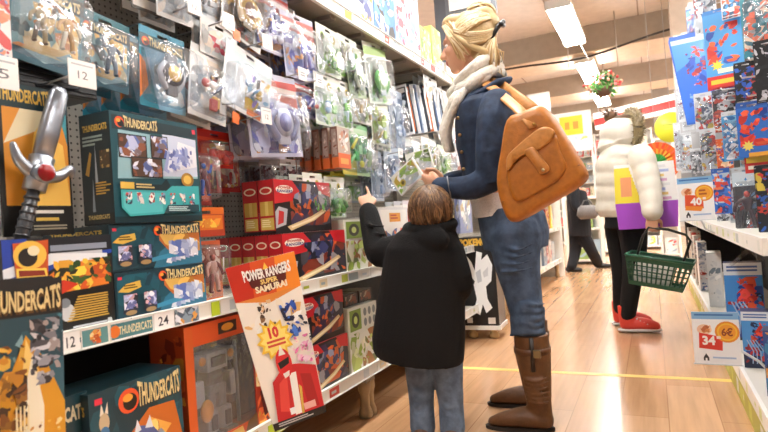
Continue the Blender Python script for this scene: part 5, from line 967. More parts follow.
# sign boards
def board(rc, Y, lab, card, prints, legs=True, frame='e2e2de', name='sign_board'):
    loc, w, hh = rectF(*rc, Y); r = tag(empty(name, loc), lab, 'sign'); f = .03
    mb = MB(); b0 = -loc.z if legs else 0
    mb.box(-w/2, 0, b0+.001, -w/2+f, .03, hh, h(frame)); mb.box(w/2-f, 0, b0+.001, w/2, .03, hh, h(frame)); mb.box(-w/2, 0, hh-f, w/2, .03, hh, h(frame)); mb.box(-w/2, 0, 0, w/2, .03, f, h(frame)); mb.build('frame', 'paint', r)
    mb = MB(); mb.box(-w/2+f, .01, f, w/2-f, .02, hh-f, h(card)); A = Art(mb, (-w/2+f, .01, f), (w-2*f, 0, 0), (0, 0, hh-2*f)); prints(A); mb.build('panel', 'printed_card', r)
    return r
board((551, 112, 592, 152), 10.0, 'framed stand with a bright yellow card behind the tan bag', 'd9dcda', lambda A: (A.rect(.2, .42, .82, .94, h('f2c21c')), A.rect(.34, .58, .46, .78, h('e08a1c')), A.rect(.56, .58, .7, .78, h('e08a1c')), A.blobs(.05, .02, .95, .36, [h('f0ece0'), h('a8bccc'), h('e6d27a'), h('c8d4da')], 8, .3, 3)))
board((527, 93, 550, 114), 11.0, 'blank white board above the tan bag', 'f4f4f4', lambda A: None, name='white_board')
loc = aty(671, 127, 9.0); mb = MB(); mb.tube([(0, 0, 0), (0, .03, 0)], .215, h('c6d034'), 32); A = Art(mb, (-.215, 0, -.215), (.43, 0, 0), (0, 0, .43)); A.k = 20; A.lines(.25, .52, .75, .62, 1, h('9aa63a'), 2); A.lines(.3, .4, .7, .47, 1, h('a8b444'), 2)
mb.tube([(0, .015, .21), (0, .015, 3.93-loc.z)], .004, h('8a8a88'), 6)
o = mb.build('round_sign', 'paint'); place(o, loc, 0); tag(o, 'round lime yellow sign hanging right of the white hood', 'sign')
# pleated paper rosette
loc = aty(657, 163, 7.2); r = tag(empty('paper_rosette', loc), 'pleated paper fan in orange with a green heart, behind the white coat', 'decoration')
mb = MB(); n = 40
for (r0, r1, c0, c1) in ((.16, .24, 'd84a24', 'e87a34'), (.1, .17, 'e8a83a', 'd86a2a'), (.0, .11, '2f9a4a', '4ab85a')):
    for k in range(n):
        a, b = 2*math.pi*k/n, 2*math.pi*(k+1)/n; z0 = -.02 if k % 2 else .0; z1 = .0 if k % 2 else -.02
        mb.face([(r0*math.cos(a), z0, r0*math.sin(a)), (r1*math.cos(a), z0, r1*math.sin(a)), (r1*math.cos(b), z1, r1*math.sin(b)), (r0*math.cos(b), z1, r0*math.sin(b))], h(c0 if k % 2 else c1))
mb.build('pleats', 'matte', r); mb = MB(); mb.tube([(0, .01, .23), (0, .01, 3.93-loc.z)], .003, h('8a8a88'), 5); mb.build('string', 'matte', r)
# hanging plant with its chain
loc = aty(603, 88, 8.3); r = tag(empty('hanging_plant', loc), 'green hanging plant with red flowers under the beams', 'plant'); rp_ = random.Random(3)
mb = MB(); mb.lathe((0, 0, -.12), [(.05, 0), (.1, .04), (.12, .12), (.115, .12)], h('5a4030')); mb.build('basket', 'matte', r)
mb = MB()
for k in range(220):
    a = rp_.uniform(0, 6.28); el = rp_.uniform(-.7, 1.3); rr = rp_.uniform(.08, .24); c = Vector((math.cos(a)*math.cos(el), math.sin(a)*math.cos(el), math.sin(el)*.9))*rr+Vector((0, 0, .02))
    u = Vector((rp_.uniform(-1, 1), rp_.uniform(-1, 1), rp_.uniform(-1, 1))).normalized(); v = u.cross(c.normalized()).normalized(); s = rp_.uniform(.03, .055)
    mb.face([c-u*s, c+v*s*.4, c+u*s, c-v*s*.4], h(rp_.choice(['3a7a34', '4f9440', '2c5f2c', '6aa850'])))
mb.build('leaves', 'foliage', r)
for k in range(34):
    a = rp_.uniform(0, 6.28); el = rp_.uniform(-.2, 1.2); c = Vector((math.cos(a)*math.cos(el), math.sin(a)*math.cos(el), math.sin(el)*.9))*rp_.uniform(.17, .25)+Vector((0, 0, .02)); mb = MB(); mb.ball(c, .022, h(rp_.choice(['c8504a', 'e0787a', 'b83a3a', 'e8a08a'])), 7, 5); mb.build('flower', 'foliage', r)
mb = MB(); e = atz(572, 31, 3.49)-loc; e = Vector((-.35, .1, 3.49-loc.z)); mb.tube([(0, 0, .02), e], .006, h('c9c4bc'), 6); mb.ball(e, .03, h('d8d4cc'), 8, 6); mb.build('wire', 'metal', r)
for k, (px, y0, Y) in enumerate([(616, 30, 9.3), (567, 34, 9.0)]):
    p = aty(px, 40, Y); mb = MB(); mb.tube([(p.x, p.y, 3.05 if k == 0 else 3.1), (p.x, p.y, 3.915)], .008, h('b5aea4'), 6); tag(mb.build('hanging_rod', 'metal'), ['thin bare rod dropping from the ceiling right of the strip lights', 'thin bare rod dropping from the ceiling beside the nearest strip light'][k], 'rod')
# grey sign panel high above the head of the woman
loc, w, hh = rectF(434, -40, 496, 66, 6.0); r = tag(empty('hanging_sign', loc), 'dark grey overhead sign with a bright white face above the blonde hair', 'sign')
mb = MB(); mb.box(-w/2, .02, 0, -w/2+.13, .08, hh, h('5f646c')); mb.box(-w/2+.13, .02, hh*.45, w/2, .07, hh, h('7a8088')); mb.build('frame', 'paint', r)
mb = MB(); mb.box(-w/2+.18, 0, hh*.55, w/2-.06, .02, hh*.98, h('f4f6f8')); mb.build('panel', 'paint', r)
mb = MB(); mb.tube([(-w/2+.06, .05, hh), (-w/2+.06, .05, 3.92-loc.z)], .006, h('888888'), 6); mb.tube([(w/2-.06, .05, hh), (w/2-.06, .05, 3.92-loc.z)], .006, h('888888'), 6); mb.build('rods', 'metal', r)
# far displays and shelving
far = [((566, 196, 603, 282), 9.9, .5, 'e8e8e0', 'pale low display unit with yellow prints behind the walking person in black', 1),
       ((598, 186, 622, 250), 12.0, .6, 'f0efe9', 'white far shelving unit between the walking person and the white coat', 1),
       ((638, 214, 668, 240), 13.0, .6, 'e9e6de', 'white far shelving unit left of the right-hand aisle wall', 1),
       ((655, 136, 676, 205), 10.5, .3, 'f2f0ec', 'tall white banner stand behind the shopping bag', 1),
       ((520, 118, 560, 205), 16.0, .8, 'efeee8', 'white shelving far back beyond the tan bag', 1),
       ((556, 140, 600, 212), 20.0, .8, 'f3f1ec', 'white shelving far back behind the yellow sign card', 1),
       ((596, 128, 655, 214), 18.0, .8, 'f3f1ec', 'wide white shelving far back behind the white coat', 1),
       ((480, 88, 530, 210), 19.0, .8, 'efece4', 'white far shelving seen over the denim shoulder', 1)]
fp = [h('f4f3ef'), h('e6c84a'), h('c8d4dc'), h('d8605a'), h('a8c0d0'), h('efe6cc'), h('9ab86a'), h('e0dcd4')]
fpn = ['white', 'yellow', 'pale blue', 'rose', 'blue', 'cream', 'green', 'stone']
ORD = ['first', 'second', 'third', 'fourth', 'fifth', 'sixth', 'seventh', 'eighth', 'ninth', 'tenth', 'eleventh', 'twelfth', 'thirteenth', 'fourteenth', 'fifteenth', 'sixteenth', 'seventeenth', 'eighteenth', 'nineteenth', 'twentieth', 'twenty-first', 'twenty-second', 'twenty-third', 'twenty-fourth', 'twenty-fifth']
far_short = ['low unit by the far walker', 'unit right of the far walker', 'unit right of the white coat', 'tall banner stand', 'unit far beyond the tan bag', 'unit behind the yellow card', 'wide unit far behind white coat', 'unit over the denim shoulder']
for i, (rc, Y, d, c, lab, fl) in enumerate(far):
    loc, w, hh = rectF(*rc, Y); hh = min(loc.z+hh, 3.2); loc.z = .001; r = tag(empty('far_shelving', loc), lab, 'shelving')
    mb = MB(); mb.box(-w/2, d*.6, 0, w/2, d*.64, hh, h(c)); mb.box(-w/2, 0, 0, -w/2+.04, d*.6, hh, h(c)); mb.box(w/2-.04, 0, 0, w/2, d*.6, hh, h(c)); mb.build('carcass', 'paint', r)
    n = max(2, int(hh/.42)); 
    for k in range(n+1):
        z = .08+(hh-.1)*k/n; mb = MB(); mb.box(-w/2+.04, 0, z-.03, w/2-.04, d*.6, z, h('f4f2ec')); mb.build('shelf', 'paint', r)
        if k == n: continue
        x = -w/2+.06; rr = random.Random(i*10+k)
        q = 0
        while x < w/2-.16 and q < 9:
            ww = rr.uniform(.12, .3); hb_ = rr.uniform(.5, .85)*(hh-.1)/n-.03; ww = min(ww, w/2-.05-x)
            cc = rr.choice(fp); mb = MB(); mb.box(-ww/2, 0, 0, ww/2, d*.3, hb_, cc); A = Art(mb, (-ww/2, 0, 0), (ww, 0, 0), (0, 0, hb_), ); A.blobs(.1, .1, .9, .9, [rr.choice(fp), rr.choice(fp)], 4, .3, q)
            o = mb.build('carton', 'printed_card', None, loc+Vector((x+ww/2, .06, z+.001))); q += 1
            tag(o, '%s carton, %s along row %s up, %s' % (fpn[fp.index(cc)], ORD[q-1], ORD[k], far_short[i]), 'carton', 'cartons on the far shelving')
            x += ww+.02
# red and white shop fascia beyond the right-hand shelving
p = aty(662, 104, 12.0)
mb = MB(); mb.box(-1.3, 0, -.12, 2.6, .1, .02, h('c9302c')); mb.box(-1.3, -.02, .02, 2.6, .1, .14, h('f6f6f4')); mb.box(-1.3, -.01, -.2, 2.6, .1, -.12, h('f2f0ee')); mb.tube([(-1.2, .05, .14), (-1.2, .05, 3.92-p.z)], .012, h('b0aaa2'), 6); mb.tube([(2.4, .05, .14), (2.4, .05, 3.92-p.z)], .012, h('b0aaa2'), 6)
o = mb.build('fascia', 'paint'); place(o, p, -14, -4); tag(o, 'red and white shop fascia hung beyond the lime round sign', 'fascia')
mb = MB(); p2 = aty(664, 156, 11.0); mb.box(-1.0, 0, -.06, 2, .1, .05, h('f6f6f4')); mb.box(-1.0, -.01, -.11, 2, .1, -.06, h('c9302c')); mb.tube([(-.9, .05, .05), (-.9, .05, 3.92-p2.z)], .01, h('b0aaa2'), 6); mb.tube([(1.8, .05, .05), (1.8, .05, 3.92-p2.z)], .01, h('b0aaa2'), 6)
o = mb.build('fascia', 'paint'); place(o, p2, -6); tag(o, 'lower white and red fascia strip above the paper fan', 'fascia')
# ================================================================== PEOPLE
def hand(mb, wrist, d, n, s, curl=(.5, .5, .5, .5), size=1.0, thumb=.6, spread=.0):
    """palm + four jointed fingers + thumb. d = finger direction, n = palm side, s = thumb side"""
    d, n, s = Vector(d).normalized(), Vector(n).normalized(), Vector(s).normalized(); k = size; w = Vector(wrist)
    mb.elloft([(w-d*.02*k, s*.024*k, n*.018*k), (w+d*.015*k, s*.03*k, n*.017*k), (w+d*.055*k, s*.040*k, n*.015*k), (w+d*.088*k, s*.040*k, n*.012*k), (w+d*.097*k, s*.034*k, n*.008*k)], WHITE, 16, 2.6)
    for i, (off, ln) in enumerate(((.030, .070), (.011, .080), (-.009, .074), (-.028, .058))):
        b = w+d*(.080 if i < 3 else .074)*k+s*off*k; c = curl[i]; pts = [b]; ang = 0; p = b
        for q, f in enumerate((.45, .32, .25)):
            ang += c*(.9, 1.15, .8)[q]; di = (d*math.cos(ang)+n*math.sin(ang)+s*spread*(1.5-i)*.1).normalized(); p = p+di*ln*f*k; pts.append(p)
        mb.limb(pts, [.0098*k, .0092*k, .0085*k, .0074*k], WHITE, 8, sub=2)
    b = w+d*.022*k+s*.026*k+n*.004*k; d1 = (d*.65+s*.75+n*.25).normalized(); d2 = (d*(1-.4*thumb)+s*(.5-.7*thumb)+n*.6*thumb).normalized()
    mb.limb([b, b+d1*.036*k, b+d1*.036*k+d2*.028*k, b+d1*.036*k+d2*.05*k], [.016*k, .0125*k, .011*k, .0085*k], WHITE, 8, sub=2)
def head(mb, c, f, up=Vector((0, 0, 1)), k=1.0):
    """skull, jaw, nose, lips, ears around centre c looking along f; returns eye centres"""
    f = Vector(f).normalized(); r = f.cross(Vector(up)).normalized(); u = r.cross(f).normalized(); c = Vector(c)
    M3 = Matrix((r, f, u)).transposed(); B = lambda x, y, z: c+(r*x+f*y+u*z)*k
    mb.ball(B(0, -.012, .025), (.076*k, .096*k, .092*k), WHITE, 20, 14, M3); mb.ball(B(0, .022, -.03), (.064*k, .066*k, .082*k), WHITE, 18, 12, M3)
    mb.ball(B(0, .06, -.092), (.028*k, .024*k, .022*k), WHITE, 12, 8, M3); mb.ball(B(0, .05, -.06), (.044*k, .04*k, .045*k), WHITE, 12, 8, M3)
    mb.limb([B(0, .078, .018), B(0, .094, -.006), B(0, .106, -.026)], [.010*k, .011*k, .0135*k], WHITE, 10, sub=2)
    for q in (-1, 1):
        mb.ball(B(q*.011, .094, -.03), (.009*k, .011*k, .008*k), WHITE, 8, 6, M3); mb.ball(B(q*.034, .066, -.018), (.024*k, .022*k, .022*k), WHITE, 10, 8, M3)
        mb.ball(B(q*.078, -.008, -.005), (.012*k, .022*k, .034*k), WHITE, 10, 8, M3)
        mb.limb([B(q*.012, .084, .026), B(q*.042, .074, .03)], [.010*k, .008*k], WHITE, 8, sub=2)
    mb.ball(B(0, .088, -.052), (.022*k, .010*k, .0065*k), WHITE, 10, 8, M3); mb.ball(B(0, .087, -.064), (.019*k, .011*k, .007*k), WHITE, 10, 8, M3)
    return [(B(q*.032, .073, .006), M3) for q in (-1, 1)], B
def eyes(parent, ey, k=1.0):
    for c, M3 in ey:
        mb = MB(); mb.ball(c, (.013*k, .010*k, .009*k), h('f0ece8'), 12, 8, M3); f = M3 @ Vector((0, 1, 0)); mb.ball(c+f*.007*k, (.006*k, .0045*k, .006*k), h('2e3a44'), 10, 8, M3); mb.build('eye', 'plastic', parent)
SKIN = h('d9a283'); LIP = h('b9605a')
def strands(mb, c, axis, u, rad, n, cols, ph0=.5, ph1=2.9, m0=0, m1=6.28, r=.006, seed=1, jit=.05):
    rd = random.Random(seed); a = Vector(axis).normalized(); u = (Vector(u)-a*Vector(u).dot(a)).normalized(); v = a.cross(u)
    for i in range(n):
        m = m0+(m1-m0)*(i+rd.random())/n; pts = []; rr = []
        s0 = ph0+rd.uniform(-.15, .25); s1 = ph1+rd.uniform(-.25, .15); wob = rd.uniform(-jit, jit)
        for q in range(9):
            t = s0+(s1-s0)*q/8; mm = m+wob*math.sin(q*.8)+.12*q/8
            pts.append(Vector(c)+(a*math.cos(t)*rad[0]+u*math.sin(t)*math.cos(mm)*rad[1]+v*math.sin(t)*math.sin(mm)*rad[2])*(1+rd.uniform(-.006, .012))); rr.append(r*(.5+.6*math.sin(math.pi*(q+.6)/9.2)))
        mb.tube(pts, rr, rd.choice(cols), 5)
# ------------------------------------------------------------------ the woman in denim
YW = 2.45
def W(px, py, dy=0): return aty(px, py, YW+dy)
def Wx(xa, xb, py, dy=0): a, b = W(xa, py, dy), W(xb, py, dy); return (a+b)/2, (b.x-a.x)/2
root = tag(empty('person', (-.58, YW, 0)), 'blonde woman in denim jacket, jeans and brown boots with a tan shoulder bag', 'person')
def ch(o): o.parent = root; o.matrix_parent_inverse = Matrix.Translation((.58, -YW, 0)); return o
def ring(xa, xb, py, dep, dy=0, dn=0):
    c, a = Wx(xa, xb, py, dy); return (c, Vector((a, 0, dn)), Vector((0, dep, 0)))
body = MB()
hc = W(465, 45); fwd = Vector((-.97, -.10, -.12)); ey, HB = head(body, hc, fwd, k=1.04)
body.limb([W(476, 66), W(484, 88), W(488, 104)], [.056, .056, .075], WHITE, 16)
body.elloft([ring(468, 512, 104, .14), ring(466, 516, 135, .14), ring(472, 512, 175, .115), ring(484, 538, 212, .14), ring(488, 540, 236, .15)], WHITE, 24)
NE, NWR = W(496, 183, -.20), W(444, 187, -.20)
body.limb([W(499, 108, -.16), W(498, 145, -.2), NE], [.05, .042, .04], WHITE, 12); body.limb([NE, W(468, 187, -.205), NWR], [.04, .036, .026], WHITE, 12)
hand(body, W(442, 186.5, -.20), W(412, 180, -.13)-W(444, 187, -.20), (.1, .9, .1), (-.2, 0, 1), (.45, .5, .55, .6), 1.0, .8)
FE, FWR = W(486, 172, .2), W(446, 182, .04)
body.limb([W(494, 108, .17), W(490, 140, .22), FE], [.05, .042, .04], WHITE, 12); body.limb([FE, W(468, 178, .13), FWR], [.04, .034, .026], WHITE, 12)
hand(body, FWR, W(418, 176, -.04)-FWR, (.1, -.9, 0), (-.2, 0, 1), (.45, .5, .55, .6), 1.0, .8)
NF = Vector((-.475, 2.335, 0)); FF = Vector((-.545, 2.62, 0))
NK, FK = W(522, 288, -.10), W(520, 285, .10)
body.limb([W(513, 225, -.085), NK, W(531, 345, -.10), NF+Vector((-.005, 0, .09))], [.085, .062, .05, .036], WHITE, 14); body.limb([W(513, 225, .085), FK, FF+Vector((.01, -.02, .36)), FF+Vector((0, 0, .09))], [.085, .062, .05, .036], WHITE, 14)
for F_ in (NF, FF): body.limb([F_+Vector((.02, 0, .04)), F_+Vector((-.1, -.01, .045)), F_+Vector((-.17, -.015, .03))], [.032, .03, .022], WHITE, 10)
lipc = HB(0, .09, -.058)
ch(body.fuse('body', 'skin', SKIN, None, .0055, 4, lambda co: LIP if (co-lipc).length < .021 and (co-lipc).z < .009 else SKIN))
eb = []
for c, M3 in ey:
    mb = MB(); mb.ball(c, (.013, .010, .009), h('f0ece8'), 12, 8, M3); f = M3 @ Vector((0, 1, 0)); mb.ball(c+f*.007, (.006, .0045, .006), h('2e3a44'), 10, 8, M3); ch(mb.build('eye', 'plastic'))
# hair
mb = MB(); HC = W(474, 35)
mb.ball(HC, (.105, .090, .096), WHITE, 20, 14); mb.ball(W(484, 55), (.062, .066, .07), WHITE, 16, 10); mb.ball(W(455, 24), (.06, .07, .04), WHITE, 14, 10); mb.ball(W(493, 68), (.028, .05, .035), WHITE, 12, 8)
for q in (-1, 1): mb.limb([W(446, 26, q*.05), W(456, 36, q*.082), W(470, 45, q*.09), W(486, 52, q*.075)], [.01, .012, .014, .016], WHITE, 10)
mb.ball(W(482, 15), (.058, .055, .034), WHITE, 14, 10); mb.ball(W(468, 17), (.05, .05, .024), WHITE, 12, 8); mb.ball(W(491, 23), (.04, .05, .042), WHITE, 12, 8)
HCOL = [h('d9bd8a'), h('c8a876'), h('e6d0a4'), h('b8945f'), h('efdfbd')]
hr = ch(mb.fuse('hair', 'hair', h('d2b482'), None, .006, 3))
mb = MB(); strands(mb, HC, Vector((-1, 0, -.42)), (0, 0, 1), (.112, .1, .098), 130, HCOL, .62, 2.8, -1.7, 1.7, .0042, 3)
for q in range(44):
    rd_ = random.Random(q+200); sg = -1 if q % 2 else 1; x0 = rd_.uniform(474, 499); mb.tube([W(x0, 69+rd_.uniform(-4, 3), sg*rd_.uniform(.03, .06)), W(x0+1, 58, sg*.074), W(x0*.5+247, 46, sg*.078), W(495, 34, sg*.04)], [.003, .006, .006, .003], rd_.choice(HCOL), 5)
strands(mb, W(481, 15), (1, .25, -.25), (0, 0, 1), (.066, .058, .040), 46, HCOL, .2, 3.0, 0, 6.28, .0045, 5, .5)
for q in range(26):
    rd_ = random.Random(q); a = W(493+rd_.uniform(-7, 4), 60+rd_.uniform(-12, 12), rd_.uniform(-.06, .05)); mb.tube([a, a+Vector((.012+rd_.uniform(0, .02), rd_.uniform(-.01, .01), -.01)), a+Vector((.02+rd_.uniform(0, .03), rd_.uniform(-.02, .02), -.03-rd_.uniform(0, .03)))], [.004, .003, .001], rd_.choice(HCOL), 4)
for q in range(70):
    rd_ = random.Random(q+90); sg = -1 if q % 3 else 1; j = rd_.uniform(-4, 5); yy = sg*(.05+.0*j)
    mb.tube([W(446+rd_.uniform(-3, 8), 22+j*.9, sg*rd_.uniform(.03, .06)), W(456+rd_.uniform(-2, 4), 33+j, sg*.086), W(470, 38+j*1.3, sg*.098), W(485, 36+j*1.1, sg*.088), W(496, 30+j*.5, sg*.045)], [.003, .0052, .0058, .0052, .003], rd_.choice(HCOL), 5)
for q in range(18):
    rd_ = random.Random(q+50); x0 = rd_.uniform(441, 450); mb.tube([W(x0+12, 19, -.045), W(x0+1, 27, -.066), W(x0+6+rd_.uniform(-1, 3), 37, -.084), W(x0+18+rd_.uniform(-3, 3), 52+rd_.uniform(-4, 10), -.09)], [.004, .005, .005, .002], rd_.choice(HCOL), 5)
st = mb.build('hair_strands', 'hair'); st.parent = hr
mb = MB()
for q in range(6):
    y = -.05+q*.02; mb.limb([W(503, 22, y*.5), W(498, 27, y), W(493, 36, y*1.1), W(490, 42, y)], [.012, .011, .008, .004], h('121214'), 8)
mb.limb([W(501, 24, -.05), W(503, 25, 0), W(501, 24, .05)], [.012, .014, .012], h('121214'), 8); ch(tag(mb.build('hair_clip', 'plastic'), 'black claw clip'))
# scarf
mb = MB(); SC = h('efe9dd')
for k in range(8):
    t = k/7; c = W(474+4*t, 75+15*t); R1, R2 = .098+.014*math.sin(k*2), .092+.012*math.cos(k*1.3); pts = []
    for q in range(19):
        a = 2*math.pi*q/18; pts.append(c+Vector((math.cos(a)*R1, math.sin(a)*R2, math.cos(a)*(.055+.01*math.sin(k))-.008*math.sin(2*a+k))))
    mb.tube([p+Vector((random.Random(k*50+i).uniform(-.006,.006), random.Random(k*51+i).uniform(-.006,.006), random.Random(k*52+i).uniform(-.008,.008)))*(0 if i in (0,18) else 1) for i, p in enumerate(pts)], .016+.005*(k % 3), SC, 8, caps=False)
for k in range(16):
    rd_ = random.Random(k); dy = -.13+.016*k; mb.limb([W(466, 88, dy*.8), W(456+rd_.uniform(-3, 3), 100, dy), W(449+rd_.uniform(-3, 3), 116, dy*.8), W(446+rd_.uniform(-4, 4), 132, dy*.7), W(449+rd_.uniform(-3, 4), 150, dy*.6)], [.014, .02+.004*(k % 2), .018, .021-.004*(k % 3), .012], SC, 9)
ch(mb.build('scarf', 'knit'))
# jacket
mb = MB()
mb.elloft([ring(473, 502, 88, .07), ring(466, 511, 95, .12), ring(459, 519, 106, .185), ring(457, 522, 122, .19), ring(458, 525, 145, .175), ring(463, 525, 168, .16), ring(466, 528, 186, .158), ring(467, 530, 193, .155)], WHITE, 28)
mb.limb([W(497, 105, -.15), W(494, 122, -.20), W(491, 150, -.222), W(491, 178, -.215)], [.07, .072, .064, .06], WHITE, 16); mb.limb([W(491, 178, -.215), W(472, 187, -.212), W(453, 188, -.205), W(441, 187, -.2)], [.06, .054, .046, .044], WHITE, 16)
mb.limb([W(494, 105, .15), W(488, 140, .21), FE], [.07, .064, .056], WHITE, 16); mb.limb([FE, W(468, 178, .13), W(450, 181, .05)], [.056, .048, .042], WHITE, 16)
for k in range(7):  # folds at the elbow and upper arm
    mb.limb([W(478+k*1.5, 150+k*6, -.262+.004*k), W(488, 152+k*5, -.282+.002*k), W(500, 148+k*5.5, -.262)], [.006, .011, .006], WHITE, 6)
jk = ch(mb.fuse('denim_jacket', 'denim', h('26364f'), None, .0065, 3))
mb = MB()
mb.tube([W(465, 101, -.105), W(480, 94, -.12), W(496, 84, -.105), W(506, 82, -.03), W(506, 82, .05), W(494, 88, .11)], [.022, .03, .034, .034, .032, .026], h('2a3b57'), 10, flat=.5); c_ = mb.build('collar', 'denim'); c_.parent = jk
for k in range(5):
    mb = MB(); mb.tube([W(458+k*1.8, 118+k*17, -.142), W(458+k*1.8, 118+k*17, -.153)], .008, h('a8865a'), 8); c_ = mb.build('button', 'metal'); c_.parent = jk
mb = MB(); mb.tube([W(447, 176, -.248), W(451, 199, -.248)], .003, h('8a8a8c'), 5); c_ = mb.build('cuff_seam', 'metal'); c_.parent = jk
# shirt
mb = MB(); mb.elloft([ring(470, 522, 172, .142), ring(469, 526, 190, .148), ring(473, 534, 205, .156), ring(476, 540, 216, .16)], WHITE, 28); ch(mb.fuse('shirt', 'coat_wool', h('f0eef0'), None, .007, 3))
# jeans
mb = MB(); mb.elloft([ring(479, 540, 208, .158), ring(479, 545, 216, .165), ring(482, 549, 232, .17), ring(485, 548, 248, .165)], WHITE, 28)
mb.limb([W(515, 235, -.085), W(517, 262, -.095), NK, W(527, 315, -.10), W(531, 338, -.10)], [.112, .096, .08, .068, .062], WHITE, 18); mb.limb([W(515, 235, .085), W(516, 262, .095), FK, FF+Vector((-.005, -.03, .46)), FF+Vector((.01, -.02, .37))], [.115, .1, .082, .072, .066], WHITE, 18)
for k in range(9):
    y = 305+k*3.6; mb.limb([W(510, y+2, -.145), W(522, y-1, -.178), W(536, y+3*(k % 2), -.165), W(545, y-2, -.12)], [.004, .008+.002*(k % 3), .008, .004], WHITE, 6)
for k in range(4): mb.limb([W(500, 245+k*9, -.18), W(518, 250+k*7, -.205), W(534, 243+k*8, -.19)], [.004, .007, .004], WHITE, 6)
ch(mb.fuse('jeans', 'denim', h('465871'), None, .0065, 3))
# boots
def boot(F_, top, nm):
    mb = MB(); F_ = Vector(F_); an = F_+Vector((0, 0, .115)); dn = Vector((-.985, -.12, 0)); sd_ = Vector((.12, -.985, 0))
    mb.elloft([(top+Vector((0, 0, .02)), Vector((.070, 0, 0)), Vector((0, .072, 0))), (top*.72+an*.28, Vector((.072, 0, 0)), Vector((0, .07, 0))), (top*.35+an*.65, Vector((.061, 0, 0)), Vector((0, .058, 0))), (an, Vector((.05, 0, 0)), Vector((0, .046, 0))), (F_+Vector((.0, 0, .06)), Vector((.052, 0, 0)), Vector((0, .042, 0))), (F_+Vector((.002, 0, .018)), Vector((.05, 0, 0)), Vector((0, .038, 0)))], WHITE, 22)
    mb.limb([F_+Vector((.01, 0, .046)), F_+dn*.06+Vector((0, 0, .052)), F_+dn*.13+Vector((0, 0, .042)), F_+dn*.19+Vector((0, 0, .030))], [.046, .052, .042, .026], WHITE, 16, flat=.8)
    for k in range(6): mb.limb([an+sd_*.05+Vector((-.05, 0, .02+.017*k)), an+sd_*.062+Vector((0, 0, .012+.018*k)), an+sd_*.05+Vector((.05, 0, .02+.02*k))], [.004, .008, .004], WHITE, 6)
    b = ch(mb.fuse(nm, 'boot_leather', h('66401f'), None, .0055, 3))
    mb = MB(); out_ = []
    for q in range(20):
        a = 2*math.pi*q/20; ex = math.cos(a); ey_ = math.sin(a); p = F_+dn*(.085-.142*ex)+sd_*(.043*ey_*(1.0-.12*(ex > .2)+.06*(ex < -.3))); out_.append(p)
    mb.loft([[p+Vector((0, 0, .0004)) for p in out_], [p+Vector((0, 0, .014)) for p in out_]], h('2a2019'), True, False); s_ = mb.build('sole', 'matte'); s_.parent = b; s_.matrix_parent_inverse = Matrix()
    mb = MB(); z = top.z-.045; c = top*.85+an*.15; c.z = z
    mb.elloft([(c+Vector((0, 0, -.012)), Vector((.075, 0, 0)), Vector((0, .076, 0))), (c+Vector((0, 0, .012)), Vector((.076, 0, 0)), Vector((0, .077, 0)))], h('5f3b20'), 22); s_ = mb.build('strap', 'leather'); s_.parent = b
    mb = MB(); mb.box(c.x+.02, c.y-.092, z-.016, c.x+.05, c.y-.079, z+.016, h('8a7a5a'), b=.003); s_ = mb.build('buckle', 'metal'); s_.parent = b
    mb = MB(); mb.elloft([(c+Vector((.012, -.012, -.075)), Vector((.016, 0, 0)), Vector((0, .068, 0))), (c+Vector((.012, -.012, .06)), Vector((.016, 0, 0)), Vector((0, .068, 0)))], h('2a1c12'), 12); s_ = mb.build('elastic_insert', 'leather'); s_.parent = b
boot(NF, W(531, 338, -.10), 'boot'); boot(FF, FF+Vector((.01, -.02, .385)), 'boot')
# the tan bag
YB = 2.13
def Bp(px, py, y=0): return aty(px, py, YB+y)
def crom(pts, sub=5):
    o = []; n = len(pts)
    for i in range(n):
        p0, p1, p2, p3 = pts[i-1], pts[i], pts[(i+1) % n], pts[(i+2) % n]
        for k in range(sub):
            t = k/sub; o.append(.5*((2*p1)+(p2-p0)*t+(2*p0-5*p1+4*p2-p3)*t*t+(3*p1-p0-3*p2+p3)*t**3))
    return o
bag = tag(empty('shoulder_bag', Bp(545, 190)), 'large tan leather shoulder bag with a flap pocket, hung on the woman in denim', 'bag'); bc0 = bag.location.copy()
def bk(o, par=None): o.parent = par or bag; o.matrix_parent_inverse = Matrix.Translation(-bc0) if par is None else Matrix(); return o
ol = crom([Bp(*p) for p in [(509, 121), (524, 113), (541, 107), (553, 115), (566, 135), (578, 155), (587, 171), (587, 179), (576, 189), (552, 203), (530, 216), (515, 222), (506, 212), (499, 184), (503, 152)]], 4)
cen = sum(ol, Vector())/len(ol); mb = MB(); TAN = h('b26d22')
prof = [(-.07, .80), (-.068, .90), (-.055, .965), (-.03, 1.0), (.03, 1.0), (.055, .965), (.07, .88)]
def brings(outline, prof, c): return [[c+(p-c)*s+Vector((0, y, 0)) for p in outline] for y, s in prof]
mb.loft(brings(ol, prof, cen), TAN)
def zig(k): return 0
bb = bk(mb.build('bag_body', 'leather'))
mb = MB(); pk = crom([Bp(*p, -.07) for p in [(507, 170), (522, 158), (553, 134), (560, 150), (566, 166), (558, 180), (530, 197), (514, 200)]], 4); pc = sum(pk, Vector())/len(pk)
mb.loft(brings(pk, [(.012, 1), (-.004, 1), (-.010, .96), (-.012, .86)], pc), h('ae6a20')); bk(mb.build('pocket', 'leather'))
mb = MB(); fl = crom([Bp(*p, -.086) for p in [(507, 157), (516, 147), (530, 135), (541, 127.5), (551, 128), (554.5, 134), (548, 143), (535, 151.5), (522, 156), (513, 164), (507, 171)]], 4); pc = sum(fl, Vector())/len(fl)
mb.loft(brings(fl, [(.012, 1), (0, 1), (-.006, .95), (-.007, .84)], pc), h('c2823c')); fo = bk(mb.build('pocket_flap', 'leather'))
mb = MB(); tg = crom([Bp(*p, -.094) for p in [(524, 152), (533, 147), (541, 157), (548, 165.5), (549, 171), (541, 175), (537, 169), (531, 161)]], 4); pc = sum(tg, Vector())/len(tg)
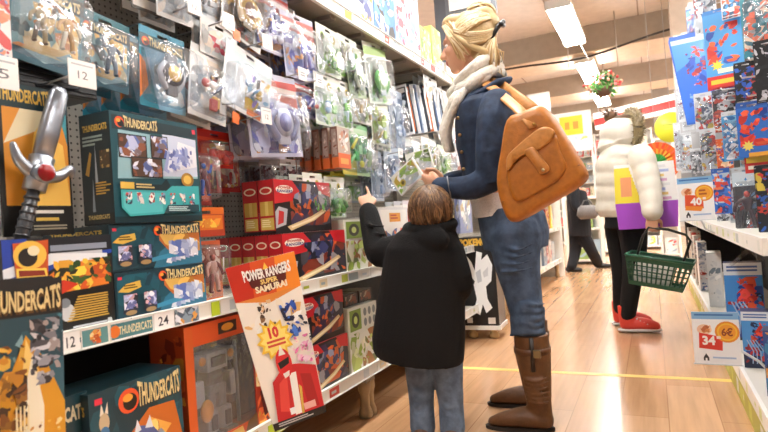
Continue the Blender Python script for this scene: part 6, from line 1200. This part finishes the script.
mb.loft(brings(tg, [(.008, 1), (-.002, 1), (-.005, .92)], pc), h('b97630')); t_ = bk(mb.build('tongue', 'leather'))
mb = MB(); mb.tube([Bp(543, 170, -.099), Bp(543, 170, -.106)], .006, h('c8b48a'), 10); bk(mb.build('stud', 'metal'))
mb = MB()
for pts in ([(504, 205), (530, 196), (552, 187), (578, 170), (585, 166)], [(516, 120), (512, 150), (513, 185), (519, 214)]): mb.tube([cen+(Bp(*p)-cen)*.93+Vector((0, -.066, 0)) for p in pts], .003, h('8a531c'), 6)
bk(mb.build('seam', 'leather'))
def strap_(pts, nm, wd=.022):
    mb = MB(); mb.tube(pts, wd, h('c98a4a'), 10, flat=.22, up=(.3, -1, .1)); bk(mb.build(nm, 'leather'))
strap_([W(484, 81, -.03), W(487, 84, -.10), W(494, 89, -.155), W(504, 97, -.20), Bp(517, 108, -.02), Bp(527, 118, -.06), Bp(534, 127, -.075)], 'strap'); strap_([W(484, 81, -.03), W(500, 84, -.08), W(516, 96, -.14), Bp(530, 106, .04), Bp(538, 113, .06)], 'strap')
mb = MB(); mb.tube([Bp(534, 124, -.072), Bp(534, 124, -.086)], .006, h('b08a4a'), 8); bk(mb.build('stud', 'metal'))
# the pack she holds, and one more behind it
def held(rc, Y, rz, tilt, lab, pal, name='toy_pack', lean=0):
    loc, w, hh = rectF(*rc, Y); r = tag(empty(name, loc), lab, 'toy pack'); place(r, loc, rz, tilt, lean)
    mb = MB(); mb.box(-w/2, 0, 0, w/2, .012, hh, h('f4f4f0'), b=.002); A = Art(mb, (-w/2, 0, 0), (w, 0, 0), (0, 0, hh)); A.rect(.03, .04, .97, .96, h('eef0ea')); A.blobs(.05, .05, .95, .95, [h(c) for c in pal], 12, .3, 3); A.disc(.3, .4, .16, h('c9b84a')); A.disc(.3, .4, .09, h('6a5a20')); mb.build('printed_card', 'printed_card', r)
    mb = MB(); mb.elloft([(Vector((w*.12, -.0004, hh*.45)), (w*.3, 0, 0), (0, 0, hh*.36)), (Vector((w*.12, -.02, hh*.45)), (w*.25, 0, 0), (0, 0, hh*.3))], WHITE, 20, 4); mb.build('clear_blister', 'clear_plastic', r)
held((396, 163, 427, 186), 2.33, -10, -32, 'white and green card pack in the hand of the woman in denim', ['f4f4f2', '9ac05a', 'd8e0d0', 'b8a04a', 'c8d4dc'])
held((410, 150, 434, 172), 2.52, 12, -12, 'white and olive card pack standing up behind the held one', ['f4f4f2', '8aa84a', 'e0e4da', '4a5a2a', 'd8dce0'])
# ------------------------------------------------------------------ the boy
YB2 = 2.13
def V_(px, py, dy=0): return aty(px, py, YB2+dy)
def vring(xa, xb, py, dep, dy=0, sl=0):
    a, b = V_(xa, py, dy), V_(xb, py, dy); return ((a+b)/2, (b-a)/2, Vector((0, dep, sl)))
root = tag(empty('person', (-.85, YB2, 0)), 'small boy in a black coat and jeans seen from behind, pointing at the shelf', 'person')
def ch(o): o.parent = root; o.matrix_parent_inverse = Matrix.Translation((.85, -YB2, 0)); return o
body = MB(); f2 = Vector((-.5, .85, .08)); hc2 = V_(430, 213); ey, HB = head(body, hc2, f2, k=.93)
body.limb([V_(430, 222), V_(428, 238)], [.045, .06], WHITE, 14); body.elloft([vring(402, 450, 246, .08), vring(398, 450, 290, .09), vring(400, 452, 330, .09), vring(404, 452, 358, .09)], WHITE, 20)
BE, BW = V_(379, 252, .03), V_(368, 209, .12)
body.limb([V_(402, 246), BE], [.045, .04], WHITE, 12); body.limb([BE, BW], [.038, .026], WHITE, 12)
tipd = V_(361.5, 189, .16)-BW; hand(body, V_(368.5, 209, .12), tipd, V_(361, 206, .12)-V_(369, 204, .02), Vector((.75, .3, .15)), (.04, 1.35, 1.4, 1.45), .80, .9)
body.limb([V_(450, 248), V_(459, 284, .0), V_(452, 296, .12)], [.045, .038, .026], WHITE, 12); hand(body, V_(452, 296, .12), (-.3, .5, -.6), (-1, 0, 0), (0, .5, .5), (.4, .4, .4, .4), .7)
BL, BR = Vector((-.905, 2.12, 0)), Vector((-.785, 2.14, 0))
for F_, hx in ((BL, V_(418, 355)), (BR, V_(446, 355))):
    body.limb([hx, (hx+F_)*.5+Vector((0, .01, .02)), F_+Vector((0, 0, .07))], [.06, .048, .034], WHITE, 12); body.limb([F_+Vector((0, 0, .05)), F_+Vector((-.04, .09, .03))], [.03, .024], WHITE, 10)
ch(body.fuse('body', 'skin', h('e0ad92'), None, .005, 3))
for c, M3 in ey:
    mb = MB(); mb.ball(c, (.012, .009, .008), h('f0ece8'), 12, 8, M3); f = M3 @ Vector((0, 1, 0)); mb.ball(c+f*.006, (.0055, .004, .0055), h('3a2c20'), 10, 8, M3); ch(mb.build('eye', 'plastic'))
mb = MB(); M3 = ey[0][1]; f2n = f2.normalized(); mb.ball(hc2-f2n*.024+Vector((0, 0, .022)), (.082, .092, .088), WHITE, 20, 14, M3); mb.ball(hc2-f2n*.045+Vector((0, 0, -.04)), (.066, .05, .05), WHITE, 16, 10, M3); mb.ball(hc2+f2n*.03+Vector((0, 0, .06)), (.066, .06, .04), WHITE, 14, 10, M3)
hr = ch(mb.fuse('hair', 'hair', h('4f3826'), None, .006, 3))
mb = MB(); HK = [h('5f432a'), h('432d1c'), h('775638'), h('513823'), h('876644')]; top_ = hc2-f2n*.02+Vector((0, 0, .01))
strands(mb, top_, Vector((.05, -.2, 1)), (1, 0, 0), (.104, .088, .092), 190, HK, .12, 1.95, 0, 6.28, .0042, 9, .25)
st = mb.build('hair_strands', 'hair'); st.parent = hr
mb = MB()
mb.elloft([vring(409, 451, 225, .06, 0), vring(398, 456, 233, .105), vring(388, 461, 247, .125), vring(384, 463, 272, .135), vring(379, 464, 305, .145), vring(375, 464, 335, .155), (V_(418, 352), V_(463, 358)-V_(418, 352), Vector((0, .155, 0))), (V_(419, 358), V_(462, 365)-V_(419, 358), Vector((0, .152, 0)))], WHITE, 30)
mb.limb([V_(402, 250, .0), V_(388, 252, .02), BE, V_(373, 232, .08), V_(368.5, 212, .12)], [.07, .066, .06, .052, .044], WHITE, 16)
mb.limb([V_(450, 252), V_(460, 284, -.0), V_(453, 296, .1)], [.06, .052, .045], WHITE, 14)
mb.tube([V_(430, 226, 0)+Vector((math.cos(a)*.092, math.sin(a)*.082, .012*math.sin(a))) for a in [2*math.pi*q/18 for q in range(19)]], .024, WHITE, 10, caps=False)
mb.ball(V_(430, 240, -.085), (.082, .035, .052), WHITE, 16, 10)
for k in range(4): mb.limb([V_(366-k*-3, 222+k*7, .05), V_(374+k*3, 226+k*8, .02), V_(384+k*2, 226+k*8, .03)], [.004, .008, .004], WHITE, 6)
ch(mb.fuse('coat', 'coat_wool', h('060608'), None, .006, 3))
mb = MB()
for F_, hx in ((BL, V_(419, 352)), (BR, V_(446, 352))):
    md = (hx*.45+F_*.55); mb.limb([hx, md+Vector((0, .0, .06)), F_+Vector((.0, 0, .14)), F_+Vector((0, -.005, .05))], [.07, .056, .05, .052], WHITE, 16)
    for k in range(6): z = .06+.045*k; mb.limb([F_*1+Vector((-.04, -.025, z)), F_+Vector((0, -.047, z+.014*(k % 2))), F_+Vector((.04, -.025, z-.01))], [.006, .010, .006], WHITE, 6)
mb.elloft([vring(404, 456, 345, .1), vring(404, 458, 362, .1)], WHITE, 20)
ch(mb.fuse('jeans', 'denim', h('66788f'), None, .0055, 3))
for F_ in (BL, BR):
    mb = MB(); mb.limb([F_+Vector((.005, -.03, .036)), F_+Vector((-.02, .05, .038)), F_+Vector((-.04, .11, .03))], [.036, .036, .028], WHITE, 12); sh_ = ch(mb.fuse('shoe', 'boot_leather', h('6a4a36'), None, .006, 2))
    mb = MB(); mb.limb([F_+Vector((.005, -.03, .012)), F_+Vector((-.04, .11, .012))], [.036, .03], h('2a221c'), 12, flat=.3); s_ = mb.build('sole', 'matte'); s_.parent = sh_
# ------------------------------------------------------------------ woman in the white coat
YC = 4.4
def U_(px, py, dy=0): return aty(px, py, YC+dy)
def uring(xa, xb, py, dep, dy=0):
    a, b = U_(xa, py, dy), U_(xb, py, dy); return ((a+b)/2, (b-a)/2, Vector((0, dep, 0)))
root = tag(empty('person', (-.17, YC, 0)), 'woman in a white hooded puffer coat and red sneakers carrying a green basket', 'person')
def ch(o): o.parent = root; o.matrix_parent_inverse = Matrix.Translation((.17, -YC, 0)); return o
body = MB(); f3 = Vector((.9, .42, -.1)); hc3 = U_(626, 132); ey, HB = head(body, hc3, f3, k=1.0)
body.limb([U_(623, 140), U_(623, 156)], [.055, .07], WHITE, 12); body.elloft([uring(607, 640, 158, .15), uring(606, 640, 185, .13), uring(608, 640, 220, .15)], WHITE, 18)
CWR = U_(650.5, 217, -.33); body.limb([U_(640, 160, -.17), U_(647, 190, -.28), CWR], [.05, .042, .028], WHITE, 10); hand(body, U_(650.5, 216, -.33), (.05, 0, -1), (.3, .9, 0), (.9, -.1, .1), (.9, .95, 1, 1), 1.0, .9)
body.limb([U_(612, 160, .17), U_(622, 190, .24), U_(640, 200, .2)], [.05, .042, .03], WHITE, 10); hand(body, U_(640, 200, .2), (1, 0, .1), (0, -1, 0), (0, 0, 1), (.5,)*4)
CN, CF = Vector((-.215, 4.36, 0)), Vector((-.27, 4.60, 0))
body.limb([U_(631, 222, -.08), U_(632, 272, -.07), CN+Vector((0, 0, .09))], [.085, .058, .04], WHITE, 12); body.limb([U_(619, 222, .08), U_(622, 270, .12), CF+Vector((0, 0, .09))], [.085, .058, .04], WHITE, 12)
for F_ in (CN, CF): body.limb([F_+Vector((0, 0, .05)), F_+Vector((.14, .01, .03))], [.035, .024], WHITE, 10)
ch(body.fuse('body', 'skin', SKIN, None, .007, 3))
for c, M3 in ey:
    mb = MB(); mb.ball(c, (.013, .010, .009), h('f0ece8'), 10, 8, M3); f = M3 @ Vector((0, 1, 0)); mb.ball(c+f*.007, (.006, .0045, .006), h('3a2c20'), 8, 6, M3); ch(mb.build('eye', 'plastic'))
mb = MB(); mb.elloft([uring(607, 640, 146, .13)]+[uring(a-(k % 2)*0, b, y, d) for k, (a, b, y, d) in enumerate([(602, 645, 150, .17), (600, 648, 156, .19)])]+
    [uring(597-(1.5 if k % 3 else 0), 646+(1.4 if k % 3 else 0), 160+k*4.6, .185+(.008 if k % 3 else 0)) for k in range(12)]+[uring(600, 642, 217, .17)], WHITE, 26)
for a, b, r0 in ((U_(641, 156, -.20), U_(652, 211, -.33), .088),):
    n = 13; mb.limb([a+(b-a)*(k/n)+Vector((.012*math.sin(k/n*3), 0, 0)) for k in range(n+1)], [(r0-.022*k/n)*(1.02 if k % 3 else .96) for k in range(n+1)], WHITE, 16, sub=2)
mb.limb([U_(610, 158, .15), U_(620, 190, .24), U_(634, 200, .2)], [.08, .075, .06], WHITE, 12)
ct = ch(mb.fuse('puffer_coat', 'puffer', h('ded7c9'), None, .009, 2))
mb = MB(); M3 = ey[0][1]; mb.ball(U_(621, 134), (.145, .15, .125), WHITE, 20, 14, M3); mb.ball(U_(612, 146), (.10, .13, .08), WHITE, 16, 10); mb.tube([U_(618, 150)+Vector((math.cos(a)*.15, math.sin(a)*.14, .03*math.cos(a))) for a in [2*math.pi*q/16 for q in range(17)]], .05, WHITE, 10, caps=False)
hd = mb.fuse('hood', 'puffer', h('e0d9cc'), None, .009, 3); hd.parent = ct
mb = MB(); rd_ = random.Random(4); fn = f3.normalized(); ra = fn.cross(Vector((0, 0, 1))).normalized(); ua = ra.cross(fn); FC = hc3+fn*.045+Vector((-.01, 0, .012))
mb.tube([FC+ra*math.cos(a)*.125+ua*math.sin(a)*.128 for a in [2*math.pi*q/20 for q in range(21)]], .038, h('8a7a58'), 10, caps=False)
for q in range(1100):
    a = rd_.uniform(0, 6.283); b = rd_.uniform(0, 6.283); rad = (ra*math.cos(a)+ua*math.sin(a)); dirv = (rad*math.cos(b)+fn*math.sin(b)+Vector((rd_.uniform(-.4, .4), rd_.uniform(-.4, .4), rd_.uniform(-.5, .2)))*.6).normalized(); p = FC+rad*.126+(rad*math.cos(b)+fn*math.sin(b))*.03
    mb.tube([p, p+dirv*rd_.uniform(.015, .03)], [.004, .001], h(rd_.choice(['94845f', '7a6a48', 'a89872', '6a5a3e', 'b8aa86'])), 4)
fr_ = mb.build('fur_trim', 'hair'); fr_.parent = ct
mb = MB(); mb.ball(hc3-fn*.02+Vector((0, 0, .05)), (.085, .1, .075), h('5a4028'), 14, 10, M3); mb.ball(U_(611, 117), (.05, .06, .045), h('6a4a2e'), 12, 8)
for q in range(30): 
    p = U_(611, 117)+Vector((rd_.uniform(-.04, .04), rd_.uniform(-.06, .02), rd_.uniform(0, .04))); mb.tube([p, p+Vector((rd_.uniform(-.04, .02), rd_.uniform(-.02, .02), rd_.uniform(-.02, .03)))], [.006, .002], h('59402a'), 4)
ch(mb.build('hair', 'hair'))
mb = MB(); mb.elloft([uring(604, 641, 206, .16), uring(605, 642, 228, .165)], h('101014'), 22)
mb.limb([U_(632, 226, -.08), U_(634, 250, -.08), U_(632.5, 275, -.07), CN+Vector((0, 0, .12))], [.105, .085, .068, .056], WHITE, 16); mb.limb([U_(619, 226, .08), U_(620, 250, .1), U_(621.5, 275, .13), CF+Vector((0, 0, .12))], [.105, .085, .068, .056], WHITE, 16)
ch(mb.fuse('trousers', 'coat_wool', h('0d0d11'), None, .008, 3))
for F_ in (CN, CF):
    mb = MB(); mb.elloft([(F_+Vector((-.008, 0, .19)), (.056, 0, 0), (0, .05, 0)), (F_+Vector((.0, 0, .1)), (.06, 0, 0), (0, .048, 0)), (F_+Vector((.01, 0, .04)), (.066, 0, 0), (0, .045, 0))], WHITE, 16); mb.limb([F_+Vector((-.01, 0, .055)), F_+Vector((.09, .005, .06)), F_+Vector((.175, .01, .042))], [.045, .047, .034], WHITE, 14)
    b = ch(mb.fuse('sneaker', 'puffer', h('e0483c'), None, .006, 3)); mb = MB(); mb.limb([F_+Vector((-.025, 0, .016)), F_+Vector((.08, .004, .016)), F_+Vector((.18, .01, .016))], [.048, .05, .038], h('c9c4c0'), 14, flat=.3); s_ = mb.build('sole', 'matte'); s_.parent = b
    mb = MB()
    for k in range(4): mb.tube([F_+Vector((.06+.022*k, -.035, .098-.012*k)), F_+Vector((.065+.022*k, .03, .1-.012*k))], .005, h('f0dcd6'), 6)
    s_ = mb.build('laces', 'matte'); s_.parent = b
# shopping bag
loc = U_(648, 228, -.225); r = tag(empty('shopping_bag', loc), 'purple, yellow and white carrier bag on the arm of the woman in the white coat', 'bag'); place(r, loc, 4)
w, hh = .385, .44; mb = MB(); mb.loft([[Vector((-w/2*s, -.02*q, z)), Vector((w/2*s, -.02*q, z)), Vector((w/2*s, .03*q, z)), Vector((-w/2*s, .03*q, z))] for s, z, q in ((.94, 0, 1), (1, hh*.4, 1.2), (.97, hh*.8, .8), (.95, hh, .3))], h('f0eeec'), True, False)
class BagArt(Art):
    def pt(s, u, v):
        zs = [(0, .94, 1), (.4, 1, 1.2), (.8, .97, .8), (1, .95, .3)]
        for (a, sa, qa), (b, sb, qb) in zip(zs, zs[1:]):
            if v <= b: f = (v-a)/(b-a); break
        ss, qq = sa+(sb-sa)*f, qa+(qb-qa)*f
        return Vector(((u-.5)*w*ss, -.02*qq-.00006*s.k, v*hh))
def bagart(A):
    A2 = A
    for i in range(8): A2.rect(0, .05*i, 1, .05*(i+1), h('a04ac0'))
    A2.k += 1
    for i in range(10):
        v0 = .4+.055*i; A2.rect(0, v0, .42-.018*i, min(v0+.055, 1), h('e8d63e')); 
    for i in range(6): A2.rect(.1, .5+.05*i, .28, .55+.05*i, h('e29a6a'))
    for i in range(8): A2.rect(.7+.03*(i % 2), .42+.07*i, .9-.04*(i % 3), .46+.07*i, h(['d8a8c8', 'e8c87a', 'a8b8e0', 'e0e0e0'][i % 4]))
bagart(BagArt(mb, (-w/2, 0, 0), (w, 0, 0), (0, 0, hh))); mb.build('bag_body', 'printed_card', r)
mb = MB()
for y in (-.01, .012): mb.tube([(-.05, y, hh-.01), (-.04, y, hh+.03), (0, y, hh+.04), (.04, y, hh+.03), (.05, y, hh-.01)], .006, h('c8b84a'), 6)
mb.build('handle', 'matte', r)
# wire-style plastic basket
loc = U_(657, 286, -.33); r = tag(empty('shopping_basket', loc), 'dark green plastic shopping basket held by the woman in the white coat', 'basket'); place(r, loc, -6, 11)
GB = h('24523d'); tw, td, bw, bd, hh = .195, .14, .155, .105, .19
mb = MB(); mb.box(-bw, -bd, 0, bw, bd, .008, GB)
def pt(sx, sy, t): return Vector((sx*(bw+(tw-bw)*t), sy*(bd+(td-bd)*t), hh*t))
for (a, b) in (((-1, -1), (1, -1)), ((1, -1), (1, 1)), ((1, 1), (-1, 1)), ((-1, 1), (-1, -1))):
    def q(u, t): return pt(*a, t)*(1-u)+pt(*b, t)*u
    def wall(u0, u1, t0, t1):
        nn = (q(1, 0)-q(0, 0)).cross(Vector((0, 0, 1))).normalized()*-.0025; P4 = [q(u0, t0), q(u1, t0), q(u1, t1), q(u0, t1)]
        mb.mesh([p+nn for p in P4]+[p-nn for p in P4], [(0, 1, 2, 3), (7, 6, 5, 4), (0, 4, 5, 1), (1, 5, 6, 2), (2, 6, 7, 3), (3, 7, 4, 0)], GB)
    wall(0, 1, 0, .14); wall(0, 1, .80, 1)
    for k in range(3): wall(0, 1, .32+.17*k, .36+.17*k)
    nb = 12
    for k in range(nb+1): u = k/nb; wall(max(0, u-.014), min(1, u+.014), .13, .82)
rim = [pt(*s, 1) for s in ((-1, -1), (1, -1), (1, 1), (-1, 1), (-1, -1))]; mb.tube(rim, .009, h('2c5c46'), 8); mb.build('basket_body', 'plastic', r)
inv = r.matrix_world.inverted(); mb = MB(); hp = [U_(637, 256, -.33), U_(643, 236, -.33), U_(648.5, 227.5, -.335), U_(668, 229.5, -.335), U_(686, 235, -.33), U_(690.5, 241, -.33), U_(682, 266, -.33)]
mb.tube([inv @ p for p in hp], .009, h('1c2420'), 8); mb.build('handle', 'plastic', r)
o = carton('carton', .22, .13, .1, h('eceae4'), 'white carton lying in the green shopping basket', 'box', None, (0, 0, 0), 0, front=lambda A: A.lines(.1, .2, .9, .8, 4, h('b8c0c4'), 3)); o.matrix_world = r.matrix_world @ Matrix.Translation((-.03, -.06, .01))
# ------------------------------------------------------------------ walking person far away
YF = 8.9
def Q_(px, py, dy=0): return aty(px, py, YF+dy)
def qring(xa, xb, py, dep): a, b = Q_(xa, py), Q_(xb, py); return ((a+b)/2, (b-a)/2, Vector((0, dep, 0)))
root = tag(empty('person', (-1.0, YF, 0)), 'person in black walking away to the right, far down the aisle with a grey handbag', 'person')
def ch(o): o.parent = root; o.matrix_parent_inverse = Matrix.Translation((1.0, -YF, 0)); return o
body = MB(); ey, HB = head(body, Q_(571, 176), (.95, -.2, 0), k=.9); G1, G2 = atz(601, 268, 0), atz(572, 272, 0)
body.limb([Q_(571, 180), Q_(575, 188)], [.055, .07], WHITE, 10); body.elloft([qring(568, 586, 188, .16), qring(571, 587, 210, .13), qring(571, 588, 230, .14)], WHITE, 16)
body.limb([Q_(580, 230), Q_(591, 250), G1+Vector((-.03, 0, .08))], [.09, .06, .04], WHITE, 10); body.limb([Q_(577, 230), Q_(575, 252), G2+Vector((0, 0, .08))], [.09, .06, .04], WHITE, 10)
body.limb([Q_(575, 188, -.18), Q_(577, 206, -.22), Q_(587, 212, -.2)], [.05, .04, .03], WHITE, 10); hand(body, Q_(586, 212, -.2), (1, 0, -.2), (0, 1, 0), (0, 0, 1), (.8,)*4)
body.limb([Q_(577, 188, .18), Q_(580, 206, .22), Q_(586, 220, .2)], [.05, .04, .03], WHITE, 10); hand(body, Q_(586, 220, .2), (.2, 0, -1), (0, -1, 0), (1, 0, 0), (.6,)*4)
ch(body.fuse('body', 'skin', SKIN, None, .009, 2))
for c, M3 in ey:
    mb = MB(); mb.ball(c, (.013, .010, .009), h('f0ece8'), 8, 6, M3); ch(mb.build('eye', 'plastic'))
mb = MB(); mb.ball(Q_(570, 174.5), (.09, .09, .1), h('2a1d16'), 14, 10); mb.ball(Q_(568, 180), (.06, .075, .08), h('2a1d16'), 12, 8); ch(mb.build('hair', 'hair'))
mb = MB(); mb.elloft([qring(569, 581, 186, .1), qring(566, 586, 191, .2), qring(567, 590, 205, .19), qring(568, 591, 222, .18), qring(569, 592, 236, .19)], WHITE, 20)
mb.limb([Q_(574, 189, -.18), Q_(576, 206, -.23), Q_(584, 211, -.21)], [.075, .065, .05], WHITE, 12); mb.limb([Q_(577, 189, .18), Q_(580, 206, .22), Q_(585, 216, .2)], [.075, .065, .05], WHITE, 12)
ch(mb.fuse('coat', 'coat_wool', h('15151b'), None, .01, 3))
mb = MB(); mb.limb([Q_(580, 228), Q_(591, 250), G1+Vector((-.04, 0, .08))], [.12, .085, .075], WHITE, 12); mb.limb([Q_(577, 228), Q_(575, 252), G2+Vector((0, 0, .08))], [.12, .085, .07], WHITE, 12); ch(mb.fuse('trousers', 'coat_wool', h('14141a'), None, .01, 3))
for F_ in (G1, G2):
    mb = MB(); mb.limb([F_+Vector((-.05, 0, .045)), F_+Vector((.12, 0, .03))], [.045, .03], h('17171a'), 10); ch(mb.build('shoe', 'leather'))
loc = Q_(588, 219, -.36); r = tag(empty('handbag', loc), 'grey rounded handbag on the arm of the far person in black', 'bag')
mb = MB(); mb.elloft([((0, 0, 0), (.1, 0, 0), (0, .04, 0)), ((0, 0, .06), (.15, 0, 0), (0, .07, 0)), ((0, 0, .16), (.13, 0, 0), (0, .06, 0)), ((0, 0, .2), (.09, 0, 0), (0, .03, 0))], h('6a6664'), 18, 3); mb.build('bag_body', 'leather', r); mb = MB(); mb.tube([(-.08, 0, .19), (-.04, .06, .27), (.03, .06, .27), (.08, 0, .19)], .01, h('5a5654'), 6); mb.build('handle', 'leather', r)
# ================================================================== LIGHT AND LOOK
wd = bpy.data.worlds.new('world'); scene.world = wd; wd.use_nodes = True
wd.node_tree.nodes['Background'].inputs['Color'].default_value = (.95, .97, 1, 1); wd.node_tree.nodes['Background'].inputs['Strength'].default_value = .28
scene.view_settings.view_transform = 'Standard'; scene.view_settings.look = 'None'; scene.view_settings.gamma = 1; scene.view_settings.use_curve_mapping = False
scene.view_settings.exposure = .32
